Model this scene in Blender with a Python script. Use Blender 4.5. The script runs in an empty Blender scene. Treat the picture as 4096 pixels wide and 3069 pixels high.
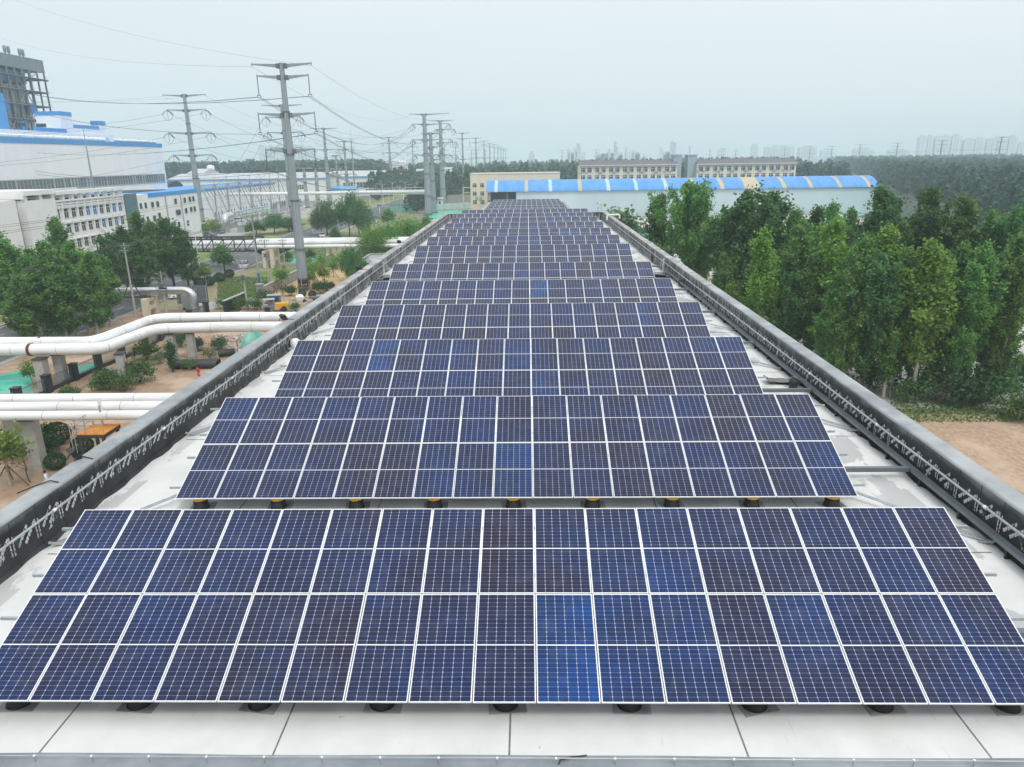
import bpy, math, random
import numpy as np
from mathutils import Vector, Matrix
R = math.radians
SC = bpy.context.scene
COL = SC.collection
# ---------------------------------------------------------------- camera
F_PX = 2901.6                      # focal length in pixels of the 4096 px wide photograph
PITCH, YAW, ROLL = .300991, .02431, -.014258
CAMZ = 24.0
_cy, _sy, _cp, _sp = math.cos(YAW), math.sin(YAW), math.cos(PITCH), math.sin(PITCH)
FW = Vector((-_sy * _cp, _cy * _cp, -_sp))
_r0 = Vector((_cy, _sy, 0)); _u0 = _r0.cross(FW)
RT = _r0 * math.cos(ROLL) + _u0 * math.sin(ROLL)
UP = _u0 * math.cos(ROLL) - _r0 * math.sin(ROLL)
cam_d = bpy.data.cameras.new('camera'); cam = bpy.data.objects.new('camera', cam_d); COL.objects.link(cam)
cam_d.sensor_width = 36; cam_d.lens = F_PX * 36 / 4096
cam_d.clip_start = .1; cam_d.clip_end = 20000
_m = Matrix((RT, UP, -FW)).transposed().to_4x4(); _m.translation = (0, 0, CAMZ)
cam.matrix_world = _m
SC.camera = cam
# ---------------------------------------------------------------- sky, sun, exposure
SUN_EL, SUN_AZ = R(58), R(150)     # azimuth clockwise from +Y (north): sun high behind the camera's right shoulder
w = bpy.data.worlds.new('World'); SC.world = w; w.use_nodes = True
nt = w.node_tree; nt.nodes.clear()
def wn(t, **k):
    n = nt.nodes.new(t)
    for a, b in k.items(): setattr(n, a, b)
    return n
sky = wn('ShaderNodeTexSky', sky_type='NISHITA', sun_disc=False, sun_elevation=SUN_EL, sun_rotation=SUN_AZ)
sky.air_density = 2.0; sky.dust_density = 5.0; sky.ozone_density = 2.0
b1 = wn('ShaderNodeBackground'); b1.inputs[1].default_value = .08
nt.links.new(sky.outputs[0], b1.inputs[0])
tc = wn('ShaderNodeTexCoord'); sx = wn('ShaderNodeSeparateXYZ'); nt.links.new(tc.outputs['Generated'], sx.inputs[0])
# thin cloud deck: pale veil, brighter towards the zenith, with soft uneven patches
nz = wn('ShaderNodeTexNoise'); nz.inputs['Scale'].default_value = 1.7; nz.inputs['Detail'].default_value = 3
mp = wn('ShaderNodeMapping'); mp.inputs['Scale'].default_value = (1, 1, 3.2); nt.links.new(tc.outputs['Generated'], mp.inputs[0]); nt.links.new(mp.outputs[0], nz.inputs['Vector'])
ma = wn('ShaderNodeMath', operation='MULTIPLY_ADD'); nt.links.new(nz.outputs[0], ma.inputs[0]); ma.inputs[1].default_value = .16; nt.links.new(sx.outputs[2], ma.inputs[2])
mb_ = wn('ShaderNodeMath', operation='MULTIPLY_ADD'); nt.links.new(sx.outputs[0], mb_.inputs[0]); mb_.inputs[1].default_value = .10; nt.links.new(ma.outputs[0], mb_.inputs[2])
cr = wn('ShaderNodeValToRGB'); nt.links.new(mb_.outputs[0], cr.inputs[0])
el = cr.color_ramp.elements
el[0].position = .03; el[0].color = (.74, .885, .945, 1)
el[1].position = 1.0; el[1].color = (1.62, 1.66, 1.70, 1)
e = el.new(.20); e.color = (.82, .935, .98, 1)
e = el.new(.44); e.color = (.96, 1.01, 1.03, 1)
b2 = wn('ShaderNodeBackground'); b2.inputs[1].default_value = 1.0; nt.links.new(cr.outputs[0], b2.inputs[0])
mx = wn('ShaderNodeMixShader'); mx.inputs[0].default_value = .9
nt.links.new(b1.outputs[0], mx.inputs[1]); nt.links.new(b2.outputs[0], mx.inputs[2])
wo = wn('ShaderNodeOutputWorld'); nt.links.new(mx.outputs[0], wo.inputs[0])
sd = bpy.data.lights.new('sun', 'SUN'); sd.energy = 1.4; sd.angle = R(14); sd.color = (1, .96, .9)
so = bpy.data.objects.new('sun', sd); COL.objects.link(so); so.location = (40, -60, 150)
_sv = Vector((math.sin(SUN_AZ) * math.cos(SUN_EL), math.cos(SUN_AZ) * math.cos(SUN_EL), math.sin(SUN_EL)))
so.rotation_euler = (-_sv).to_track_quat('-Z', 'Y').to_euler()
SC.view_settings.view_transform = 'Standard'; SC.view_settings.look = 'None'
SC.view_settings.exposure = 0.0; SC.view_settings.gamma = 1
SC.render.engine = 'CYCLES'
cy = SC.cycles
cy.use_denoising = True
try: cy.denoiser = 'OPENIMAGEDENOISE'; cy.denoising_input_passes = 'RGB_ALBEDO_NORMAL'
except Exception: pass
cy.max_bounces = 6; cy.diffuse_bounces = 3; cy.glossy_bounces = 2; cy.transmission_bounces = 3
cy.volume_bounces = 3; cy.transparent_max_bounces = 4
cy.caustics_reflective = False; cy.caustics_refractive = False
# ---------------------------------------------------------------- ray helpers (photo pixel -> place in the world)
def ray(x, y): return FW + RT * ((x - 2048) / F_PX) - UP * ((y - 1534.5) / F_PX)
def g(x, y, z=0.):
    d = ray(x, y); return Vector((0, 0, CAMZ)) + d * ((z - CAMZ) / d.z)
def gy(x, y, Y):
    d = ray(x, y); return Vector((0, 0, CAMZ)) + d * (Y / d.y)
def gx(x, y, X):
    d = ray(x, y); return Vector((0, 0, CAMZ)) + d * (X / d.x)
# ---------------------------------------------------------------- object helpers
def tag(o, label=None, cat=None, group=None, kind=None):
    if label: o['label'] = label
    if cat: o['category'] = cat
    if group: o['group'] = group
    if kind: o['kind'] = kind
    return o
def thing(name, label, cat, loc=(0, 0, 0), rz=0, group=None):
    o = bpy.data.objects.new(name, None); COL.objects.link(o)
    o.location = loc; o.rotation_euler = (0, 0, rz); o.empty_display_size = .2
    return tag(o, label, cat, group)
CH = {}
def link(name, me, parent=None, loc=None):
    o = bpy.data.objects.new(name, me); COL.objects.link(o)
    if parent is not None: o.parent = parent; CH.setdefault(parent, []).append(o)
    if loc is not None: o.location = loc
    return o
def dup(root, loc, rz=0., sc=1., label=None, group=None):
    r = root.copy(); COL.objects.link(r); r.location = loc; r.rotation_euler = (0, 0, rz)
    r.scale = (sc, sc, sc) if not hasattr(sc, '__len__') else sc
    if label: r['label'] = label
    if group: r['group'] = group
    for ch in CH.get(root, []):
        c = ch.copy(); COL.objects.link(c); c.parent = r; CH.setdefault(r, []).append(c)
        for k in CH.get(ch, []):
            d = k.copy(); COL.objects.link(d); d.parent = c; CH.setdefault(c, []).append(d)
    return r
def V(*a): return Vector(a)
class MB:
    def __init__(s): s.v = []; s.f = []; s.m = []; s.sm = []
    def add(s, vs, fs, mi=0, smooth=False):
        b = len(s.v); s.v += [tuple(p) for p in vs]
        for f in fs: s.f.append([b + i for i in f]); s.m.append(mi); s.sm.append(smooth)
        return s
    def box(s, c, d, mi=0, rz=0., rx=0., ry=0.):
        hx, hy, hz = d[0] / 2, d[1] / 2, d[2] / 2
        p = [V(x, y, z) for z in (-hz, hz) for y in (-hy, hy) for x in (-hx, hx)]
        if rz or rx or ry:
            M = Matrix.Rotation(rz, 3, 'Z') @ Matrix.Rotation(ry, 3, 'Y') @ Matrix.Rotation(rx, 3, 'X'); p = [M @ q for q in p]
        c = Vector(c); p = [q + c for q in p]
        return s.add(p, [(0, 2, 3, 1), (4, 5, 7, 6), (0, 1, 5, 4), (2, 6, 7, 3), (0, 4, 6, 2), (1, 3, 7, 5)], mi)
    def bx(s, x0, x1, y0, y1, z0, z1, mi=0): return s.box(((x0 + x1) / 2, (y0 + y1) / 2, (z0 + z1) / 2), (abs(x1 - x0), abs(y1 - y0), abs(z1 - z0)), mi)
    def beam(s, a, b, w_, h_=None, mi=0, w2=None, h2=None):
        a, b = Vector(a), Vector(b); d = (b - a).normalized(); h_ = w_ if h_ is None else h_
        w2 = w_ if w2 is None else w2; h2 = h_ if h2 is None else h2
        u = V(0, 0, 1) if abs(d.z) < .95 else V(0, 1, 0)
        r = d.cross(u).normalized(); u = r.cross(d)
        p = [q + r * (i * ww / 2) + u * (j * hh / 2) for q, ww, hh in ((a, w_, h_), (b, w2, h2)) for j in (-1, 1) for i in (-1, 1)]
        return s.add(p, [(0, 1, 3, 2), (4, 6, 7, 5), (0, 4, 5, 1), (2, 3, 7, 6), (0, 2, 6, 4), (1, 5, 7, 3)], mi)
    def tube(s, pts, r, n=8, mi=0, cap=True, smooth=True):
        pts = [Vector(p) for p in pts]; k = len(pts)
        rs = [r] * k if not hasattr(r, '__len__') else list(r)
        vs = []; pu = None
        for i, p in enumerate(pts):
            d = (pts[min(i + 1, k - 1)] - pts[max(i - 1, 0)]).normalized()
            if pu is None: pu = d.orthogonal().normalized()
            pu = (pu - d * pu.dot(d)); pu = pu.normalized() if pu.length > 1e-6 else d.orthogonal().normalized()
            q = d.cross(pu)
            for j in range(n):
                a = 2 * math.pi * j / n; vs.append(p + (pu * math.cos(a) + q * math.sin(a)) * rs[i])
        fs = [(i * n + j, i * n + (j + 1) % n, (i + 1) * n + (j + 1) % n, (i + 1) * n + j) for i in range(k - 1) for j in range(n)]
        s.add(vs, fs, mi, smooth)
        if cap:
            s.add(vs[:n][::-1], [tuple(range(n))], mi); s.add(vs[-n:], [tuple(range(n))], mi)
        return s
    def cyl(s, c, r, h, n=12, mi=0, r2=None, smooth=True):
        c = Vector(c); return s.tube([c, c + V(0, 0, h)], [r, r if r2 is None else r2], n, mi, True, smooth)
    def lathe(s, c, prof, n=14, mi=0, smooth=True):
        c = Vector(c); vs = []; k = len(prof)
        for r_, z in prof:
            for j in range(n):
                a = 2 * math.pi * j / n; vs.append(c + V(r_ * math.cos(a), r_ * math.sin(a), z))
        fs = [(i * n + j, i * n + (j + 1) % n, (i + 1) * n + (j + 1) % n, (i + 1) * n + j) for i in range(k - 1) for j in range(n)]
        fs += [tuple(range(n))[::-1], tuple(range((k - 1) * n, k * n))]
        return s.add(vs, fs, mi, smooth)
    def poly(s, pts, mi=0): return s.add(pts, [tuple(range(len(pts)))], mi)
    def prism(s, base, dv, mi=0):
        base = [Vector(p) for p in base]; dv = Vector(dv); n = len(base)
        return s.add(base + [p + dv for p in base], [tuple(range(n))[::-1], tuple(range(n, 2 * n))] + [(i, (i + 1) % n, n + (i + 1) % n, n + i) for i in range(n)], mi)
    def mesh(s, name, mats):
        me = bpy.data.meshes.new(name); me.from_pydata(s.v, [], s.f)
        for m in (mats if isinstance(mats, (list, tuple)) else [mats]): me.materials.append(m)
        me.polygons.foreach_set('material_index', s.m); me.polygons.foreach_set('use_smooth', s.sm)
        me.update(); return me
    def build(s, name, mats, parent=None, world=False, loc=None):
        o = link(name, s.mesh(name, mats), parent, loc)
        if parent is not None and world: o.location = -Vector(parent.location)
        return o
def np_mesh(name, verts, quads, mats, mi=None, smooth=False):
    me = bpy.data.meshes.new(name); verts = np.asarray(verts, np.float32); quads = np.asarray(quads, np.int32); nf = len(quads)
    me.vertices.add(len(verts)); me.vertices.foreach_set('co', verts.ravel())
    me.loops.add(nf * 4); me.loops.foreach_set('vertex_index', quads.ravel())
    me.polygons.add(nf); me.polygons.foreach_set('loop_start', np.arange(0, nf * 4, 4, dtype=np.int32))
    for m in mats: me.materials.append(m)
    if mi is not None: me.polygons.foreach_set('material_index', np.asarray(mi, np.int32))
    me.update(calc_edges=True); return me
# ---------------------------------------------------------------- materials
MATS = {}
def pm(name, c1, c2=None, scale=1.5, rough=.75, metal=0., bump=0., spec=.35, detail=5, stretch=None, space='Object', lo=.38, hi=.64, c3=None, s3=.3, rand=0.):
    m = bpy.data.materials.new(name); m.use_nodes = True; t = m.node_tree; N = t.nodes; L = t.links; bs = N['Principled BSDF']
    bs.inputs['Roughness'].default_value = rough; bs.inputs['Metallic'].default_value = metal; bs.inputs['Specular IOR Level'].default_value = spec
    bs.inputs['Base Color'].default_value = (*c1, 1); MATS[name] = m
    if c2 is None: c2 = tuple(c * .82 for c in c1)
    if space == 'Position': co = N.new('ShaderNodeNewGeometry').outputs['Position']
    else: co = N.new('ShaderNodeTexCoord').outputs[space]
    if stretch:
        mp = N.new('ShaderNodeMapping'); mp.inputs['Scale'].default_value = stretch; L.new(co, mp.inputs[0]); co = mp.outputs[0]
    nz = N.new('ShaderNodeTexNoise'); nz.inputs['Scale'].default_value = scale; nz.inputs['Detail'].default_value = detail; nz.inputs['Roughness'].default_value = .62; L.new(co, nz.inputs['Vector'])
    mr = N.new('ShaderNodeMapRange'); mr.inputs[1].default_value = lo; mr.inputs[2].default_value = hi; L.new(nz.outputs[0], mr.inputs[0])
    mix = N.new('ShaderNodeMix'); mix.data_type = 'RGBA'; L.new(mr.outputs[0], mix.inputs[0]); mix.inputs[6].default_value = (*c1, 1); mix.inputs[7].default_value = (*c2, 1)
    out = mix.outputs[2]
    if c3:
        n3 = N.new('ShaderNodeTexNoise'); n3.inputs['Scale'].default_value = s3; n3.inputs['Detail'].default_value = 4; L.new(co, n3.inputs['Vector'])
        m3 = N.new('ShaderNodeMapRange'); m3.inputs[1].default_value = .48; m3.inputs[2].default_value = .62; L.new(n3.outputs[0], m3.inputs[0])
        x3 = N.new('ShaderNodeMix'); x3.data_type = 'RGBA'; L.new(m3.outputs[0], x3.inputs[0]); L.new(out, x3.inputs[6]); x3.inputs[7].default_value = (*c3, 1); out = x3.outputs[2]
    if rand:
        oi = N.new('ShaderNodeObjectInfo'); hs = N.new('ShaderNodeHueSaturation'); mv = N.new('ShaderNodeMapRange'); mv.inputs[3].default_value = 1 - rand; mv.inputs[4].default_value = 1 + rand
        L.new(oi.outputs['Random'], mv.inputs[0]); L.new(mv.outputs[0], hs.inputs['Value']); L.new(out, hs.inputs['Color']); out = hs.outputs[0]
    L.new(out, bs.inputs['Base Color'])
    if bump:
        bp = N.new('ShaderNodeBump'); bp.inputs['Strength'].default_value = bump; bp.inputs['Distance'].default_value = .05; L.new(nz.outputs[0], bp.inputs['Height']); L.new(bp.outputs[0], bs.inputs['Normal'])
    return m
def leaf_mat(name, dark, light, rand=.25, trans=.3):
    m = bpy.data.materials.new(name); m.use_nodes = True; t = m.node_tree; N = t.nodes; L = t.links; bs = N['Principled BSDF']; out = N['Material Output']
    geo = N.new('ShaderNodeNewGeometry'); oi = N.new('ShaderNodeObjectInfo'); tcn = N.new('ShaderNodeTexCoord')
    nz = N.new('ShaderNodeTexNoise'); nz.inputs['Scale'].default_value = .75; nz.inputs['Detail'].default_value = 3; L.new(tcn.outputs['Object'], nz.inputs['Vector'])
    a = N.new('ShaderNodeMath'); a.operation = 'MULTIPLY_ADD'; L.new(geo.outputs['Random Per Island'], a.inputs[0]); a.inputs[1].default_value = .38; L.new(nz.outputs[0], a.inputs[2])
    mr = N.new('ShaderNodeMapRange'); mr.inputs[1].default_value = .42; mr.inputs[2].default_value = .92; L.new(a.outputs[0], mr.inputs[0])
    mix = N.new('ShaderNodeMix'); mix.data_type = 'RGBA'; L.new(mr.outputs[0], mix.inputs[0]); mix.inputs[6].default_value = (*dark, 1); mix.inputs[7].default_value = (*light, 1)
    hs = N.new('ShaderNodeHueSaturation'); mv = N.new('ShaderNodeMapRange'); mv.inputs[3].default_value = 1 - rand; mv.inputs[4].default_value = 1 + rand
    L.new(oi.outputs['Random'], mv.inputs[0]); L.new(mv.outputs[0], hs.inputs['Value'])
    mh = N.new('ShaderNodeMapRange'); mh.inputs[3].default_value = .485; mh.inputs[4].default_value = .515; L.new(oi.outputs['Random'], mh.inputs[0]); L.new(mh.outputs[0], hs.inputs['Hue'])
    L.new(mix.outputs[2], hs.inputs['Color'])
    L.new(hs.outputs[0], bs.inputs['Base Color']); bs.inputs['Roughness'].default_value = .55; bs.inputs['Specular IOR Level'].default_value = .3
    tr = N.new('ShaderNodeBsdfTranslucent'); L.new(hs.outputs[0], tr.inputs[0])
    ms = N.new('ShaderNodeMixShader'); ms.inputs[0].default_value = trans; L.new(bs.outputs[0], ms.inputs[1]); L.new(tr.outputs[0], ms.inputs[2]); L.new(ms.outputs[0], out.inputs[0])
    MATS[name] = m; return m
M = MATS
pm('white_paint', (.80, .81, .82), (.72, .74, .76), 2, .5)
pm('pipe_white', (.80, .81, .82), (.74, .755, .77), .7, .45, stretch=(.25, 1, 1), c3=(.64, .64, .625), s3=.8)
pm('concrete', (.42, .42, .40), (.34, .335, .32), 2.2, .9, bump=.2)
pm('concrete_dark', (.20, .20, .19), (.14, .14, .135), 1.2, .9, bump=.2)
pm('steel_grey', (.17, .20, .215), (.13, .155, .17), 1.2, .5, .3)
pm('galv', (.46, .50, .53), (.36, .40, .43), 3, .42, .5)
pm('pylon_steel', (.33, .385, .41), (.27, .315, .335), .6, .5, .25, stretch=(1, 1, .25))
pm('dark_steel', (.060, .065, .07), (.035, .037, .04), 3, .6, .3)
pm('insulator', (.14, .13, .13), (.06, .055, .06), 3, .3)
pm('insulator_pale', (.42, .45, .46), (.32, .35, .36), 3, .3)
pm('wire', (.075, .07, .075), (.06, .055, .06), 3, .6)
pm('black_paint', (.018, .02, .023), (.03, .032, .034), 2, .5)
pm('yellow_paint', (.78, .40, .01), (.66, .30, .012), 5, .5)
pm('rubber', (.018, .018, .018), (.025, .025, .025), 4, .8)
pm('glass_dark', (.035, .045, .055), (.06, .075, .085), .8, .12, spec=.6)
pm('glass_blue', (.02, .15, .42), (.03, .20, .50), 1.5, .25, spec=.5)
pm('cream', (.78, .67, .50), (.72, .61, .45), .5, .85)
pm('cream_trim', (.70, .62, .50), (.62, .55, .44), .8, .85)
pm('roof_slate', (.145, .145, .16), (.11, .11, .12), 1.2, .85)
pm('hall_white', (.80, .82, .835), (.75, .775, .80), .25, .6, stretch=(1, 1, .2))
pm('office_white', (.80, .79, .795), (.75, .735, .745), .35, .8)
pm('blue_paint', (.06, .27, .60), (.07, .31, .64), .5, .5)
pm('soil', (.33, .235, .16), (.27, .185, .12), .9, .95, bump=.5, c3=(.46, .33, .215), s3=.13, space='Position')
pm('grass', (.10, .19, .045), (.17, .21, .07), .8, .95, bump=.4, c3=(.32, .27, .15), s3=.09, space='Position')
pm('asphalt', (.105, .112, .12), (.085, .09, .097), .5, .85, c3=(.13, .135, .142), s3=.08, space='Position')
pm('paving', (.37, .36, .345), (.30, .295, .28), .35, .9, c3=(.33, .315, .29), s3=.07, space='Position')
pm('net_green', (.05, .40, .30), (.10, .47, .37), .5, .9, bump=.6, c3=(.20, .46, .37), s3=.22, space='Position')
pm('bark', (.42, .40, .34), (.30, .28, .23), 5, .95)
pm('bark_dark', (.10, .08, .06), (.065, .05, .04), 5, .95)
pm('wood_stake', (.22, .12, .05), (.16, .085, .035), 5, .9)
pm('rust', (.16, .05, .028), (.10, .035, .02), 4, .9)
leaf_mat('leaf_poplar', (.052, .165, .056), (.22, .40, .088), .25, .45)
leaf_mat('leaf_light', (.085, .20, .04), (.26, .40, .07), .2, .42)
leaf_mat('leaf_dark', (.018, .062, .026), (.06, .14, .042), .2, .25)
leaf_mat('leaf_street', (.036, .125, .050), (.135, .27, .078), .2, .42)
leaf_mat('leaf_bush', (.045, .11, .035), (.13, .21, .055))
leaf_mat('leaf_willow', (.06, .20, .03), (.19, .40, .06), .08, .4)
leaf_mat('leaf_far', (.014, .065, .040), (.045, .125, .062), .0, .2)
leaf_mat('leaf_grass', (.07, .15, .03), (.16, .24, .06), .0, .2)
# ================================================================ the roof with the solar panels
ZR, TILT = 14.25, .373602
X0, PW, PL = -.48, 1.134, 2.278           # array centre, panel width and length
XL, XR = -13.05, 12.15                    # inner faces of the side parapets
XLO, XRO = -13.64, 12.74
ZC = 15.52                                # parapet top
YF0, YF1, YG0, YG1, YE = 7.9, 8.72, 60.5, 64.4, 121.8
ROWY = [14.95, 23.16, 31.25, 39.37, 47.52, 55.66, 67.72, 75.82, 83.95, 92.12, 100.25, 108.25, 116.3]
ROWY2 = [150.3, 158.5, 166.8, 175.0, 183.4]
ZR2, Y20, Y21 = 12.15, 126.0, 193.0
def roof_mat():
    m = pm('roof_white', (.65, .66, .65), (.58, .59, .58), .9, .8, space='Position'); t = m.node_tree; N = t.nodes; L = t.links; bs = N['Principled BSDF']
    src = bs.inputs['Base Color'].links[0].from_socket
    geo = N.new('ShaderNodeNewGeometry'); sp = N.new('ShaderNodeSeparateXYZ'); L.new(geo.outputs['Position'], sp.inputs[0])
    def noise(scale, det=6, st=None):
        n = N.new('ShaderNodeTexNoise'); n.inputs['Scale'].default_value = scale; n.inputs['Detail'].default_value = det; n.inputs['Roughness'].default_value = .6
        if st: mp = N.new('ShaderNodeMapping'); mp.inputs['Scale'].default_value = st; L.new(geo.outputs['Position'], mp.inputs[0]); L.new(mp.outputs[0], n.inputs['Vector'])
        else: L.new(geo.outputs['Position'], n.inputs['Vector'])
        return n.outputs[0]
    def mr(s, a, b, c=0, d=1):
        n = N.new('ShaderNodeMapRange'); n.inputs[1].default_value = a; n.inputs[2].default_value = b; n.inputs[3].default_value = c; n.inputs[4].default_value = d; L.new(s, n.inputs[0]); return n.outputs[0]
    def op(o, a, b):
        n = N.new('ShaderNodeMath'); n.operation = o
        for i, q in enumerate((a, b)):
            if isinstance(q, float): n.inputs[i].default_value = q
            else: L.new(q, n.inputs[i])
        return n.outputs[0]
    def mixc(f, a, col):
        n = N.new('ShaderNodeMix'); n.data_type = 'RGBA'; L.new(f, n.inputs[0]); L.new(a, n.inputs[6]); n.inputs[7].default_value = (*col, 1); return n.outputs[2]
    # worn patches where the white coat has gone, mostly along the right-hand gutter, a few at the left
    side = op('MAXIMUM', mr(sp.outputs[0], 9.6, 10.8), mr(sp.outputs[0], -11.2, -12.6, 0., .72))
    side = op('MULTIPLY', side, mr(sp.outputs[0], 11.75, 11.2))
    patch = op('MULTIPLY', mr(noise(.62, 7, (1.3, .62, 1)), .515, .535), op('GREATER_THAN', side, .55))
    out = mixc(patch, src, (.43, .435, .44))
    spk = mr(noise(3.1, 5), .70, .72); out = mixc(op('MULTIPLY', spk, .8), out, (.30, .30, .30))
    streak = mr(noise(.35, 4, (1.5, .4, 1)), .45, .75, 0, .5); out = mixc(streak, out, (.55, .555, .535)); out = mixc(op('MULTIPLY', mr(noise(.16, 3), .52, .56), mr(noise(.9, 5), .3, .7, .15, .55)), out, (.60, .61, .60)); out = mixc(mr(noise(7., 3, (1, .15, 1)), .66, .72, 0, .35), out, (.42, .42, .41))
    L.new(out, bs.inputs['Base Color']); return m
def membrane_mat(name, z0, dirt):
    m = bpy.data.materials.new(name); m.use_nodes = True; t = m.node_tree; N = t.nodes; L = t.links; bs = N['Principled BSDF']; MATS[name] = m
    geo = N.new('ShaderNodeNewGeometry'); sp = N.new('ShaderNodeSeparateXYZ'); L.new(geo.outputs['Position'], sp.inputs[0])
    def noise(scale, st, det=5):
        n = N.new('ShaderNodeTexNoise'); n.inputs['Scale'].default_value = scale; n.inputs['Detail'].default_value = det; mp = N.new('ShaderNodeMapping'); mp.inputs['Scale'].default_value = st
        L.new(geo.outputs['Position'], mp.inputs[0]); L.new(mp.outputs[0], n.inputs['Vector']); return n.outputs[0]
    def mr(s, a, b, c=0., d=1.):
        n = N.new('ShaderNodeMapRange'); n.inputs[1].default_value = a; n.inputs[2].default_value = b; n.inputs[3].default_value = c; n.inputs[4].default_value = d; L.new(s, n.inputs[0]); return n.outputs[0]
    def op(o, a, b):
        n = N.new('ShaderNodeMath'); n.operation = o
        for i, q in enumerate((a, b)):
            if isinstance(q, float): n.inputs[i].default_value = q
            else: L.new(q, n.inputs[i])
        return n.outputs[0]
    def mixc(f, a, b):
        n = N.new('ShaderNodeMix'); n.data_type = 'RGBA'
        for i, q in ((0, f), (6, a), (7, b)):
            if isinstance(q, tuple): n.inputs[i].default_value = (*q, 1)
            else: L.new(q, n.inputs[i])
        return n.outputs[2]
    base = mixc(mr(noise(1.2, (1, 1, 1)), .35, .7), (.018, .019, .021), (.040, .042, .045))
    # grey paint oversprayed from the coping, ragged lower edge
    h = op('ADD', sp.outputs[2], op('MULTIPLY', noise(1.1, (1, 1, .6)), .55))
    base = mixc(mr(h, z0 + 1.32, z0 + 1.68), base, (.27, .29, .30))
    # pale weathered runs down the far stretches of the wall
    runs = op('MULTIPLY', mr(noise(3.4, (1, 1.6, .16), 6), .47, .60), mr(sp.outputs[1], 26., 62., 0., dirt))
    base = mixc(runs, base, (.46, .47, .475))
    # seam between one metre wide strips
    fr = op('FRACT', op('MULTIPLY', sp.outputs[1], 1.0), 0.); seam = op('LESS_THAN', fr, .05)
    base = mixc(op('MULTIPLY', seam, .8), base, (.012, .012, .013))
    L.new(base, bs.inputs['Base Color']); bs.inputs['Roughness'].default_value = .55; bs.inputs['Specular IOR Level'].default_value = .3
    return m
roof_mat(); membrane_mat('membrane', ZR, .8); membrane_mat('membrane_low', ZR2, .5)
pm('coping', (.31, .335, .35), (.22, .24, .255), 1.0, .75, c3=(.37, .39, .40), s3=.35, space='Position')
pm('coping_front', (.24, .265, .285), (.18, .20, .22), 1.4, .75, c3=(.285, .31, .325), s3=.5, space='Position'); pm('coping_old', (.34, .35, .35), (.21, .215, .215), 1.6, .85, c3=(.42, .42, .41), s3=.6, space='Position', stretch=(2, 1, 1))
pm('wall_render', (.50, .51, .50), (.44, .45, .44), .5, .85)
pm('seal', (.20, .205, .205), (.13, .13, .13), 6, .8)
pm('letter_white', (.76, .78, .79), (.58, .60, .61), 3, .7)
pm('pit_dark', (.05, .05, .05), (.03, .03, .03), .6, .9)

bld = thing('factory_building', 'long flat roofed factory building with black lined parapets carrying the wide solar rows', 'building', (X0, 66, 0))
m = MB()
m.bx(XLO + .04, XRO - .04, YF0 + .05, YG0, .0, ZR - .3); m.bx(XLO + .04, XRO - .04, YG1, YE - .05, .0, ZR - .3)
m.bx(XLO + .04, XLO + .5, YG0, YG1, 0, ZR - .3); m.bx(XRO - .5, XRO - .04, YG0, YG1, 0, ZR - .3)
m.build('wall', M['wall_render'], bld, True)
m = MB(); m.bx(XL - .3, XR + .3, YF1 - .4, YG0, ZR - .3, ZR); m.bx(XL - .3, XR + .3, YG1, YE - .5, ZR - .3, ZR)
m.build('roof', M['roof_white'], bld, True)
m = MB()                                  # seams of the roof coat
for x in (-8.55, -4.45, -.38, 3.68, 7.74): m.bx(x - .016, x + .016, YF1 - .2, YG0 - .1, ZR, ZR + .004); m.bx(x - .016, x + .016, YG1 + .1, YE - 1, ZR, ZR + .004)
for y in (16.6, 24.7, 32.9, 41, 49.2, 70, 78, 86): m.bx(XL + .4, XR - .4, y - .02, y + .02, ZR + .0042, ZR + .0075)
m.build('roof_joint', M['seal'], bld, True)
def parapet(mb, pts_in, pts_out, z0, z1, r=.07):
    """wall running along matching inner and outer lines, inner top edge rounded"""
    n = len(pts_in)
    prof = []
    for (xi, yi), (xo, yo) in zip(pts_in, pts_out):
        d = V(xo - xi, yo - yi, 0); L_ = d.length; d /= L_
        row = [V(xi, yi, z1 - r)]
        for a in (.35, .7, 1.0): row.append(V(xi, yi, z1 - r) + d * (r * (1 - math.cos(a * math.pi / 2))) + V(0, 0, r * math.sin(a * math.pi / 2)))
        row += [V(xo, yo, z1), V(xo, yo, z0 - .5)]
        prof.append(row)
    k = len(prof[0])
    mb.add([p for row in prof for p in row], [(i * k + j, i * k + j + 1, (i + 1) * k + j + 1, (i + 1) * k + j) for i in range(n - 1) for j in range(k - 1)], 0, False)
def sub(a, b, step):
    n = max(1, int(abs(b - a) / step)); return [a + (b - a) * i / n for i in range(n + 1)]
rng = random.Random(3)
def wob(): return rng.uniform(-.022, .022)
yl = sub(YF1, YE - .85, 1.5)
for nm, xi, xo in (('parapet_coping', XL, XLO), ('parapet_coping', XR, XRO)):
    for ya, yb, mt in ((YF1, 50., 'coping'), (50., YE - .85, 'coping_old')):
        ys = sub(ya, yb, 1.4); m = MB()
        parapet(m, [(xi + wob(), y) for y in ys], [(xo, y) for y in ys], ZR - .3, ZC); m.build(nm, M[mt], bld, True)
m = MB(); xs = sub(XLO, XRO, 1.5); parapet(m, [(x, YF1 + wob()) for x in xs], [(x, YF0) for x in xs], ZR - .3, ZC, .1); m.build('parapet_coping', M['coping_front'], bld, True)
m = MB(); xs = sub(XLO, XRO, 1.5); parapet(m, [(x, YE - .85 + wob()) for x in xs], [(x, YE) for x in xs], ZR - .3, ZC); m.build('parapet_coping', M['coping_old'], bld, True)
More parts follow.
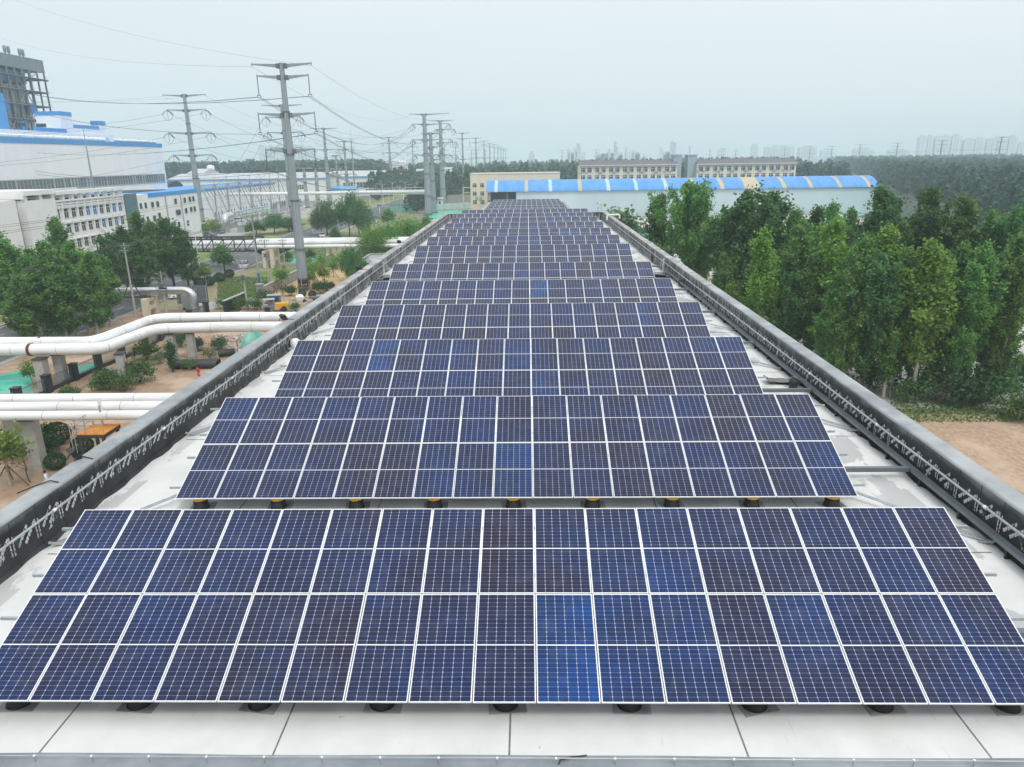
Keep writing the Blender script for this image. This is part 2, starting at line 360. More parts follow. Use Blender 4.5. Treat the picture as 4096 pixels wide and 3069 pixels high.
for s_, xi in ((1, XL), (-1, XR)):
    m = MB(); ys = sub(YF1, YE - .85, .5); vs = []
    for y in ys:
        e_ = rng.uniform(.10, .26); q = rng.uniform(-.012, .012)
        vs += [V(xi + s_ * e_, y, ZR + .006), V(xi + s_ * .05, y, ZR + .05 + rng.uniform(0, .03)), V(xi + s_ * (.012 + q), y, ZR + .5), V(xi + s_ * .004, y, ZC - .07)]
    m.add(vs, [(i * 4 + j, i * 4 + j + 1, i * 4 + j + 5, i * 4 + j + 4) for i in range(len(ys) - 1) for j in range(3)])
    m.build('membrane', M['membrane'], bld, True)
for a, b in (((XL, YE - .87), (XR, YE - .87)), ((XL, YF1 + .01), (XR, YF1 + .01))):
    m = MB(); m.bx(a[0], b[0], a[1] - .006, a[1] + .006, ZR, ZC - .15); m.build('membrane', M['membrane'], bld, True)
# printed lettering that runs aslant over the membrane
def text_verts(body, size):
    cu = bpy.data.curves.new('t', 'FONT'); cu.body = body; cu.size = size; cu.resolution_u = 1; cu.offset = .0055 if size < .2 else 0
    o = bpy.data.objects.new('t', cu); COL.objects.link(o); dg = bpy.context.evaluated_depsgraph_get()
    me = o.evaluated_get(dg).to_mesh(); v = [tuple(p.co) for p in me.vertices]; f = [tuple(p.vertices) for p in me.polygons]
    o.evaluated_get(dg).to_mesh_clear(); bpy.data.objects.remove(o); bpy.data.curves.remove(cu); return v, f
tv, tf = text_verts('改性沥青卷材', .10)
tv2, tf2 = text_verts('改性沥青防水卷材 改性沥青防水', .052)
for s_, xi in ((1, XL), (-1, XR)):
    m = MB(); x = xi + s_ * .022
    def put(v, f, y, z, ang):
        c, s2 = math.cos(ang), math.sin(ang)
        vs = [(x + s_ * .002 - s_ * .012 * max(0, (z + px * s2 + py * c - ZR - .5)), y + s_ * (px * c - py * s2), z + px * s2 + py * c) for px, py, _ in v]
        if max(q[2] for q in vs) < ZC - .17 and min(q[2] for q in vs) > ZR + .06: m.add(vs, f)
    for k in range(9, 52):
        if not YF1 < k < 51: continue
        b_ = k + (.12 if s_ > 0 else .93); j = rng.uniform(-.06, .06)
        for dy, dz in ((.10, .02), (.36, -.02), (.06, .40), (.33, .36), (.10, .76), (.36, .72)): put(tv, tf, b_ + s_ * dy, ZR + dz + j * .5 + .05, R(42))
        put(tv2, tf2, k + (.02 if s_ > 0 else 1.02), ZR + .10, R(88)); put(tv2, tf2, k + (.93 if s_ > 0 else .1), ZR + .14, R(91))
    m.build('membrane_print', M['letter_white'], bld, True)
# expansion gap with its beams, the dark space below it
m = MB(); m.bx(XLO + .5, XRO - .5, YG0, YG1, 10.2, 10.4); m.bx(XLO + .5, XRO - .5, YG0 - .02, YG0 + .004, 10.4, ZR - .31); m.bx(XLO + .5, XRO - .5, YG1 - .004, YG1 + .02, 10.4, ZR - .31)
m.build('gap_lining', M['pit_dark'], bld, True)
for y, z, c in ((YG1 - .25, ZR + .05, 'roof_white'), (YG0 + 1.1, ZR - .15, 'steel_grey'), (YG0 + 2.2, ZR - .25, 'steel_grey')):
    MB().bx(XL, XR, y - .12, y + .12, z - .2, z).build('gap_beam', M[c], bld, True)
for x, s_ in ((XL + .25, 1), (XR - .25, -1)): MB().bx(x - .06, x + .06, YG1 - .16, YG1 - .04, ZR - .1, ZC - .1).build('gap_post', M['roof_white'], bld, True)

low = thing('lower_roof_building', 'narrower lower flat roofed wing behind the first roof, also covered in panels', 'building', (-.3, 160, 0))
MB().bx(-10.2, 9.6, Y20, Y21, 0, ZR2 - .3).build('wall', M['wall_render'], low, True)
MB().bx(-9.6, 9.0, Y20 + .5, Y21 - .5, ZR2 - .3, ZR2).build('roof', M['roof_white'], low, True)
for xi, xo in ((-9.5, -10.25), (8.9, 9.65)):
    m = MB(); ys = sub(Y20, Y21, 3); parapet(m, [(xi, y) for y in ys], [(xo, y) for y in ys], ZR2 - .3, ZR2 + 1.05); m.build('parapet_coping', M['coping_old'], low, True)
    m = MB(); m.bx(xi - .01, xi + .01, Y20, Y21, ZR2, ZR2 + .9); m.build('membrane', M['membrane_low'], low, True)
m = MB(); m.bx(-10.25, 9.65, Y21, Y21 + .7, ZR2 - .3, ZR2 + 1.05); m.build('parapet_coping', M['coping_old'], low, True)

# ---------------------------------------------------------------- solar panels
def cell_mat():
    m = bpy.data.materials.new('solar_cells'); m.use_nodes = True; t = m.node_tree; N = t.nodes; L = t.links; bs = N['Principled BSDF']; MATS['solar_cells'] = m
    uv = N.new('ShaderNodeUVMap'); sp = N.new('ShaderNodeSeparateXYZ'); L.new(uv.outputs[0], sp.inputs[0])
    def op(o, *a):
        n = N.new('ShaderNodeMath'); n.operation = o
        for i, q in enumerate(a):
            if isinstance(q, (int, float)): n.inputs[i].default_value = q
            else: L.new(q, n.inputs[i])
        return n.outputs[0]
    def edge(s, n, size):              # distance in metres to the nearest grid line
        f = op('FRACT', op('MULTIPLY', s, n)); return op('MULTIPLY', op('MINIMUM', f, op('SUBTRACT', 1., f)), size)
    du = edge(sp.outputs[0], 6., 1.09 / 6); dv = edge(sp.outputs[1], 24., 2.236 / 24)
    lu = op('LESS_THAN', du, .0042); lv = op('LESS_THAN', dv, .0032); dia = op('LESS_THAN', op('ADD', du, dv), .0145)
    mid = op('LESS_THAN', op('ABSOLUTE', op('SUBTRACT', sp.outputs[1], .5)), .0052)
    line = op('MAXIMUM', op('MULTIPLY', lu, .50), op('MULTIPLY', lv, .26)); line = op('MAXIMUM', line, op('MULTIPLY', dia, .8))
    oi = N.new('ShaderNodeObjectInfo'); geo = N.new('ShaderNodeNewGeometry')
    nz = N.new('ShaderNodeTexNoise'); nz.inputs['Scale'].default_value = .55; nz.inputs['Detail'].default_value = 2; L.new(geo.outputs['Position'], nz.inputs['Vector'])
    mr = N.new('ShaderNodeMapRange'); mr.inputs[1].default_value = .35; mr.inputs[2].default_value = .7; L.new(nz.outputs[0], mr.inputs[0])
    mx = N.new('ShaderNodeMix'); mx.data_type = 'RGBA'; L.new(mr.outputs[0], mx.inputs[0]); L.new(oi.outputs['Color'], mx.inputs[6])
    hs = N.new('ShaderNodeMix'); hs.data_type = 'RGBA'; hs.blend_type = 'MULTIPLY'; hs.inputs[0].default_value = 1; L.new(oi.outputs['Color'], hs.inputs[6]); hs.inputs[7].default_value = (.55, 1.55, 2.0, 1); L.new(hs.outputs[2], mx.inputs[7])
    # per-cell shade, every cut cell a little different
    cu = op('FLOOR', op('MULTIPLY', sp.outputs[0], 6.)); cv = op('FLOOR', op('MULTIPLY', sp.outputs[1], 24.))
    wn_ = N.new('ShaderNodeTexWhiteNoise'); wn_.noise_dimensions = '4D'; cx = N.new('ShaderNodeCombineXYZ'); L.new(cu, cx.inputs[0]); L.new(cv, cx.inputs[1]); L.new(cx.outputs[0], wn_.inputs['Vector']); L.new(oi.outputs['Random'], wn_.inputs['W'])
    hv = N.new('ShaderNodeHueSaturation'); L.new(op('MULTIPLY_ADD', wn_.outputs['Value'], .35, .82), hv.inputs['Value']); L.new(mx.outputs[2], hv.inputs['Color'])
    # dust film in smears
    n2 = N.new('ShaderNodeTexNoise'); n2.inputs['Scale'].default_value = 2.6; n2.inputs['Detail'].default_value = 7; n2.inputs['Distortion'].default_value = .8; L.new(geo.outputs['Position'], n2.inputs['Vector'])
    m2 = N.new('ShaderNodeMapRange'); m2.inputs[1].default_value = .5; m2.inputs[2].default_value = .8; m2.inputs[3].default_value = .008; m2.inputs[4].default_value = .10; L.new(n2.outputs[0], m2.inputs[0])
    du_ = N.new('ShaderNodeMix'); du_.data_type = 'RGBA'; L.new(m2.outputs[0], du_.inputs[0]); L.new(hv.outputs[0], du_.inputs[6]); du_.inputs[7].default_value = (.24, .25, .28, 1)
    lm = N.new('ShaderNodeMix'); lm.data_type = 'RGBA'; L.new(line, lm.inputs[0]); L.new(du_.outputs[2], lm.inputs[6]); lm.inputs[7].default_value = (.50, .54, .64, 1)
    wm = N.new('ShaderNodeMix'); wm.data_type = 'RGBA'; L.new(mid, wm.inputs[0]); L.new(lm.outputs[2], wm.inputs[6]); wm.inputs[7].default_value = (.72, .74, .78, 1)
    L.new(wm.outputs[2], bs.inputs['Base Color']); bs.inputs['Roughness'].default_value = .2; bs.inputs['Specular IOR Level'].default_value = .2
    return m
cell_mat(); pm('alu_frame', (.80, .81, .82), (.74, .75, .77), 3, .45, .15)
FB = .018
def frame_geo(mb, x0=0., v0=0., z=0.):
    for a, b, c, d in ((-PW / 2, PW / 2, 0, FB), (-PW / 2, PW / 2, PL - FB, PL), (-PW / 2, -PW / 2 + FB, FB, PL - FB), (PW / 2 - FB, PW / 2, FB, PL - FB)):
        mb.bx(x0 + a, x0 + b, v0 + c, v0 + d, z - .035, z)
def cells_mesh(spots):
    vs, fs, uvs = [], [], []
    for x0, v0 in spots:
        b = len(vs); x1, x2, y1, y2 = x0 - PW / 2 + FB, x0 + PW / 2 - FB, v0 + FB, v0 + PL - FB
        vs += [(x1, y1, -.004), (x2, y1, -.004), (x2, y2, -.004), (x1, y2, -.004), (x1, y1, -.012), (x2, y1, -.012), (x2, y2, -.012), (x1, y2, -.012)]
        fs += [(b, b + 1, b + 2, b + 3), (b + 7, b + 6, b + 5, b + 4)]; uvs += [(0, 0), (1, 0), (1, 1), (0, 1)] * 2
    me = bpy.data.meshes.new('cell_sheet'); me.from_pydata(vs, [], fs); ul = me.uv_layers.new(name='UVMap')
    for i, q in enumerate(uvs): ul.data[i].uv = q
    me.materials.append(M['solar_cells']); return me
p_root = thing('solar_module', 'x', 'solar panel', group='solar panels on the factory roof')
m = MB(); frame_geo(m); p_frame = m.build('frame', M['alu_frame'], p_root); p_cells = link('cell_sheet', cells_mesh([(0, 0)]), p_root)
ORD = 'first second third fourth fifth sixth seventh eighth ninth tenth eleventh twelfth thirteenth fourteenth fifteenth sixteenth seventeenth'.split()
prng = random.Random(11); first = [True]
BLUE = {(0, 0, 9): 1., (1, 0, 8): .75, (2, 1, 3): .8, (2, 0, 9): .6, (4, 1, 9): .8, (3, 1, 1): .3, (1, 0, 6): .35, (0, 0, 10): .4, (0, 1, 11): .45, (0, 0, 6): .35, (12, 1, 7): .7, (0, 0, 11): .35, (2, 1, 8): .35, (8, 1, 9): .4, (8, 1, 12): .5, (8, 1, 13): .45}
def shade(r, t, k):
    b = BLUE.get((r, t, k)); q = prng.random()
    if b is None: b = prng.uniform(0, .13) if q < .85 else prng.uniform(.13, .26)
    base = Vector((.0085, .0125, .044)).lerp(Vector((.0175, .0135, .033)), prng.random()); deep = Vector((.004, .028, .100))
    c = base.lerp(deep, b); return (c.x, c.y, c.z, 1)
ct, st_ = math.cos(TILT), math.sin(TILT)
def place_row(r, Y, z_top, n, xc, tiers):
    """returns local helpers of a tilted row whose upper edge is at Y, z_top"""
    for t in tiers:
        d = (PL + .02) * (1 - t) + PL          # distance of the panel's lower edge below the upper edge of the row
        for k in range(n):
            x = xc + (k - (n - 1) / 2) * (PW + .02)
            loc = (x, Y - d * ct, z_top - d * st_)
            if first[0]: o = p_root; first[0] = False; o.location = loc
            else: o = dup(p_root, loc)
            o.rotation_euler = (TILT + prng.uniform(-.004, .004), prng.uniform(-.003, .003), 0)
            CH[o][1].color = shade(r, t, k)
            rn = 'front row' if r == 0 else ('furthest row of the wide roof' if r == 12 else f'{ORD[r]} row from the front')
            side = f'{ORD[k]} from the left' if k <= 8 else f'{ORD[n - 1 - k]} from the right' if k < n - 1 else 'at the right end'
            if k == 0: side = 'at the left end'
            b = BLUE.get((r, t, k), 0)
            o['label'] = f"{'bright blue' if b > .7 else 'dark blue'} solar panel, {'upper' if t else 'lower'} line, {rn}, {side}"
ZT = 24 - 7.621
rest = []
for r, Y in enumerate(ROWY):
    tiers = (1, 0) if r < 4 else (1,)
    place_row(r, Y, ZT, 17, X0, tiers)
    if r >= 4: rest.append((Y, ZT, 17, X0, (0,)))
for Y in ROWY2: rest.append((Y, 14.38, 14, -.25, (1, 0)))
fm = MB(); fv, ff, fu = [], [], []
for Y, zt, n, xc, tiers in rest:
    Mx = Matrix.Translation((xc, Y, zt)) @ Matrix.Rotation(TILT, 4, 'X')
    mb = MB(); sp_ = []
    for t in tiers:
        d = (PL + .02) * (1 - t) + PL
        for k in range(n): x = (k - (n - 1) / 2) * (PW + .02); frame_geo(mb, x, -d); sp_.append((x, -d))
    me = cells_mesh(sp_); me.transform(Mx); b = len(fv); fv += [tuple(v.co) for v in me.vertices]; ff += [[b + i for i in p.vertices] for p in me.polygons]; fu += [tuple(u.uv) for u in me.uv_layers[0].data]
    fm.add([Mx @ Vector(p) for p in mb.v], mb.f)
base_i = len(fm.v); nfr = len(fm.f); fm.add(fv, ff, 1)
me = fm.mesh('solar_panels', [M['alu_frame'], M['solar_cells']]); ul = me.uv_layers.new(name='UVMap')
li = 0; arr = [0.] * (2 * len(me.loops)); k0 = sum(len(f) for f in fm.f[:nfr])
for i, q in enumerate(fu): arr[2 * (k0 + i)], arr[2 * (k0 + i) + 1] = q
ul.data.foreach_set('uv', arr)
o = link('solar_panels', me); o.color = (.023, .022, .042, 1)
tag(o, 'remaining dark panels in the half hidden lower lines and the far lower wing rows', 'solar panels', kind='stuff')
# racks: rails, rafters and rear posts of each row
RN = ['front row'] + [f'{ORD[i]} row from the front' for i in range(1, 13)]
for r, Y in enumerate(ROWY):
    W = 17 * (PW + .02)
    t = thing('panel_rack', f'galvanised rails and posts carrying the {RN[r]} of wide solar rows', 'mounting rack', (X0, Y, ZR), group='racks under the wide solar rows')
    def pt(x, d, off): return V(x, -d * ct + off * st_, (ZT - ZR) - d * st_ - off * ct)
    for d in (.52, 1.78, 2.82, 4.08):
        e = W / 2 + rng.uniform(.27, .40); MB().beam(pt(-e, d, .068), pt(e, d, .068), .05, .06).build('rail', M['galv'], t)
    for k in range(9):
        x = (k - 4) * 2 * (PW + .02); MB().beam(pt(x, .25, .14), pt(x, 4.35, .14), .05, .08).build('rafter', M['galv'], t)
        MB().bx(x - .04, x + .04, -.75, -.67, .0, ZT - ZR - .75 * st_ / ct - .18).build('rear_post', M['galv'], t)
for j, Y in enumerate(ROWY2):
    W = 14 * (PW + .02)
    t = thing('panel_rack', f'galvanised rails under the {ORD[j]} solar row of the far lower wing', 'mounting rack', (-.25, Y, ZR2), group='racks on the lower wing')
    for d in (.52, 4.08): MB().beam(V(-W / 2 - .3, -d * ct + .03, 14.38 - ZR2 - d * st_ - .07), V(W / 2 + .3, -d * ct + .03, 14.38 - ZR2 - d * st_ - .07), .05, .06).build('rail', M['galv'], t)
    for k in range(7):
        x = (k - 3) * 2 * (PW + .02)
        for dd in (-.7, -3.9): MB().bx(x - .04, x + .04, dd - .04, dd + .04, .0, 14.38 - ZR2 + dd * st_ / ct - .1).build('post', M['galv'], t)
# stub piers below the low edge of each row
pier = thing('support_pier', 'x', 'pier', group='round piers under the rows')
zp = ZT - 4.576 * st_ - ZR - .06
m = MB(); m.lathe((0, 0, 0), [(.25, 0), (.215, .05), (.205, .09), (.205, zp - .12)], 18); m.build('black_band', M['black_paint'], pier)
m = MB(); m.lathe((0, 0, 0), [(.208, zp - .12), (.208, zp), (.19, zp + .005)], 18); p_y = m.build('yellow_band', M['yellow_paint'], pier)
m = MB(); m.box((.03, .02, .006), (.70, .56, .012), 0, .05); m.build('base_flashing', M['coping_old'], pier)
blk_top = p_y.data.copy(); blk_top.materials[0] = M['black_paint']; blk_top.name = 'black_top'; yel_top = p_y.data; f1 = True
PN = ['leftmost'] + [f'{x} from the left' for x in ORD[1:8]] + ['rightmost']
for r, Y in enumerate(ROWY[:9]):
    for k in range(9):
        if r > 2 and k < 7: continue
        loc = (X0 + (k - 4) * 2 * (PW + .02), Y - 4.576 * ct + (.50 if r == 0 else .34), ZR + .001)
        lab = f"{'black' if r == 0 and k < 6 else 'yellow and black'} round pier under the {RN[r]}, {PN[k]}"
        if f1: pier.location = loc; o = pier; f1 = False
        else:
            o = dup(pier, loc, rng.uniform(-.25, .25))
            for c in CH[o]:
                if c.data == blk_top: c.data = yel_top
        o['label'] = lab
        if r == 0 and k < 6:                       # the front piers carry hardly any yellow
            for c in CH[o]:
                if c.data == yel_top: c.data = blk_top
# ================================================================ plants
def leaf_quads(P, size, rs, up=.5):
    n = len(P); nr = rs.normal(size=(n, 3)); nr[:, 2] += up; nr /= np.linalg.norm(nr, axis=1)[:, None]
    a = rs.normal(size=(n, 3)); t = np.cross(nr, a); t /= np.linalg.norm(t, axis=1)[:, None]; b = np.cross(nr, t)
    s = (size * rs.uniform(.6, 1.35, n))[:, None]; t = t * s * .5; b = b * s * .36
    v = np.stack([P - t, P + b * .9 - t * .1, P + t, P - b * .9 - t * .1], 1).reshape(-1, 3)
    return v, np.arange(n * 4).reshape(-1, 4)
def limb_path(a, b, rs, k=4, w_=.06):
    L_ = (b - a).length; pts = []
    for i in range(k + 1):
        u = i / k; p = a.lerp(b, u); p = p + V(*(rs.normal(size=3) * L_ * w_ * (u * (1 - u) * 3))); p.z += L_ * .10 * (u - u * u) * -1.2; pts.append(p)
    return pts
def tree_parts(kind, seed, H, Rm, n, leaf, leafmat, barkmat, z0=.15, fork=0):
    rs = np.random.RandomState(seed); wood = MB(); P = []
    def spray(pts, cnt, sg, t0=.25):
        pts = [np.array(p) for p in pts]; u = rs.uniform(t0, 1.03, cnt) * (len(pts) - 1); i = np.minimum(u.astype(int), len(pts) - 2); f = (u - i)[:, None]; A = np.array(pts)
        c = A[i] * (1 - f) + A[i + 1] * f; P.append(c + rs.normal(size=(cnt, 3)) * sg)
    if kind == 'poplar':
        bend = rs.normal(size=2) * .018 * H; tp = [V(bend[0] * (i / 8) ** 2, bend[1] * (i / 8) ** 2, H * .95 * i / 8) for i in range(9)]
        r0 = .011 * H + .04; wood.tube(tp, [r0 * (1 - .87 * i / 8) for i in range(9)], 6)
        nl = int(30 + H); tot = 0.; limbs = []
        for k in range(nl):
            h = z0 + (.93 - z0) * (k + rs.uniform()) / nl; az = rs.uniform(0, 6.283)
            pr = (1 - ((h - .38) / .68) ** 1.15 if h > .38 else .55 + .45 * ((h - z0) / max(.05, .38 - z0)))
            L_ = Rm * max(.16, pr) * rs.uniform(.55, 1.2); i = min(7, int(h / .95 * 8)); a = tp[i].lerp(tp[i + 1], h / .95 * 8 - i)
            e_ = a + V(math.cos(az) * L_, math.sin(az) * L_, L_ * rs.uniform(.9, 2.1)); e_.z = min(e_.z, H * (h + (1 - h) * rs.uniform(.45, .95)))
            limbs.append((a, e_, L_)); tot += L_
        for a, e_, L_ in limbs:
            pts = limb_path(a, e_, rs); wood.tube(pts, [.03 + .016 * L_, .026 + .013 * L_, .02 + .008 * L_, .016, .010], 4, 0, False)
            spray(pts, int(n * .8 * L_ / tot) + 3, np.array([.25, .25, .34]) * (.6 + .2 * Rm / 2), .2)
            for _ in range(3):
                q = pts[2].lerp(pts[4], rs.uniform()); e2 = q + V(*(rs.normal(size=3) * .4 * L_ * .8)) + V(0, 0, .35 * L_); spray([q, e2], int(n * .07 * L_ / tot) + 1, .22)
        spray(tp[5:], int(n * .06), np.array([.30, .30, .45]))
    elif kind == 'broad':
        th = H * z0; wood.tube([V(0, 0, 0), V(.03 * H * rs.normal() * .3, .02 * H * rs.normal() * .3, th * .6), V(0, 0, th), V(.1 * rs.normal(), .1 * rs.normal(), H * .6)], [.018 * H + .03, .015 * H + .02, .013 * H + .02, .01 * H], 6)
        nl = 34
        for k in range(nl):
            az = rs.uniform(0, 6.283); ph = math.acos(rs.uniform(-.55, 1)); rr = rs.uniform(.62, 1.08)
            c = V(0, 0, th + (H - th) * .48); e_ = c + V(Rm * math.sin(ph) * math.cos(az) * rr, Rm * math.sin(ph) * math.sin(az) * rr, (H - th) * .52 * math.cos(ph) * rr)
            a = V(0, 0, th + (H * .55 - th) * rs.uniform(0, .9)); pts = limb_path(a, e_, rs)
            wood.tube(pts, [.035, .028, .022, .014, .008], 4, 0, False); spray(pts, int(n / nl), Rm * .17, .45)
    elif kind == 'ball':
        for k in range(5): wood.tube([V(0, 0, 0), V(rs.normal() * .15, rs.normal() * .15, H * .5)], [.02, .012], 4, 0, False)
        d = rs.normal(size=(n, 3)); d /= np.linalg.norm(d, axis=1)[:, None]; rr = rs.uniform(.80, 1.0, n) ** .6
        q = d * rr[:, None] * np.array([Rm, Rm, H * .5]); q[:, 2] += H * .5; P.append(q[q[:, 2] > .02])
    elif kind in ('shrub', 'bare'):
        ns = 9 if kind == 'shrub' else 1
        def grow(a, d, L_, r, lev):
            e_ = a + d * L_; pts = limb_path(a, e_, rs, 3, .08); wood.tube(pts, [r, r * .85, r * .7, r * .5], 4, 0, False)
            if lev == 0: spray(pts, max(2, int(n / (ns * (9 if kind == 'shrub' else 60)))), .12 * H if kind == 'shrub' else .05, .3); return
            for _ in range(3 if kind == 'shrub' else 4):
                dd = (d + V(*(rs.normal(size=3) * .55)) + V(0, 0, .18)).normalized(); grow(pts[3].lerp(pts[1], rs.uniform(0, .6)), dd, L_ * rs.uniform(.5, .8), r * .5, lev - 1)
        for k in range(ns):
            az = 6.283 * k / ns; lean = rs.uniform(.25, .8) if kind == 'shrub' else .05
            grow(V(0, 0, 0), V(math.cos(az) * lean * Rm / H * 1.5, math.sin(az) * lean * Rm / H * 1.5, 1).normalized(), H * (.42 if kind == 'shrub' else .38), .02 if kind == 'shrub' else .06, 2 if kind == 'shrub' else 3)
    tm = wood.mesh('trunk', [M[barkmat]])
    cm = None
    if P:
        P = np.concatenate(P); P[:, 2] = np.maximum(P[:, 2], .03); v, q = leaf_quads(P, leaf, rs, .8 if kind != 'ball' else .2)
        cm = np_mesh('crown', v, q, [M[leafmat]])
    return tm, cm
PROTO = {}
def plant(key, loc, rz=0., sc=1., label='x', cat='tree', group=None, name='tree', crown='crown', stem='trunk'):
    tm, cm = PROTO[key]
    t = thing(name, label, cat, loc, rz, group); t.scale = (sc, sc, sc) if not hasattr(sc, '__len__') else sc
    link(stem, tm, t)
    if cm: link(crown, cm, t)
    return t
for i in range(6): PROTO['pop%d' % i] = tree_parts('poplar', 20 + i, 16, 2.2, 10500, .31, 'leaf_poplar', 'bark', .13)
for i in range(3): PROTO['lit%d' % i] = tree_parts('poplar', 40 + i, 14, 1.9, 8000, .30, 'leaf_light', 'bark', .2)
for i in range(3): PROTO['drk%d' % i] = tree_parts('poplar', 50 + i, 14, 2.6, 12500, .31, 'leaf_street', 'bark_dark', .14)
PROTO['big'] = tree_parts('poplar', 77, 18, 4.6, 26000, .34, 'leaf_poplar', 'bark', .1)
for i in range(2): PROTO['street%d' % i] = tree_parts('broad', 60 + i, 11, 4.2, 9000, .42, 'leaf_street', 'bark_dark', .22)
PROTO['small'] = tree_parts('broad', 70, 5, 1.8, 1800, .30, 'leaf_street', 'bark_dark', .4)
PROTO['yng'] = tree_parts('broad', 71, 4, 1.2, 900, .26, 'leaf_light', 'bark', .35)
PROTO['willow'] = tree_parts('broad', 72, 7.5, 4.4, 9000, .34, 'leaf_willow', 'bark', .12)
PROTO['ball'] = tree_parts('ball', 80, 1.9, 1.15, 2600, .17, 'leaf_dark', 'bark_dark')
for i in range(3): PROTO['shrub%d' % i] = tree_parts('shrub', 90 + i, 2.2, 1.5, 1500, .22, ('leaf_bush', 'leaf_dark', 'leaf_street')[i], 'bark_dark')
PROTO['weed'] = tree_parts('shrub', 97, 1.6, 1.2, 500, .16, 'leaf_bush', 'bark')
PROTO['bare'] = tree_parts('bare', 95, 4.2, 1.5, 150, .10, 'rust', 'bark_dark')
PROTO['cone'] = tree_parts('poplar', 99, 5, 1.0, 1500, .25, 'leaf_dark', 'bark_dark', .05)
# ---- poplar grove on the right
def top_at(px, py, Y):
    p = gy(px, py, Y); return p
gr = 'poplars in the grove beside the factory'
prg = random.Random(5)
GROVE = [  # kind, crown-top pixel, distance, words
    ('big', 2765, 728, 106, 'broadest bushy tree of the grove, nearest the parapet, in front of the blue roofed shed'),
    ('pop0', 2640, 772, 112, 'slim poplar on the left flank of the broad bushy tree'),
    ('drk0', 2990, 756, 100, 'tall dark poplar just right of the broad bushy tree'),
    ('drk1', 3088, 760, 103, 'tall poplar with a notched top, second right of the broad bushy tree'),
    ('pop1', 3184, 822, 98, 'shorter poplar against the pale shed wall, third right of the bushy tree'),
    ('drk2', 3266, 826, 108, 'small dark spire against the middle of the pale shed wall'),
    ('pop2', 3338, 800, 104, 'leafy poplar top against the right half of the pale shed wall'),
    ('pop3', 3416, 826, 108, 'thin poplar top near the right end of the pale shed wall'),
    ('drk0', 3562, 745, 98, 'tall dark poplar at the right end of the pale shed'),
    ('drk2', 3727, 752, 92, 'tall dark poplar with twin tops right of the shed end'),
    ('pop4', 3866, 772, 88, 'tall full poplar in front of the distant wood'),
    ('pop5', 3968, 826, 86, 'poplar with yellowish side shoots before the distant wood'),
    ('drk1', 4076, 824, 84, 'dark loose poplar at the right edge of the photo'),
    ('lit0', 3068, 905, 80, 'yellow green young poplar rising behind the parapet bend'),
    ('pop0', 3198, 900, 84, 'mid green poplar between two yellow green ones'),
    ('lit1', 3348, 862, 78, 'bright green full poplar in the middle front of the grove'),
    ('pop2', 3450, 930, 74, 'green poplar right of the bright green full one'),
    ('lit2', 3568, 898, 76, 'light green poplar below the tall dark tree at the shed end'),
    ('pop5', 3650, 985, 72, 'dull green poplar left of the yellowest one'),
    ('lit0', 3748, 952, 70, 'yellowest slim poplar with pale forked branches'),
    ('pop3', 3850, 965, 74, 'deep green poplar right of the yellowest one'),
    ('pop1', 3960, 960, 71, 'wide poplar near the right edge with a pale trunk'),
    ('pop4', 4070, 930, 73, 'light grey green poplar cut off by the right edge'),
    ('pop0', 2900, 1010, 92, 'low poplar under the branches of the broad bushy tree'),
    ('pop3', 3000, 1060, 84, 'shaded poplar close to the parapet, left of the young yellow green one'),
    ('lit1', 2925, 1130, 80, 'short light green poplar leaning over the parapet'),
]
for kind, px, py, Y, words in GROVE:
    p = top_at(px, py, Y); tm, cm = PROTO[kind]; h0 = {'big': 18, 'pop': 16, 'lit': 14, 'drk': 14}[kind[:3]]
    s = p.z / h0 * 1.0; s = max(.55, s); wd = s * prg.uniform(.92, 1.12) if kind != 'big' else s * .92
    plant(kind, (p.x, p.y, 0), prg.uniform(0, 6.28), (wd, wd, s), words if len(words.split()) < 17 else words, 'tree', gr, 'poplar_tree')
XT = [(2830, 860, 118), (2900, 840, 112), (3035, 850, 116), (3130, 870, 112), (3230, 880, 96), (3300, 890, 92), (3385, 905, 95), (3480, 850, 104), (3610, 880, 90), (3680, 850, 100), (3790, 870, 96), (3920, 900, 92), (4020, 860, 98), (3120, 1000, 86), (3270, 1010, 78), (3420, 1050, 72), (3520, 1010, 72), (3610, 1060, 71), (3700, 1080, 73), (3800, 1060, 72), (3905, 1040, 70), (4010, 1050, 72), (4090, 1010, 70), (3180, 1090, 78), (3350, 1120, 74)]
for i, (px, py, Y) in enumerate(XT):
    p = top_at(px, py, Y); kind = ('pop0', 'pop3', 'drk1', 'pop5', 'pop2', 'lit1', 'pop4')[i % 7]; h0 = {'pop': 16, 'lit': 14, 'drk': 14}[kind[:3]]; s = max(.5, p.z / h0)
    n_ = i + 1 if i < 13 else i - 12; nm_ = (ORD + ['eighteenth'])[n_ - 1]
    plant(kind, (p.x, p.y, 0), prg.uniform(0, 6.28), (s * 1.02, s * 1.02, s), f"{'taller' if i < 13 else 'shorter'} inner poplar, {nm_} from the left {'deep inside the grove' if i < 13 else 'behind the front trunks of the grove'}", 'tree', gr, 'poplar_tree')
UG = [(3380, 1500, 'left of the field'), (3500, 1560, 'beside the leaning trunk'), (3640, 1610, 'at the field edge below the yellowest poplar'), (3740, 1600, 'between two pale trunks'), (3890, 1630, 'at the foot of the wide poplar'), (3970, 1600, 'under the right hand poplars'), (4085, 1680, 'at the right edge of the field'), (4060, 1560, 'behind the field corner at the right'), (3300, 1420, 'close behind the parapet under the trees'), (3200, 1330, 'further up behind the parapet')]
for i, (px, py, w_) in enumerate(UG):
    p = g(px, py); s = prg.uniform(1.3, 2.0); plant('shrub%d' % (i % 3), p, i, s, f'leafy undergrowth bush {w_}', 'bush', 'bushes under the poplar grove', 'undergrowth_bush', 'crown', 'stem')
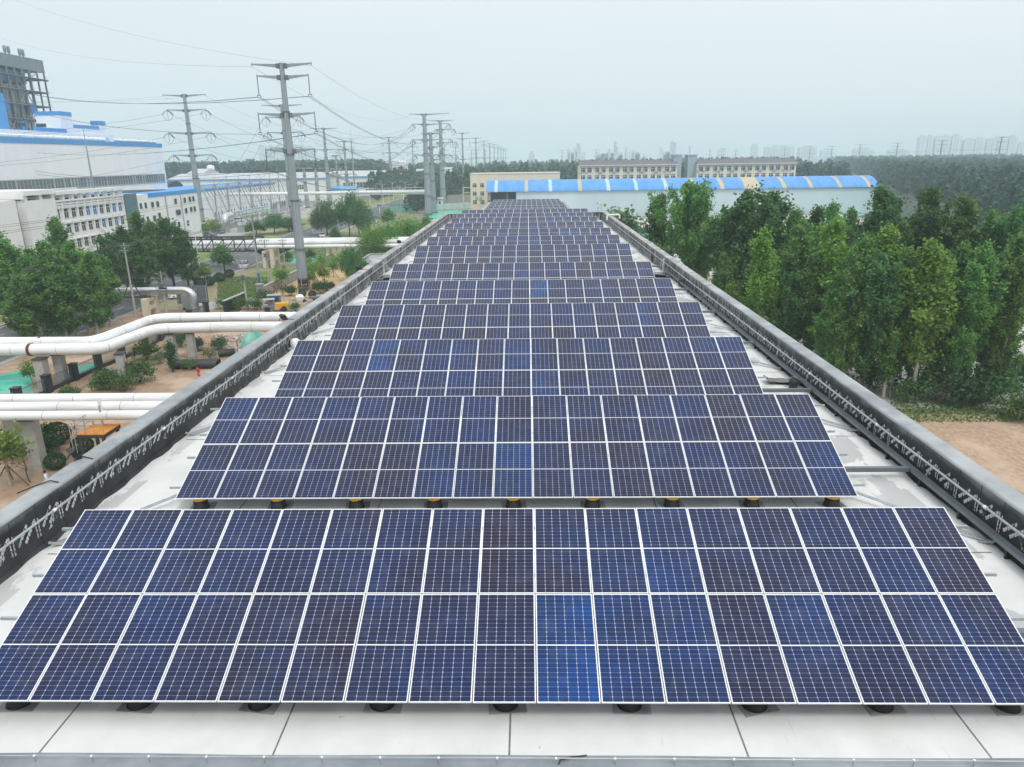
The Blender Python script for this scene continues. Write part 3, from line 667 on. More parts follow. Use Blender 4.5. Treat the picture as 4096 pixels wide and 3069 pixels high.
for px, py, Y, lb in ((2420, 828, 150, 'small tree behind the far right parapet corner'), (2482, 842, 158, 'round dark small tree before the pale shed wall')):
    p = gy(px, py, Y); plant('small' if px > 2450 else 'yng', (p.x, p.y, 0), 1, (max(1, p.z / 5) * (1.25 if px > 2450 else .8),) * 2 + (p.z / 5 if px > 2450 else p.z / 4,), lb, 'tree', None, 'small_tree')
# ---- trees along the road on the left
gl = 'leafy trees along the left road'
LEFT = [('pop0', 20, 950, 99, 'leafy poplar cut off by the left edge of the photo'), ('pop1', 100, 985, 103, 'poplar second from the left edge, before the office block'), ('pop3', 165, 960, 97, 'full green tree third from the left edge'),
        ('pop5', 200, 860, 113, 'tallest pointed poplar before the office windows'), ('pop4', 285, 962, 104, 'rounded yellow tinted poplar left of the concrete utility pole'), ('pop2', 330, 1000, 99, 'poplar overhanging the road beside the left utility pole'), ('pop0', 240, 1030, 100, 'shaded poplar in the middle of the left clump'),
        ('pop1', 540, 838, 140, 'pointed tree standing before the teal stair tower'), ('drk2', 470, 905, 136, 'dark tree before the right end of the office block'), ('drk0', 420, 945, 128, 'dark tree between the office and the road'), ('pop3', 600, 880, 138, 'dense dark tree right of the teal stair tower'), ('drk1', 655, 870, 143, 'twin pointed dark tree left of the white street lamp'), ('drk0', 720, 905, 140, 'dark tree nearest the white street lamp'), ('drk2', 545, 960, 126, 'dark tree right behind the tall utility pole'), ('pop1', 60, 1100, 92, 'poplar low at the left edge above the white pipes'), ('pop4', 130, 1060, 96, 'broad poplar low in the left clump over the road'), ('pop2', 215, 1090, 97, 'green poplar with low branches above the stepped pipe'), ('pop5', 390, 1010, 108, 'poplar reaching over the road behind the utility pole'), ('pop3', -40, 900, 105, 'poplar trunk and crown mostly outside the left edge')]
for kind, px, py, Y, words in LEFT:
    p = gy(px, py, Y); h0 = {'pop': 16, 'drk': 14}[kind[:3]]; s = p.z / h0
    wd = min(max(s, .85) * 1.3, 1.45); plant(kind, (p.x, p.y, 0), prg.uniform(0, 6.28), (wd, wd, s), words, 'tree', gl, 'roadside_tree')
STREET = [(1090, 850, 255, 'street0', 1.0, 'wide dark street tree left of the tall steel pole'), (1150, 868, 262, 'street1', .95, 'dark street tree directly behind the tall steel pole'), (1180, 890, 275, 'street0', .8, 'dark street tree right of the tall steel pole'),
          (1020, 880, 252, 'street1', .95, 'leftmost wide street tree beside the truss bridge'), (1298, 800, 248, 'street0', 1.05, 'dark street tree behind the third utility pole'), (1278, 835, 246, 'street1', .9, 'street tree half behind the street lamp by the road'),
          (1385, 765, 245, 'street0', 1.1, 'broad dark tree with bare trunks beside the middle of the road'), (1440, 800, 240, 'street1', 1.05, 'round dark tree right of the bare trunked one'), (1545, 835, 262, 'small', 1.9, 'isolated upright dark tree by the parked cars'),
          (1340, 905, 205, 'small', 1.0, 'thin young tree at the road edge'), (1455, 890, 236, 'small', 1.2, 'thin tree at the foot of the tall wooden utility pole')]
for px, py, Y, k, s, lb in STREET:
    p = gy(px, py, Y); h0 = {'s': 11}.get(k[0], 5); h0 = 5 if k == 'small' else 11; sz = p.z / h0; plant(k, (p.x, p.y, 0), prg.uniform(0, 6), (max(.75, s * .95),) * 2 + (sz,), lb, 'tree', 'street trees along the road', 'street_tree')
for i, (px, py, Y, lb) in enumerate(((1620, 880, 182, 'bright green willow bush filling the corner beside the parapet'), (1555, 900, 176, 'light green willow bush left of the biggest one'), (1490, 915, 172, 'light willow bush nearest the white pipes'), (1690, 862, 215, 'darker green bush by the far parapet'), (1680, 895, 190, 'bright willow bush touching the parapet'))):
    p = gy(px, py, Y); plant('willow' if i != 3 else 'street0', (p.x, p.y, 0), i, (1.0 if i != 3 else .8, 1.0 if i != 3 else .8, max(.45, p.z / (7.5 if i != 3 else 11))), lb, 'tree', 'willows by the parapet', 'willow_bush')
for px, py, lb, s in ((801, 1149, 'clipped round bush beside the back of the metal sign boards', 1), (840, 1142, 'clipped round bush at the white trunk, second along the verge', 1), (880, 1127, 'clipped round bush, third along the verge', 1.02), (919, 1111, 'clipped round bush furthest along the verge', .95)):
    plant('ball', g(px, py), px, s, lb, 'bush', 'clipped bushes on the road verge', 'clipped_bush', 'crown', 'stem')
for px, py, k, s, lb in ((826, 1148, 'yng', 1.35, 'slender light green tree beside the street lamp'), (903, 1114, 'small', 1.45, 'dense small dark tree with white painted foot on the verge'), (781, 1148, 'yng', .8, 'tiny bent sapling at the road edge')):
    plant(k, g(px, py), px, s, lb, 'tree', None, 'verge_tree')
# ---- garden between pipes and factory
GARD = [(175, 1780, 'shrub2', 1.0, 'dark leafy bush nearest the thick concrete pier'), (232, 1775, 'ball', 1.05, 'dark rounded bush right of the concrete pier'), (198, 1815, 'shrub1', 1.0, 'dark bush below the rounded one'), (226, 1875, 'ball', .72, 'low clipped bush just left of the walking man'), (335, 1812, 'ball', .8, 'round bush below the orange platform'),
        (440, 1555, 'shrub0', 1.05, 'spreading green bush in front of the black fence pillar'), (500, 1565, 'shrub0', .9, 'bright green bush below the double pipes'), (560, 1530, 'shrub0', 1.3, 'light green bush at the foot of the concrete leg'), (400, 1560, 'shrub2', .8, 'green bush below the fence panel'), (590, 1440, 'shrub0', 1.2, 'green bush right of the tall concrete leg'),
        (690, 1488, 'cone', .75, 'conical dark fir bush left of the corrugated pipes'), (640, 1455, 'weed', 1.2, 'dry twiggy bush beside the fir bush'), (760, 1480, 'weed', 1.2, 'sparse bush in front of the corrugated pipes'), (790, 1400, 'shrub1', .9, 'dark bush under the right end of the double pipes'), (880, 1400, 'shrub0', .9, 'green bush beside the rubbish heap'), (950, 1410, 'bare', .75, 'leafless little tree by the green covered heap'), (725, 1385, 'shrub2', 1.1, 'dark bush between the two concrete legs'),
        (285, 1600, 'shrub0', .8, 'light bush at the end of the fence'), (130, 1545, 'yng', .8, 'young light green tree in front of the left pipe pier'), (410, 1525, 'shrub2', .8, 'dark shrub tucked against the fence pillar'), (840, 1440, 'weed', 1.1, 'grey twiggy bush before the short black pipe'),
        (900, 1235, 'shrub2', 1.0, 'dark bush left of the leaning concrete pole'), (960, 1240, 'shrub0', 1.1, 'green bush at the foot of the concrete pole'), (1025, 1240, 'shrub2', 1.0, 'dark bush behind the parked loader'), (1080, 1215, 'shrub1', 1.1, 'dark bush above the yellow loader'), (1180, 1245, 'shrub2', .75, 'small round bush right of the yellow loader'), (1160, 1185, 'shrub2', 1.1, 'dark bush left of the striped pole foot'), (1211, 1185, 'ball', .65, 'small round bush at the striped pole foot'), (1250, 1190, 'ball', .65, 'brownish round bush right of the striped pole foot'), (1280, 1175, 'shrub1', 1.25, 'big dark bush by the parapet beside the sand'), (1315, 1165, 'shrub1', 1.0, 'dark bush squeezed against the parapet'), (1050, 1195, 'weed', 1.4, 'loose twiggy shrub by the end of the brick wall'),
        (1240, 1045, 'shrub0', 1.4, 'green thicket under the far white pipes'), (1150, 1045, 'shrub0', 1.2, 'green weeds before the far pipe legs'), (1460, 1010, 'shrub2', 1.2, 'dark shrub beside the far pipe leg')]
for px, py, k, s, lb in GARD: plant(k, g(px, py), px * .7, s, lb, 'bush' if k != 'yng' else 'tree', 'garden bushes left of the factory', 'garden_bush', 'crown', 'stem')
for px, py, s, lb in ((122, 1930, .95, 'leafless small tree with a wooden brace beside the walking man'), (283, 1800, .8, 'leafless small tree left of the orange platform'), (300, 1720, .8, 'leafless small tree behind the orange platform'), (165, 1730, .9, 'leafless braced tree behind the dark bushes'), (1110, 1200, 1.1, 'bare grey tree beside the yellow loader'), (410, 1700, .7, 'bare sapling right of the orange platform')):
    plant('bare', g(px, py), px, s, lb, 'tree', 'bare young trees in the garden', 'bare_tree', 'twigs')
for i, (px, py, s, lb) in enumerate(((45, 1945, 1.35, 'yellow green sapling with stakes at the left edge'), (1260, 1130, 1.3, 'staked sapling on the sand right of the steel pole'), (1300, 1145, 1.2, 'staked sapling nearest the parapet on the sand'), (1335, 1110, 1.1, 'staked sapling in the middle of the sand'), (1240, 1160, 1.2, 'front staked sapling on the sand'), (1215, 1100, 1.1, 'staked sapling behind the steel pole'), (1345, 1080, 1.0, 'furthest staked sapling on the sand'), (1290, 1085, 1.1, 'staked sapling close to the long brick wall'), (1130, 1160, 1.3, 'thin pale sapling before the steel pole'), (1390, 1065, 1.0, 'staked sapling by the big dark shrub'))):
    t = plant('yng', g(px, py), i * 1.3, s, lb, 'tree', 'staked saplings', 'staked_sapling')
    for k in range(3):
        a = 2.1 * k; MB().beam(V(math.cos(a) * 1.1, math.sin(a) * 1.1, 0), V(0, 0, 1.35), .06, .06).build('stake', M['wood_stake'], t)
for px, py, Y, lb in ((1420, 1000, 140, 'dense dark shrub tree between sand and parapet'), (1445, 1045, 128, 'dark shrub leaning against the parapet'), (1395, 990, 150, 'dark shrub behind the dense one')):
    p = gy(px, py, Y); plant('street1', (p.x, p.y, 0), px, (.55, .55, max(.3, p.z / 11)), lb, 'tree', None, 'shrub_tree')
for i, (px, py, s, lb) in enumerate(((725, 890, 1, 'light green young tree before the white annex, leftmost of the row'), (765, 885, 1, 'light green young tree beside the second steel pole'), (828, 905, .9, 'light green young tree right of the second steel pole'), (858, 895, 1.1, 'taller light green young tree near the silver elbow pipe'))):
    p = gy(px, py - 20, 232 + i * 3); plant('yng', (p.x, p.y, 0), i, (1.9, 1.9, 1.7), lb, 'tree', 'young trees in the plant yard', 'yard_tree')
# ---- woods far off
def mass(name, label, spots, seed, faces=110, leaf=1.5, shape=(2.6, 2.6, 8.0)):
    rs = np.random.RandomState(seed); va, qa = [], []; off = 0; variants = []
    for k in range(6):
        q = rs.normal(size=(faces, 3)); q /= np.linalg.norm(q, axis=1)[:, None]; q *= rs.uniform(.72, 1.05, faces)[:, None]
        tz = (q[:, 2] + 1) / 2; wx = np.where(tz > .35, 1 - .62 * (tz - .35) / .65, .75 + .7 * tz)[:, None]; q[:, :2] *= wx
        variants.append(q)
    for i, (x, y, h, wd) in enumerate(spots):
        q = variants[i % 6]; a = rs.uniform(0, 6.283); c, s = math.cos(a), math.sin(a)
        P = np.stack([(q[:, 0] * c - q[:, 1] * s) * wd + x, (q[:, 0] * s + q[:, 1] * c) * wd + y, (q[:, 2] * .5 + .5) * h * .93 + h * .07], 1)
        v, f = leaf_quads(P, leaf * wd / 2.6, rs, .35); va.append(v); qa.append(f + off); off += len(v)
    me = np_mesh(name, np.concatenate(va), np.concatenate(qa), [M['leaf_far']]); o = link(name, me); tag(o, label, 'wood', kind='stuff'); return o
frg = random.Random(8)
def scatter(n, x0, x1, y0, y1, test, h=(12, 17), w_=(2.4, 3.6)):
    out = []
    while len(out) < n:
        y = y0 * (y1 / y0) ** frg.random(); x = frg.uniform(x0, x1)
        if test(x, y): out.append((x, y, frg.uniform(*h) * (1 + .0001 * y), frg.uniform(*w_) * (1 + y / 1400)))
    return out
# ================================================================ ground, road, yards
def struct(name, mb_or_pts, mat, z=None, label=None):
    if isinstance(mb_or_pts, MB): o = mb_or_pts.build(name, mat)
    else:
        m = MB(); m.poly([V(p[0], p[1], z) for p in mb_or_pts]); o = m.build(name, mat)
    return tag(o, label, None, None, 'structure')
def rect(x0, x1, y0, y1): return [(x0, y0), (x1, y0), (x1, y1), (x0, y1)]
pm('far_ground', (.17, .18, .10), (.13, .16, .07), .012, .95, space='Position', c3=(.25, .22, .16), s3=.006)
pm('sand', (.52, .37, .20), (.45, .315, .165), .8, .95, bump=.5, space='Position', c3=(.50, .34, .18), s3=.25)
pm('field_soil', (.45, .325, .23), (.30, .205, .145), 3.2, .95, bump=.9, space='Position', c3=(.48, .36, .265), s3=.18, stretch=(1, .5, 1))
pm('garden_soil', (.33, .225, .15), (.265, .18, .12), 1.3, .95, bump=.9, space='Position', c3=(.41, .315, .235), s3=.22)
pm('verge', (.27, .235, .155), (.21, .20, .115), 1.0, .95, bump=.5, space='Position', c3=(.10, .18, .04), s3=.075)
pm('rubble_ground', (.47, .45, .43), (.36, .35, .34), .5, .95, bump=.6, space='Position', c3=(.56, .54, .52), s3=.1)
pm('road_paint', (.62, .62, .60), (.42, .42, .41), 2.5, .8, space='Position')
pm('kerb', (.46, .455, .44), (.38, .375, .36), 1, .9, space='Position')
struct('ground', rect(-6000, 6000, -600, 6000), M['far_ground'], 0)
struct('garden_ground', [(-50.5, 10), (-13, 10), (-13, 142), (-49.2, 142)], M['garden_soil'], .004)
struct('sand_ground', [(-49, 131), (-13, 131), (-13, 180), (-49, 180)], M['sand'], .008)
struct('verge_ground', rect(-66.4, -50.5, -40, 120), M['garden_soil'], .006)
struct('verge_ground', [(-66.4, 120), (-49.5, 120), (-49, 420), (-66.4, 1400)], M['verge'], .007)
struct('grass_patch', [g(870, 1180), g(1010, 1130), g(1075, 1095), g(1110, 1070), g(1130, 1130), g(1080, 1165), g(1020, 1190), g(930, 1200)], M['grass'], .012)
struct('grass_patch', [g(1020, 1010), g(1060, 985), g(1340, 985), g(1250, 1050), g(1120, 1040)], M['grass'], .012)
struct('far_verge', rect(-99, -82.6, -40, 900), M['grass'], .006)
struct('plant_yard', rect(-290, -99, 60, 430), M['paving'], .010)
struct('side_apron', [g(700, 1180), g(780, 1250), g(830, 1245), g(900, 1215), g(780, 1200), g(735, 1170)], M['paving'], .014)
struct('parking_strip', [(-66.5, 200), (-60, 205), (-48, 262), (-40, 330), (-52, 345), (-66.5, 270)], M['verge'], .010)
struct('field', [(13.2, -20), (95, -20), (95, 67.5), (60, 66), (35, 66.5), (24, 68), (13.2, 72)], M['field_soil'], .004)
struct('rubble_yard', rect(13.2, 130, 68, 311), M['rubble_ground'], .003)
pm('wood_soil', (.04, .07, .04), (.03, .05, .03), .2, .95, space='Position'); struct('wood_floor', rect(95, 1300, 60, 1800), M['wood_soil'], .002)
struct('field', rect(-49, 13, 192, 311), M['rubble_ground'], .003)
rd = struct('road', rect(-82.5, -66.6, -60, 1500), M['asphalt'], .012)
m = MB()
for x in (-67.3, -81.8): m.poly([V(x - .09, -60, .016), V(x + .09, -60, .016), V(x + .09, 900, .016), V(x - .09, 900, .016)])
y = -60
while y < 700: m.poly([V(-74.62, y, .016), V(-74.46, y, .016), V(-74.46, y + 6, .016), V(-74.62, y + 6, .016)]); y += 15
for x in (-70.9, -78.2):
    y = -60
    while y < 500: m.poly([V(x - .06, y, .016), V(x + .06, y, .016), V(x + .06, y + 4, .016), V(x - .06, y + 4, .016)]); y += 10
struct('road_marking', m, M['road_paint'])
m = MB()
for a, b in ((-60, 121), (137, 330), (345, 1200)): m.bx(-66.6, -66.35, a, b, -.1, .14)
m.bx(-82.75, -82.5, -60, 1200, -.1, .14); struct('kerb', m, M['kerb'])
# green debris nets
def net(pts, h, label, seed, z=.02):
    rs = random.Random(seed); pts = [Vector((p[0], p[1], 0)) for p in pts]; c = sum(pts, V(0, 0, 0)) / len(pts); n = len(pts); m = MB(); rings = 7; vs = [c + V(0, 0, z + h)]; k = 4 * n
    ed = [pts[i // 4].lerp(pts[(i // 4 + 1) % n], (i % 4) / 4) for i in range(k)]
    for r in range(1, rings + 1):
        u = r / rings
        for e_ in ed: vs.append(c.lerp(e_, u * rs.uniform(.97, 1.03)) + V(0, 0, z + h * (1 - u ** 1.6) + rs.uniform(0, .12 + .06 * h) * (1 if r < rings else .1)))
    fs = [(0, 1 + i, 1 + (i + 1) % k) for i in range(k)] + [(1 + (r - 1) * k + i, 1 + (r - 1) * k + (i + 1) % k, 1 + r * k + (i + 1) % k, 1 + r * k + i)[::-1] for r in range(1, rings) for i in range(k)]
    m.add(vs, fs, 0, True); o = m.build('debris_net', M['net_green']); return tag(o, label, 'net')
Z8 = lambda x, y: g(x / 2.209, y / 2.209 + 1400)
net([Z8(-60, 240), Z8(150, 190), Z8(290, 145), Z8(290, 380), Z8(-60, 390)], .15, 'green debris net spread on the soil left of the concrete pier', 1)
net([Z8(520, 200), Z8(620, 160), Z8(790, 125), Z8(870, 135), Z8(700, 250), Z8(520, 330)], .12, 'green debris net lying behind the black fence', 2)
net([g(968, 1400), g(960, 1378), g(1015, 1330), g(1045, 1333), g(1050, 1352), g(1000, 1395)], 1.3, 'green net covering a heap beside the left parapet', 3)
net([g(1700, 858), g(1755, 846), g(1930, 834), g(1900, 850), g(1790, 880), g(1720, 872)], .4, 'turquoise net on the ground behind the far left parapet', 4)
net([g(2490, 960), g(2500, 934), g(2600, 920), g(2690, 925), g(2660, 990), g(2560, 1010)], .7, 'turquoise net heap at the foot of the pale shed wall', 5)
net([g(2860, 1180), g(2880, 1060), g(2960, 1050), g(3010, 1090), g(2990, 1160), g(2910, 1200)], .5, 'turquoise net heap seen under the grove', 6)
net([g(1150, 1040), g(1300, 1020), g(1310, 1035), g(1170, 1055)], .4, 'faded green net under the far white pipes', 7)
net([g(3100, 906), g(3440, 852), g(3460, 860), g(3110, 925)], .3, 'thin green net strip along the shed wall base', 8)
# heaps and grass
pm('coal', (.085, .085, .09), (.06, .06, .065), 1.5, .95, bump=.8)
m = MB(); m.lathe((0, 0, 0), [(8.5, 0), (6.5, 1.9), (4, 3.9), (1.6, 5.2), (.3, 5.6)], 16); c = g(2720, 1005); t = m.build('rubble_heap', M['coal']); t.location = (c.x + 4, c.y, 0); tag(t, 'dark grey spoil heap between the parapet and the broad bushy tree', 'heap')
m = MB(); rs_ = random.Random(4)
for i in range(160):
    p = g(rs_.uniform(960, 1260), rs_.uniform(1195, 1262)); s = rs_.uniform(.15, .7); m.box((p.x, p.y, s * .2), (s, s * rs_.uniform(.4, 1.4), s * .4), 0, rs_.uniform(0, 3), rs_.uniform(-.3, .3))
for i in range(70):
    p = g(rs_.uniform(860, 985), rs_.uniform(1330, 1420)); s = rs_.uniform(.15, .6); m.box((p.x, p.y, s * .15), (s, s * rs_.uniform(.4, 1.4), s * .3), 0, rs_.uniform(0, 3), rs_.uniform(-.3, .3))
tag(m.build('rubble', M['rubble_ground']), 'scattered pale building rubble beside the brick wall and the pipes', 'rubble', kind='stuff')
rs = np.random.RandomState(12); P = []
for poly, n in (((870, 1080, 1110, 1195), 9000), ((1000, 1300, 990, 1050), 7000), ((3560, 4096, 1600, 1690), 2500), ((1480, 1720, 860, 900), 2500)):
    for _ in range(n):
        p = g(rs.uniform(poly[0], poly[1]), rs.uniform(poly[2], poly[3]));
        if -66 < p.x < -14 and not (p.x > -49 and p.y > 131 and p.y < 182) or p.x > 22: P.append((p.x, p.y, .02 + .16 * rs.rand()))
P = np.array(P); v, q = leaf_quads(P, .24, rs, .3); tag(link('grass', np_mesh('grass', v, q, [M['leaf_grass']])), 'rough grass and weeds growing on the verges and field edge', 'grass', kind='stuff')
# ---- woods
mass('forest', 'dense grey green wood spreading behind the grove to the horizon at the right', scatter(2600, 60, 1500, 150, 1750, lambda x, y: .36 * y + 62 < x < .84 * y + 90 and not (60 < x < 190 and 300 < y < 420)) + scatter(500, 60, 420, 420, 900, lambda x, y: .10 * y < x < .42 * y), 3, 150, 1.9)
mass('forest', 'distant dark wood behind the two dormitory blocks and the yellow building', scatter(650, -60, 400, 430, 1500, lambda x, y: -.045 * y < x < .36 * y and y > 430 + .2 * abs(x), (13, 19)), 4, 130, 1.9)
mass('forest', 'distant wood in a dark band behind the industrial sheds at the left', scatter(1300, -900, -150, 640, 1500, lambda x, y: -.58 * y < x < -.19 * y, (18, 23), (3, 4.4)), 5, 130, 1.9)
mass('forest', 'trees in a loose belt between the far pylons and the road end', scatter(640, -260, -20, 430, 1300, lambda x, y: -.21 * y < x < -.045 * y and not (-92 < x < -56), (11, 18), (2.4, 3.8)) + scatter(40, -62, -50, 345, 520, lambda x, y: -57 < x < -51, (8, 13), (2, 3)), 6, 120, 1.4)
# ================================================================ pipes, fences, poles, cars on the left
def bend(pts, r=1.2, k=5):
    pts = [Vector(p) for p in pts]; out = [pts[0]]
    for a, b, c in zip(pts, pts[1:], pts[2:]):
        u, v = (a - b), (c - b); q = min(r, u.length * .45, v.length * .45); p0, p1 = b + u.normalized() * q, b + v.normalized() * q
        for i in range(k + 1): t = i / k; out.append(p0.lerp(b, t).lerp(b.lerp(p1, t), t))
    return out + [pts[-1]]
def pipe(path, r, label, mat='pipe_white', n=20, name='pipe', group=None, joints=()):
    t = thing(name, label, 'pipe', Vector(path[0]), 0, group); MB().tube(path, r, n).build('tube', M[mat], t, True)
    sm = MB(); acc = 0.
    for a, b in zip(path, path[1:]):
        a, b = Vector(a), Vector(b); L_ = (b - a).length; d = (b - a) / max(L_, 1e-6); u = 5.2 - acc
        while u < L_: q = a + d * u; sm.tube([q - d * .035, q + d * .035], r * 1.006, n, 0, False); u += 5.2
        acc = (acc + L_) % 5.2
    if sm.v and mat == 'pipe_white': sm.build('seam_band', M['galv'], t, True)
    for p, d in joints: MB().tube([Vector(p) - Vector(d) * .16, Vector(p) + Vector(d) * .16], r * 1.09, n).build('joint_band', M['rust'], t, True)
    return t
# nearest bundle: three pipes straight across to the factory
for y, r, lb in ((53.7, .385, 'front thinner white pipe of the nearest bundle'), (55.75, .475, 'middle white pipe of the nearest bundle'), (57.9, .475, 'rear white pipe of the nearest bundle')):
    pipe([V(-75, y, 4.92), V(-50, y, 4.92), V(-30, y, 4.92), V(XLO - .3, y, 4.92)], r, lb + ', crossing to the factory')
t = thing('pipe_vent', 'small white upright vent stub on the middle pipe of the nearest bundle', 'vent', g(403, 1642, 5.3)); MB().cyl((0, 0, -.2), .13, 1.25, 10).build('stub', M['pipe_white'], t); MB().bx(.05, .16, -.3, -.2, -1.1, .5).build('strap', M['galv'], t)
def pier_(loc, w_, d_, h, label, rz=0, cap=True):
    t = thing('pipe_pier', label, 'pier', loc, rz, 'concrete piers under the pipes'); m = MB(); w_ *= .8; d_ *= .8; m.bx(-w_ / 2, w_ / 2, -d_ / 2, d_ / 2, 0, h); m.build('column', M['concrete'], t)
    if cap: MB().bx(-w_ * .62, w_ * .62, -d_ * .62, d_ * .62, h, h + .12).build('bearing_plate', M['dark_steel'], t)
    return t
pier_((-40.6, 54.6, 0), 1.25, 1.1, 4.28, 'thick concrete pier under the nearest pipes, by the walking man'); pier_((-44.0, 57.0, 0), 1.1, 1.1, 4.28, 'shadowed thick concrete pier at the left edge under the nearest pipes'); pier_((-47.3, 54.6, 0), 1.2, 1.1, 4.28, 'concrete pier cut by the left edge under the nearest pipes')
# second bundle with the step
zf = 4.15
def gp(px, py, z): return g(px, py, z)
fr = [gp(1300, 1308, zf), gp(905, 1308, zf), gp(618, 1316, zf), gp(430, 1388, zf), gp(372, 1397, zf), gp(-260, 1402, zf)]
fr = [V(XLO - .3, fr[0].y - .4, zf)] + fr[1:]
pipe(bend(fr, 2.0, 6), .66, 'front white pipe of the stepped double pipe', joints=[(gp(124, 1399, zf), (1, 0, 0))])
zb = 4.75
bk = [gp(1300, 1268, zb), gp(905, 1268, zb), gp(622, 1273, zb), gp(420, 1352, zb), gp(360, 1369, zb), gp(-260, 1372, zb)]
bk = [V(XLO - .3, bk[0].y - .4, zb)] + bk[1:]
pipe(bend(bk, 2.0, 6), .62, 'rear white pipe of the stepped double pipe', joints=[(gp(165, 1369, zb), (1, 0, 0))])
c = gp(545, 1370, zf)
pier_((-46.4, fr[1].y - 10.2, 0), 1.0, 1.3, 3.45, 'tall concrete leg where the double pipe steps down', .25); p = gp(680, 1340, 3.3); pier_((p.x, p.y, 0), 1.15, 1.1, 3.4, 'broad concrete leg under the straight double pipe, left one'); p = gp(757, 1338, 3.3); pier_((p.x, p.y + .2, 0), 1.0, 1.0, 3.4, 'broad concrete leg under the straight double pipe, right one')
p = gp(160, 1440, 3.2); pier_((p.x, p.y, 0), 1.3, 1.3, 3.3, 'massive concrete pier below the rusty joint of the double pipe'); p = gp(215, 1430, 3.2); pier_((p.x, p.y + .8, 0), 1.2, 1.2, 3.3, 'second concrete pier just right of the rusty joint')
# third bundle and its bridge over the road
Y3 = 172.
def p3(px, py, dy=0.): q = gy(px, py, Y3 + dy); return q
z3 = p3(1200, 985).z
for dy, dz, r, lb in ((-.9, 0, .42, 'front thin white pipe of the far bundle'), (.5, .75, .55, 'middle white pipe of the far bundle'), (2.2, 1.05, .62, 'rear thick white pipe of the far bundle')):
    pipe([V(-100, Y3 + dy, z3 + dz), V(-70, Y3 + dy, z3 + dz), V(XLO - .3, Y3 + dy, z3 + dz)], r, lb + ' spanning the road to the factory', group=None)
t = thing('truss_bridge', 'dark steel truss bridge carrying the far white pipes over the road', 'bridge', (-83, Y3, 0)); zc = z3 - .75; zt_ = z3 + 2.0
for y in (Y3 - 2.0, Y3 + 3.4):
    m = MB(); m.beam((-101, y, zc), (-63.4, y, zc), .3, .4); m.beam((-101, y, zt_), (-63.4, y, zt_), .3, .36); m.build('chord', M['dark_steel'], t, True)
    m = MB(); x = -101
    for k in range(15): m.beam((x, y, zc), (x, y, zt_), .2); m.beam((x, y, zc), (x + 2.5, y, zt_), .18); x += 2.5
    m.beam((x, y, zc), (x, y, zt_), .3); m.build('web', M['dark_steel'], t, True)
m = MB()
for k in range(16): x = -101 + 2.5 * k; m.beam((x, Y3 - 2, zt_), (x, Y3 + 3.4, zt_), .12); m.beam((x, Y3 - 2, zc), (x, Y3 + 3.4, zc), .14)
for k in range(7): m.beam((-101 + 5 * k, Y3 - 2, zt_), (-96 + 5 * k, Y3 + 3.4, zt_), .1)
m.build('cross_bracing', M['dark_steel'], t, True)
t = thing('bridge_sign', 'small round white speed sign hung on the truss bridge', 'sign', gy(803, 989, Y3 - 2.2)); MB().tube([V(0, -.02, 0), V(0, .02, 0)], .42, 18).build('plate', M['white_paint'], t); MB().tube([V(0, -.03, 0), V(0, -.005, 0)], .42, 18).build('ring', M['rust'], t); MB().tube([V(0, -.04, 0), V(0, -.01, 0)], .33, 18).build('face', M['white_paint'], t)
def yframe(loc, label, h, sp, along='y', w_=.9):
    t = thing('pipe_support_frame', label, 'support frame', loc)
    for s_ in (-1, 1):
        c = (0, s_ * sp / 2, h / 2) if along == 'y' else (s_ * sp / 2, 0, h / 2); MB().box(c, (w_, w_, h)).build('leg', M['cream_trim'], t)
    for z in (h - .35, h * .42):
        MB().box((0, 0, z), (w_ * .7, sp - w_, .5) if along == 'y' else (sp - w_, w_ * .7, .5)).build('beam', M['cream_trim'], t)
yframe((-62.0, Y3 + .6, 0), 'cream concrete frame holding the bridge end beside the road', zc - .15, 3.4); yframe((-60.2, Y3 + .6, 0), 'second cream concrete frame close behind the bridge end', z3 - .5, 3.4)
for i, x in enumerate((-54, -48.5, -46.8, -41.5)): pier_((x, Y3 + .4 + (i % 2), 0), .7, .7, z3 - .45, f'slim concrete leg under the far pipes, {ORD[i]} from the road', 0, False)
# fourth: far pipe with white truss over the road
Y4 = 345.; z4 = gy(1600, 769, Y4).z
pipe([V(-150, Y4, z4), V(-100, Y4, z4), V(-46.5, Y4, z4)], .75, 'big white pipe crossing the road far behind, above the street lamps')
t = thing('truss_bridge', 'white truss stiffening the far pipe where it spans the road', 'bridge', (-66, Y4, 0)); m = MB()
for y in (Y4 - 1.3, Y4 + 1.3):
    for z in (z4 + .9, z4 - .9): m.beam((-86, y, z), (-46.5, y, z), .16)
    for k in range(16): x = -86 + 2.46 * k; m.beam((x, y, z4 - .9), (x + 2.46, y, z4 + .9 if k % 2 == 0 else z4 - .9), .09); m.beam((x, y, z4 + .9), (x, y, z4 + 1.9), .06)
    m.beam((-86, y, z4 + 1.9), (-46.5, y, z4 + 1.9), .07)
m.build('truss', M['white_paint'], t, True)
for i, x in enumerate((-145, -128, -112, -98, -86, -47)): pier_((x, Y4, 0), .8, .8, z4 - .75, f'white leg under the far road crossing pipe, {ORD[i]} from the left', 0, False)
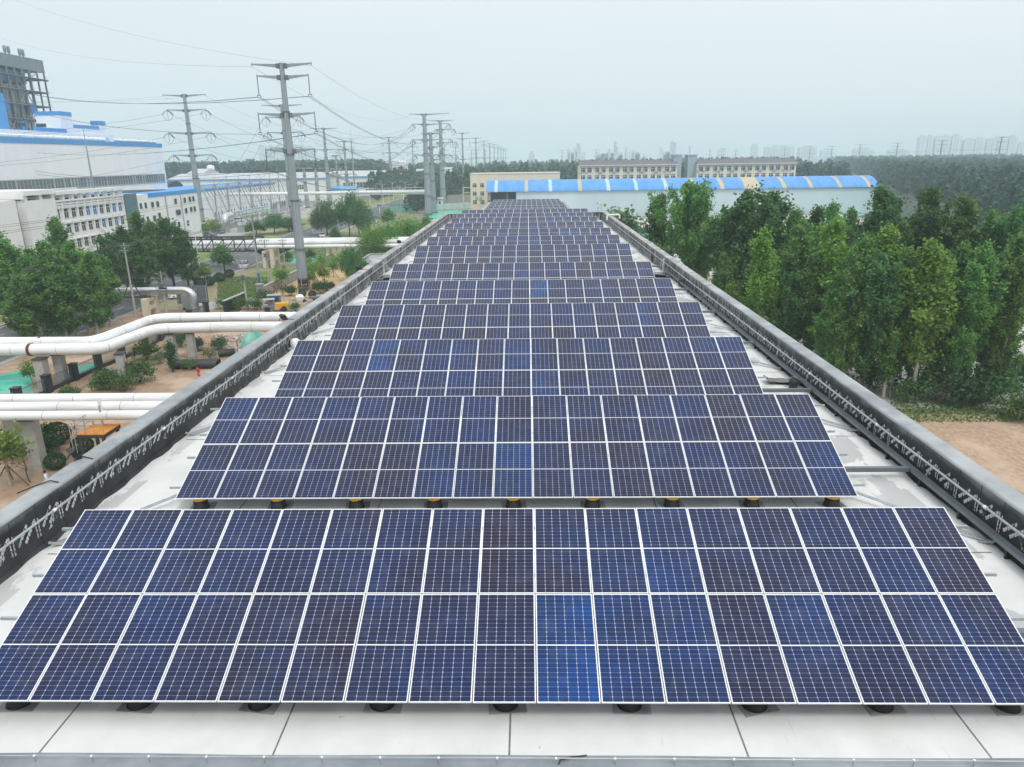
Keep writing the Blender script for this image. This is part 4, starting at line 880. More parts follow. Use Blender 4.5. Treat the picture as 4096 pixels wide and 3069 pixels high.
# silvery insulated pipe with its elbow
YS = 118.3; zs = gy(690, 1163, YS).z
pth = bend([V(-96, YS, zs), V(-75, YS, zs), V(-55.6, YS, zs), V(-55.6, YS, 0)], 2.6, 7)
t = thing('insulated_pipe', 'bright metal clad pipe that crosses the road and elbows down into the ground', 'pipe', (-55.6, YS, 0)); pm('foil', (.62, .64, .66), (.50, .52, .54), 2.5, .28, .85, bump=.25, stretch=(.5, 1, 1)); MB().tube(pth, .66, 22).build('cladding', M['foil'], t, True); MB().cyl((0, 0, zs - 2.9), .86, .09, 22).build('flange', M['foil'], t); MB().cyl((0, 0, 0), .78, zs - 2.95, 22).build('sleeve', M['foil'], t)
t = thing('truss_bridge', 'rusty dark truss carrying the bright metal clad pipe over the road', 'bridge', (-80, YS, 0)); zb_ = zs - .75; zt_ = zs + 2.3
m = MB()
for y in (YS - 1.4, YS + 1.4):
    m.beam((-97, y, zb_), (-62, y, zb_), .2, .26); m.beam((-97, y, zt_), (-64, y, zt_), .2, .24)
    for k in range(11): x = -95 + 3 * k; m.beam((x - 1.5, y, zb_), (x, y, zt_), .14); m.beam((x, y, zt_), (x + 1.5, y, zb_), .14)
for k in range(11): m.beam((-95 + 3 * k, YS - 1.6, zt_ + .1), (-95 + 3 * k, YS + 1.6, zt_ + .1), .14); m.beam((-95 + 3 * k, YS - 1.4, zt_), (-92 + 3 * k, YS + 1.4, zt_), .12)
m.build('truss', M['dark_steel'], t, True)
yframe((-62.6, YS - .9, 0), 'cream concrete frame under the bright metal clad pipe', zb_ - .15, 3.0)
# sign boards seen from behind
t = thing('sign_board', 'pair of grey sheet metal sign boards seen from behind, on thin legs', 'sign board', (-57.6, 122, 0), .05)
for x0, x1, dy in ((-2.6, .4, 0), (.5, 2.6, .35)):
    MB().bx(x0, x1, dy, dy + .06, .9, 4.0).build('panel', M['steel_grey'], t); m = MB()
    for x in (x0 + .25, x1 - .25): m.beam((x, dy - .08, 0), (x, dy - .08, 3.9), .09)
    for z in (1.5, 3.3): m.beam((x0, dy - .05, z), (x1, dy - .05, z), .06)
    m.build('leg_frame', M['galv'], t)
p = g(752, 1238); t = thing('equipment_cabinet', 'pale blue grey metal cabinet standing before the sign boards', 'cabinet', p, .1); MB().bx(-.7, .7, -.5, .5, .35, 2.5).build('body', M['galv'], t); m = MB(); [m.bx(x, x + .1, -.4, .4, 0, .35) for x in (-.65, .55)]; m.build('foot', M['dark_steel'], t); MB().bx(-.62, .62, -.52, -.505, .5, 2.35).build('door', M['pylon_steel'], t)
# fence with black pillars
FP = [(-53.3, 66.0), (-53.2, 70.6), (-53.0, 75.2), (-52.8, 79.8), (-52.6, 84.4), (-52.2, 89.0), (-51.6, 93.8), (-52.2, 99), (-52.8, 105), (-53.2, 111), (-53.4, 117.5)]
t = thing('railing_fence', 'grey railing fence between black pillars, running between road and garden', 'fence', (-52.8, 90, 0))
for x, y in FP: m = MB(); m.bx(x - .36, x + .36, y - .36, y + .36, 0, 1.95); m.bx(x - .42, x + .42, y - .42, y + .42, 1.95, 2.05); m.build('pillar', M['black_paint'], t, True)
for (x0, y0), (x1, y1) in zip(FP, FP[1:]):
    a, b = V(x0, y0 + .36, 0), V(x1, y1 - .36, 0); MB().beam(a + V(0, 0, .22), b + V(0, 0, .22), .22, .44).build('plinth', M['black_paint'], t, True); m = MB()
    for z in (.6, 1.6): m.beam(a + V(0, 0, z), b + V(0, 0, z), .05, .05)
    n = int((b - a).length / .16)
    for i in range(1, n): q = a.lerp(b, i / n); m.beam(q + V(0, 0, .45), q + V(0, 0, 1.75), .03)
    m.build('railing', M['steel_grey'], t, True)
t = thing('garden_wall', 'solid black wall with pale coping beside the fence end', 'wall', (-52, 122, 0)); a, b = g(900, 1254), g(985, 1215); MB().beam(a + V(0, 0, 1), b + V(0, 0, 1), .35, 2.0).build('wall_face', M['black_paint'], t, True); MB().beam(a + V(0, 0, 2.07), b + V(0, 0, 2.07), .55, .13).build('coping', M['concrete'], t, True)
pm('brick_grey', (.36, .35, .335), (.28, .27, .26), 3.5, .95, bump=.5, space='Position')
t = thing('brick_wall', 'weathered grey brick wall with a square end pillar along the sand', 'wall', (-49.3, 150, 0)); MB().bx(-49.45, -49.15, 132.5, 180, 0, 1.8).build('wall_face', M['brick_grey'], t, True); MB().bx(-49.55, -49.05, 132.5, 180, 1.8, 1.92).build('coping', M['concrete'], t, True); m = MB(); m.bx(-49.9, -48.9, 131.3, 132.4, 0, 2.4); m.bx(-50.05, -48.75, 131.15, 132.55, 2.4, 2.6); m.build('end_pillar', M['brick_grey'], t, True)
for y in (140, 147.5, 155, 162.5, 170): MB().bx(-49.6, -49.0, y - .3, y + .3, 0, 1.97).build('pillar', M['brick_grey'], t, True)
# small flat roofed annexe beside the factory
t = thing('flat_annexe', 'low annexe with a grey flat roof and raised rim beside the left parapet', 'building', (-27, 157, 0)); MB().bx(-36, -14.6, 147, 166, 0, 3.3).build('wall', M['wall_render'], t, True); MB().bx(-35.6, -14.6, 147.4, 165.6, 3.3, 3.42).build('roof', M['coping'], t, True); m = MB(); m.bx(-36.1, -35.6, 146.9, 166.1, 3.2, 3.75); m.bx(-35.6, -14.6, 165.6, 166.1, 3.2, 3.75); m.bx(-35.6, -14.6, 146.9, 147.4, 3.2, 3.75); m.build('rim', M['coping_old'], t, True)
# corrugated black pipes, hydrant, platform
pm('hdpe', (.05, .05, .055), (.03, .03, .033), 3, .5)
def corr(loc, L_, r, rz, label):
    t = thing('corrugated_pipe', label, 'pipe', loc, rz, 'black corrugated pipes'); k = int(L_ / .16); pts, rr = [], []
    for i in range(k * 2): pts.append(V(-L_ / 2 + i * .08, 0, r)); rr.append(r if i % 2 else r * .9)
    m = MB(); m.tube(pts, rr, 18, 0, False); m.tube(pts, [q * .8 for q in rr], 18, 0, False); m.build('pipe_wall', M['hdpe'], t); return t
corr((-40.7, 84.4, 0), 5.6, .46, .03, 'front long black corrugated pipe lying on the soil'); corr((-40.9, 85.5, .0), 5.6, .46, .03, 'rear long black corrugated pipe behind the front one'); corr((-39.0, 90.2, 0), 2.2, .48, .5, 'short black corrugated pipe by the parapet')
t = thing('fire_hydrant', 'small red hydrant on the bare soil beside the parapet', 'hydrant', (-38.9, 81.2, 0)); pm('red_paint', (.55, .03, .03), (.45, .02, .02), 3, .45); m = MB(); m.lathe((0, 0, 0), [(.2, 0), (.2, .06), (.12, .1), (.12, .75), (.17, .78), (.16, .88), (.05, 1.0)], 12); m.build('body', M['red_paint'], t); MB().tube([V(-.24, 0, .6), V(.24, 0, .6)], .07, 8).build('outlet', M['red_paint'], t)
pm('deck_orange', (.62, .26, .045), (.50, .19, .035), 1.5, .8); zd = 4.0
t = thing('service_platform', 'steel service platform with an orange deck and silver railing below the nearest pipes', 'platform', (-34, 53, 0)); MB().bx(-35.15, -32.95, 51.9, 54.2, zd - .06, zd).build('deck', M['deck_orange'], t, True); m = MB()
for y in (51.95, 54.15): m.beam((-35.15, y, zd - .2), (-32.95, y, zd - .2), .12, .26)
for x in (-35.1, -33.0): m.beam((x, 51.95, zd - .2), (x, 54.15, zd - .2), .12, .26)
m.build('edge_beam', M['dark_steel'], t, True)
for x in (-34.95, -33.15):
    for y in (52.05, 54.05): MB().bx(x - .1, x + .1, y - .1, y + .1, 0, zd - .3).build('leg', M['dark_steel'], t, True)
m = MB()
for z in (.4, .75, 1.1): m.tube([V(-32.95, 51.9, zd + z), V(-35.1, 51.9, zd + z), V(-35.1, 54.2, zd + z)], .028, 6)
for x, y in ((-35.1, 51.9), (-34.4, 51.9), (-33.7, 51.9), (-32.95, 51.9), (-35.1, 53.05), (-35.1, 54.2)): m.tube([V(x, y, zd), V(x, y, zd + 1.1)], .028, 6)
m.tube([V(-35.3, 51.85, .2), V(-35.3, 51.85, zd + 1.0)], .03, 6); m.tube([V(-35.3, 51.45, .2), V(-35.3, 51.45, zd + 1.0)], .03, 6)
m.build('railing', M['galv'], t, True)
# ---- utility poles and street lamps
def upole(loc, H, label, arms=((.3, 1.0), (1.1, .8)), lean=0., tr=False, blue=False):
    t = thing('utility_pole', label, 'utility pole', loc, 0, 'concrete utility poles'); top = V(lean * H, 0, H); MB().tube([V(0, 0, 0), top], [.19, .10], 10).build('pole', M['concrete'], t)
    for dz, hw in arms:
        z = H - dz; c = V(lean * z, 0, z); m = MB(); m.beam(c + V(-hw, -.1, 0), c + V(hw, -.1, 0), .08); m.beam(c + V(-hw * .7, -.1, 0), c + V(0, -.1, -hw * .6), .04); m.beam(c + V(hw * .7, -.1, 0), c + V(0, -.1, -hw * .6), .04); m.build('crossarm', M['galv'], t)
        for s_ in (-1, -.5, .5, 1): MB().lathe(c + V(s_ * hw * .95, -.1, .04), [(.05, 0), (.07, .08), (.04, .16), (.06, .2), (.02, .26)], 8).build('insulator', M['insulator'], t)
    if tr:
        z = H * .62; c = V(lean * z, 0, z); m = MB(); m.bx(c.x - .7, c.x + .7, -.5, -.12, z, z + .1); m.box((c.x, -.45, z + .45), (.5, .4, .6)); m.build('switch_box', M['steel_grey'], t); m = MB()
        for s_ in (-1, 1): m.tube([c + V(s_ * .3, -.5, .7), c + V(s_ * 1.0, -.6, .4), c + V(s_ * .5, -.3, -1.2)], .03, 5)
        m.build('drop_cable', M['wire'], t)
    if blue: MB().cyl((0, 0, 0), .22, 2.2, 10).build('painted_foot', M['glass_blue'], t)
    return t
def toph(px, py, base): d = ray(px, py); s = math.hypot(base.x, base.y) / math.hypot(d.x, d.y); return CAMZ + d.z * s
UP_ = [((545, 1270), (488, 975), 'tallest concrete pole in front of the roadside trees, left of the metal clad pipe', False, False), ((668, 1255), (652, 1085), 'short concrete pole with switchgear in front of the metal clad pipe', True, False), ((990, 1237), (967, 1042), 'concrete pole with switchgear and loose cables above the black wall', True, False), ((1038, 1135), (1005, 861), 'tall concrete pole with a blue painted foot on the grass', False, True), ((1077, 1140), (1055, 958), 'concrete pole right of the blue footed one', True, False), ((1141, 1075), (1128, 958), 'short concrete pole with loops of cable before the far pipes', True, False), ((1287, 945), (1272, 815), 'concrete pole among the dark street trees', False, False), ((1437, 947), (1418, 765), 'tall wooden coloured pole with a blue foot by the willows', False, True), ((1532, 870), (1527, 720), 'thin concrete pole beside the far road', False, False), ((1605, 850), (1601, 740), 'thin pole near the green hoarding', False, False), ((1672, 815), (1668, 725), 'slim pole left of the three big steel poles', False, False)]
UT = []
for b_, tp_, lb, tr, bl in UP_:
    p = g(*b_); H = toph(*tp_, p); UT.append((p, H)); upole(p, H, lb, tr=tr, blue=bl)
def lamp(px, py, tx, ty, label, double=True):
    p = g(px, py); H = toph(tx, ty, p); t = thing('street_lamp', label, 'street lamp', p, 0, 'white street lamps along the road'); MB().tube([V(0, 0, 0), V(0, 0, H * .93)], [.13, .07], 10).build('pole', M['white_paint'], t)
    for s_, z, L_ in ((-1, H * .93, 3.2), (1, H * .9, 1.6)) if double else ((-1, H * .93, 2.6),):
        MB().tube([V(0, 0, z - .5), V(s_ * .25 * L_, 0, z + .25), V(s_ * .6 * L_, 0, z + .6), V(s_ * L_, 0, z + .7)], .05, 8).build('arm', M['white_paint'], t); MB().box((s_ * (L_ + .35), 0, z + .7), (.8, .25, .12)).build('lamp_head', M['white_paint'], t)
for a in ((808, 1139, 772, 881, 'nearest white street lamp, tall beside the truss bridge'), (1253, 935, 1248, 832, 'white street lamp curving over the road behind the steel pole'), (1483, 850, 1480, 752, 'white street lamp left of the grassy island'), (1558, 841, 1554, 765, 'white street lamp in front of the dark far road'), (1616, 818, 1612, 748, 'white street lamp right of the grassy island'), (1661, 807, 1658, 738, 'white street lamp below the far white truss'), (1574, 800, 1571, 725, 'white street lamp on the far verge'), (1534, 813, 1531, 735, 'white street lamp behind the tall dark tree'), (1623, 787, 1620, 725, 'small white street lamp near the far junction')): lamp(*a)
for i, (px, py) in enumerate(((415, 880),)):
    p = gy(px, 960, 150); t = thing('street_lamp', 'street lamp head poking out of the roadside trees', 'street lamp', (p.x, p.y, 0), 0, None); H = gy(px, 948, 150).z; MB().tube([V(0, 0, 0), V(0, 0, H)], [.13, .07], 8).build('pole', M['white_paint'], t); MB().tube([V(0, 0, H - .3), V(.8, 0, H + .5), V(1.8, 0, H + .8)], .05, 6).build('arm', M['white_paint'], t); MB().box((2.1, 0, H + .82), (.8, .25, .12)).build('lamp_head', M['white_paint'], t)
p = g(1521, 877); t = thing('solar_lamp', 'thin white mast with a blue box on top beside the road', 'mast', p); H = toph(1522, 822, p); MB().cyl((0, 0, 0), .08, H, 8).build('pole', M['white_paint'], t); MB().box((0, 0, H), (1.6, .9, .8), 0, .4).build('box', M['glass_blue'], t)
# ---- cars
pm('car_white', (.76, .77, .78), (.74, .75, .76), 1, .25, spec=.6); pm('car_black', (.02, .022, .025), (.018, .02, .022), 1, .2, spec=.6); pm('car_blue', (.12, .16, .22), (.11, .15, .2), 1, .25, spec=.6); pm('lamp_red', (.4, .02, .02), (.35, .02, .02), 2, .3); pm('plate_blue', (.03, .09, .45), (.03, .08, .4), 2, .4)
def car_proto(suv, mat):
    S = [(-2.25, .62, .62), (-2.18, .86, .86), (-1.25, .98, .98), (-.55, 1.0, 1.60), (.3, 1.0, 1.66), (1.45, 1.0, 1.62), (2.1, .98, 1.10), (2.25, .66, .66)] if suv else [(-2.3, .55, .55), (-2.22, .74, .74), (-1.15, .86, .86), (-.35, .88, 1.38), (.35, .88, 1.45), (1.0, .88, 1.38), (1.75, .88, .92), (2.25, .84, .86), (2.33, .52, .52)]
    t = thing('car', 'x', 'car', group=None); b, gl_ = MB(), MB(); hw = .92; n = len(S)
    for i in range(n - 1):
        (y0, b0, r0), (y1, b1_, r1) = S[i], S[i + 1]
        k0 = hw * (.86 if i == 0 else 1); k1 = hw * (.86 if i == n - 2 else 1)
        for s_ in (-1, 1): q = [V(s_ * k0, y0, .30), V(s_ * k1, y1, .30), V(s_ * k1, y1, b1_), V(s_ * k0, y0, b0)]; b.add(q if s_ > 0 else q[::-1], [(0, 1, 2, 3)], 0)
        w0 = k0 if r0 - b0 < .15 else hw * .78; w1 = k1 if r1 - b1_ < .15 else hw * .78
        top = [V(-w0, y0, r0), V(w0, y0, r0), V(w1, y1, r1), V(-w1, y1, r1)]
        slope = abs(r1 - r0) > .2 and max(r0 - b0, r1 - b1_) > .3
        (gl_ if slope else b).add(top, [(0, 1, 2, 3)], 0, not slope)
        if max(r0 - b0, r1 - b1_) > .15:
            for s_ in (-1, 1):
                q = [V(s_ * k0, y0, b0), V(s_ * k1, y1, b1_), V(s_ * w1, y1, r1), V(s_ * w0, y0, r0)]; gl_.add(q if s_ > 0 else q[::-1], [(0, 1, 2, 3)], 0)
        b.add([V(-k0, y0, .3), V(-k1, y1, .3), V(k1, y1, .3), V(k0, y0, .3)], [(0, 1, 2, 3)], 0)
    for i, s0 in ((0, S[0]), (n - 1, S[-1])): q = [V(-hw * .86, s0[0], .3), V(hw * .86, s0[0], .3), V(hw * .86, s0[0], s0[1]), V(-hw * .86, s0[0], s0[1])]; b.add(q if i == 0 else q[::-1], [(0, 1, 2, 3)])
    b.build('body', M[mat], t); gl_.build('window', M['glass_dark'], t)
    for x in (-.80, .80):
        for y in (-1.42, 1.42):
            o = MB().tube([V(-.11, 0, 0), V(.11, 0, 0)], .345, 16).build('wheel', M['rubber'], t); o.location = (x, y, .345); rr = MB().tube([V(-.118, 0, 0), V(.118, 0, 0)], .2, 10).build('rim', M['galv'], o)
    for x in (-.62, .62): MB().box((x, -2.2, .72), (.4, .1, .13)).build('headlight', M['galv'], t); MB().box((x * 1.1, S[-1][0] - .03, .86 if suv else .72), (.3, .08, .16)).build('tail_light', M['lamp_red'], t)
    MB().box((0, -2.28, .48), (.46, .04, .13)).build('number_plate', M['plate_blue'], t); MB().box((0, S[-1][0] + .02, .55), (.46, .04, .13)).build('number_plate', M['plate_blue'], t)
    for x in (-1.0, 1.0): MB().box((x, -.62, 1.02), (.2, .12, .14)).build('mirror', M[mat], t)
    return t
cs, cw, ck, cb = car_proto(True, 'car_white'), car_proto(False, 'car_white'), car_proto(True, 'car_black'), car_proto(False, 'car_blue')
CARS = [(cs, (978, 1072), R(14), 'white SUV driving towards us on the road beside the cream frame'), (cw, (697, 1190), R(205), 'white saloon seen from behind on the concrete apron under the metal clad pipe'), (ck, (415, 1282), R(190), 'black car half hidden by trees at the road edge'), (cs, (957, 887), R(75), 'white SUV parked below the long billboard'), (cw, (1207, 832), R(80), 'white car parked beyond the billboard between the steel poles'), (ck, (1352, 868), R(0), 'dark car on the road beside the broad street tree'), (cw, (1486, 893), R(70), 'foremost white car parked under the dark tree by the road'), (cw, (1482, 872), R(75), 'white car parked behind the foremost one under the tree'), (cb, (1505, 876), R(80), 'blue grey car parked beside the white cars under the tree'), (cw, (1580, 874), R(10), 'white car parked alone right of the isolated dark tree'), (cw, (745, 938), R(70), 'left white car parked behind the nearest street lamp'), (cs, (775, 935), R(75), 'white SUV parked right behind the nearest street lamp'), (cw, (1288, 948), R(20), 'white car under the trees at the foot of the concrete pole'), (cb, (838, 945), R(80), 'dark car roof showing over the yard wall'), (cb, (875, 935), R(80), 'dark car near the silver elbow in the yard')]
seen = set()
for pr_, px, rz, lb in CARS:
    p = g(*px); o = pr_ if pr_.name not in seen else dup(pr_, p, rz); seen.add(pr_.name); o.location = p; o.rotation_euler = (0, 0, rz); o['label'] = lb; o['group'] = 'cars along the left road'
# small yellow loader and cart among the rubble
p = g(1095, 1246); t = thing('loader', 'small yellow loader with a pale canopy parked in the rubble', 'loader', p, .35); MB().box((1.4, 0, .95), (2.2, 1.3, .8)).build('body', M['yellow_paint'], t); m = MB(); m.box((-.6, 0, 2.1), (1.9, 1.5, .1)); [m.box((x, y, 1.5), (.08, .08, 1.2)) for x in (-1.4, .2) for y in (-.65, .65)]; m.build('canopy', M['galv'], t); MB().box((-.7, 0, .7), (1.8, 1.2, .5)).build('cab_floor', M['steel_grey'], t)
for x in (-1.0, 1.7):
    for y in (-.75, .75): MB().tube([V(x, y - .15, .45), V(x, y + .15, .45)], .45, 14).build('wheel', M['rubber'], t)
p = g(1100, 1222); t = thing('metal_hut', 'small grey glazed cab standing in the rubble behind the loader', 'hut', p, .2); MB().box((0, 0, .9), (2.0, 1.5, 1.8)).build('body', M['steel_grey'], t); MB().box((0, 0, 1.86), (2.3, 1.8, .1)).build('roof', M['galv'], t); MB().box((0, -.76, 1.2), (1.7, .03, .7)).build('window', M['glass_dark'], t)
p = g(1247, 1208); t = thing('cargo_tricycle', 'old cargo tricycle standing by the parapet', 'tricycle', p, .6); MB().box((.6, 0, .75), (1.6, 1.0, .35)).build('cargo_bed', M['steel_grey'], t); MB().beam((-.2, 0, .7), (-1.2, 0, .9), .1).build('frame', M['dark_steel'], t); MB().beam((-1.1, -.3, 1.1), (-1.1, .3, 1.1), .05).build('handlebar', M['dark_steel'], t)
for x, y in ((.7, -.6), (.7, .6), (-1.25, 0)): MB().tube([V(x, y - .06, .32), V(x, y + .06, .32)], .32, 12).build('wheel', M['rubber'], t)
p = g(1200, 1200); t = thing('white_bag', 'crumpled white bulk bag lying by the striped pole foot', 'bag', p, .5); m = MB(); m.box((0, 0, .35), (1.3, 1.0, .7), 0, 0, .2); m.box((.1, .1, .75), (.9, .7, .2), 0, .4, .3); m.build('sack', M['white_paint'], t)
# ---- people
def person(loc, rz, label, shirt, H=1.72):
    t = thing('person', label, 'person', loc, rz); pm('skin', (.42, .24, .16), (.38, .21, .14), 3, .6); pm('hair', (.02, .016, .014), (.015, .012, .01), 3, .7)
    J = dict(pel=(0, 0, .93), chest=(0, -.02, 1.28), neck=(0, -.03, 1.47), head=(0, -.05, 1.58), top=(0, -.05, 1.68), hipl=(-.1, 0, .9), kl=(-.11, -.12, .5), fl=(-.11, -.05, .06), hipr=(.1, 0, .9), kr=(.11, .06, .5), fr=(.11, .24, .1), sl=(-.2, -.02, 1.4), el=(-.27, .08, 1.12), hl=(-.25, -.08, .9), sr=(.2, -.02, 1.4), er=(.30, .10, 1.14), hr=(.26, .0, .92), tl=(-.11, -.22, .04), tr=(.11, .10, .04))
    E_ = [('pel', 'chest'), ('chest', 'neck'), ('neck', 'head'), ('head', 'top'), ('pel', 'hipl'), ('hipl', 'kl'), ('kl', 'fl'), ('fl', 'tl'), ('pel', 'hipr'), ('hipr', 'kr'), ('kr', 'fr'), ('fr', 'tr'), ('chest', 'sl'), ('sl', 'el'), ('el', 'hl'), ('chest', 'sr'), ('sr', 'er'), ('er', 'hr')]
    Rr = dict(pel=.15, chest=.165, neck=.06, head=.10, top=.075, hipl=.10, kl=.065, fl=.05, hipr=.10, kr=.065, fr=.05, sl=.075, el=.048, hl=.035, sr=.075, er=.048, hr=.035, tl=.04, tr=.04)
    ks = list(J); me = bpy.data.meshes.new('body'); me.from_pydata([J[k] for k in ks], [(ks.index(a), ks.index(b)) for a, b in E_], []); o = link('body', me, t); sk = o.modifiers.new('s', 'SKIN'); lay = me.skin_vertices[0].data
    for i, k in enumerate(ks): lay[i].radius = (Rr[k], Rr[k] * (.8 if k in ('pel', 'chest') else 1)); lay[i].use_root = (k == 'pel')
    sb = o.modifiers.new('u', 'SUBSURF'); sb.levels = 1; sb.render_levels = 2
    m = bpy.data.materials.new('clothed'); m.use_nodes = True; N, L = m.node_tree.nodes, m.node_tree.links; tcn = N.new('ShaderNodeTexCoord'); s = N.new('ShaderNodeSeparateXYZ'); L.new(tcn.outputs['Object'], s.inputs[0]); cr = N.new('ShaderNodeValToRGB'); cr.color_ramp.interpolation = 'CONSTANT'; mr = N.new('ShaderNodeMapRange'); mr.inputs[2].default_value = 2.; L.new(s.outputs[2], mr.inputs[0]); L.new(mr.outputs[0], cr.inputs[0]); e0 = cr.color_ramp.elements
    e0[0].position = 0; e0[0].color = (.03, .03, .03, 1); e0[1].position = .045; e0[1].color = (.05, .07, .12, 1)
    for ps, c_ in ((.47, shirt), (.735, (.42, .24, .16))): q = e0.new(ps); q.color = (*c_, 1)
    L.new(cr.outputs[0], N['Principled BSDF'].inputs['Base Color']); me.materials.append(m)
    hb = MB(); hb.lathe((0, -.035, 1.60), [(.115, -.02), (.118, .05), (.10, .11), (.05, .145), (.01, .15)], 12); hb.build('hair', M['hair'], t); fc = MB(); fc.lathe((0, -.155, 1.565), [(.005, -.03), (.02, -.01), (.005, .03)], 6); fc.build('nose', M['skin'], t)
    m_ = MB()
    for s_ in (-1, 1):
        for kf in range(4): m_.tube([V(s_ * .26 + (kf - 1.5) * .017, -.05, .88), V(s_ * .265 + (kf - 1.5) * .02, -.07, .80 + .006 * abs(kf - 1.5))], [.011, .007], 5)
        m_.tube([V(s_ * .24, -.09, .89), V(s_ * .235, -.13, .84)], [.012, .008], 5)
    m_.build('finger', M['skin'], t)
    return t
person((-37.0, 50.2, 0), R(-65), 'man in a pale blue shirt walking on the soil by the parapet, head turned down', (.55, .68, .78))
p = g(891, 922); person((p.x, p.y, 0), R(100), 'person in white clothes and hat standing by the silver elbow pipe in the plant yard', (.75, .76, .76))
# ================================================================ buildings of the plant on the left
XH = -160.
t = thing('turbine_hall', 'huge white windowless hall with a blue top band and a long strip window', 'building', (-190, 230, 0))
MB().bx(-225, XH, 90, 331, 0, 30.7).build('wall', M['hall_white'], t, True)
MB().bx(-225.2, XH + .15, 89.8, 331.2, 30.7, 32.2).build('blue_band', M['blue_paint'], t, True)
m = MB(); m.bx(XH, XH + .12, 90, 329, 16.3, 19.4); m.build('strip_window', M['steel_grey'], t, True)
m = MB(); y = 91
while y < 329: m.bx(XH + .12, XH + .2, y, y + (.9 if random.Random(int(y * 7)).random() < .4 else .25), 16.3, 19.4); y += 1.9
m.bx(XH + .1, XH + .24, 90, 329.4, 19.4, 19.7); m.bx(XH + .1, XH + .24, 90, 329.4, 16.0, 16.3); m.build('window_mullions', M['galv'], t, True)
m = MB(); m.tube([V(XH - 2, 90, 32.9), V(XH - 2, 290, 32.9)], .75, 10); m.tube([V(XH - 2, 296, 32.9), V(XH - 2, 330, 32.9)], .6, 10); m.build('roof_duct', M['pipe_white'], t, True)
m = MB(); y = 100
while y < 330: m.beam((XH - 2, y - 1.5, 32.2), (XH - 2, y, 33.8), .25); m.beam((XH - 2, y + 1.5, 32.2), (XH - 2, y, 33.8), .25); y += 12
m.build('duct_bracket', M['galv'], t, True)
t = thing('rooftop_block', 'white upper blocks with blue tops standing on the big hall roof', 'building', (-190, 300, 0))
def blk(y0, y1, x0, x1, z0, z1, b=1.5):
    MB().bx(x0, x1, y0, y1, z0, z1 - b).build('wall', M['hall_white'], t, True); MB().bx(x0 - .1, x1 + .1, y0 - .1, y1 + .1, z1 - b, z1).build('blue_band', M['blue_paint'], t, True)
blk(294, 301.6, gy(137, 445, 294).x, -180, 32, 43.7); blk(301.7, 319.6, -186, -180, 32, 39.2, 1.2); blk(319.8, 325, gy(360, 483, 319.8).x, -180, 32, 41.4, 1.5); MB().bx(-199, -179.6, 200, 330, 32, 36).build('wall', M['hall_white'], t, True); MB().bx(-181, -179.5, 278, 296, 36.0, 37.3).build('blue_band', M['blue_paint'], t, True)
m = MB(); m.bx(-179.95, -179.85, 320.4, 322.4, 33.8, 35.4); m.bx(-190, -186, 293.9, 293.95, 38.0, 39.3); m.bx(-197, -194, 293.9, 293.95, 38.4, 39.6); m.build('window', M['glass_dark'], t, True)
t = thing('lightning_mast', 'thin lightning mast before the hall wall', 'mast', (-128, 226, 0)); p = gx(372, 739, -128); q = gx(332, 505, -128); t.location = (p.x, p.y, 0); MB().tube([V(0, 0, 0), V(0, 0, p.z), V(0, 0, p.z + (q.z - p.z) * .75), V(0, 0, q.z)], [.35, .3, .15, .03], 8).build('pole', M['pylon_steel'], t)
# boiler tower with exposed frame
XB = -200.
t = thing('boiler_tower', 'tall open boiler frame under a flat grey box roof', 'boiler tower', (-220, 300, 0))
pm('boiler_blue', (.17, .30, .42), (.10, .17, .25), .35, .6, stretch=(1, 1, .2)); pm('boiler_roof', (.20, .235, .25), (.17, .20, .21), .3, .6); pm('boiler_inner', (.15, .145, .16), (.05, .05, .06), .22, .9, c3=(.40, .37, .32), s3=.10, stretch=(1, 1, .8)); pm('boiler_beige', (.44, .41, .35), (.34, .315, .275), .3, .85)
MB().bx(-245, XB, 255, 322, 60.5, 65.2).build('roof_box', M['boiler_roof'], t, True)
MB().bx(-243, XB - 6, 262, 315, 30, 60.5).build('boiler_casing', M['boiler_inner'], t, True)
MB().bx(-243, XB - 4.5, 286, 313, 47.5, 54.5).build('lagging', M['boiler_beige'], t, True)
m = MB(); m.bx(XB - 8, XB - 3, 286, 313.5, 55.4, 60.2); m.build('blue_cladding', M['boiler_blue'], t, True)
m = MB()
BY = (284, 289, 293.5, 298, 302.5, 307, 311.5, 316.5, 321)
for x, y in [(XB, q) for q in BY] + [(XB - 22, 316.5), (XB - 22, 321)]: MB().beam((x, y, 32), (x, y, 60.5), .8 if y < 312 else .5).build('column', M['steel_grey'], t, True)
m = MB()
for z in (36, 41.5, 47, 52.5, 57.5): m.beam((XB, 284, z), (XB, 317 + (z % 2) * 4, z), .4, .7)
for z in (41.5, 47, 52.5, 57.5): m.beam((XB, 321, z), (XB - 22, 321, z), .35, .5); m.beam((XB, 316.5, z), (XB - 22, 316.5, z), .35, .5)
m.build('floor_beam', M['steel_grey'], t, True)
m = MB(); rb = random.Random(2)
for i in range(5): y = 289 + i * 4.5; z = rb.choice((36, 41.5, 47, 52.5)); m.beam((XB, y, z), (XB, y + 4.5, z + 5.5), .3); m.beam((XB, y + 4.5, z + 5.5), (XB, y + 9 if y + 9 < 312 else 311.5, z), .3)
m.beam((XB, 311.5, 57.5), (XB, 318, 60.5), .3); m.build('brace', M['galv'], t, True)
m = MB()
for i in range(20): y = 288 + i * 1.3 + rb.random(); z0 = rb.uniform(31, 45); m.tube([V(XB - 2, y, z0), V(XB - 2, y, z0 + rb.uniform(4, 12)), V(XB - 2, y + rb.uniform(-2, 2), z0 + 12.5)], rb.uniform(.12, .3), 7)
m.build('ductwork', M['galv'], t, True)
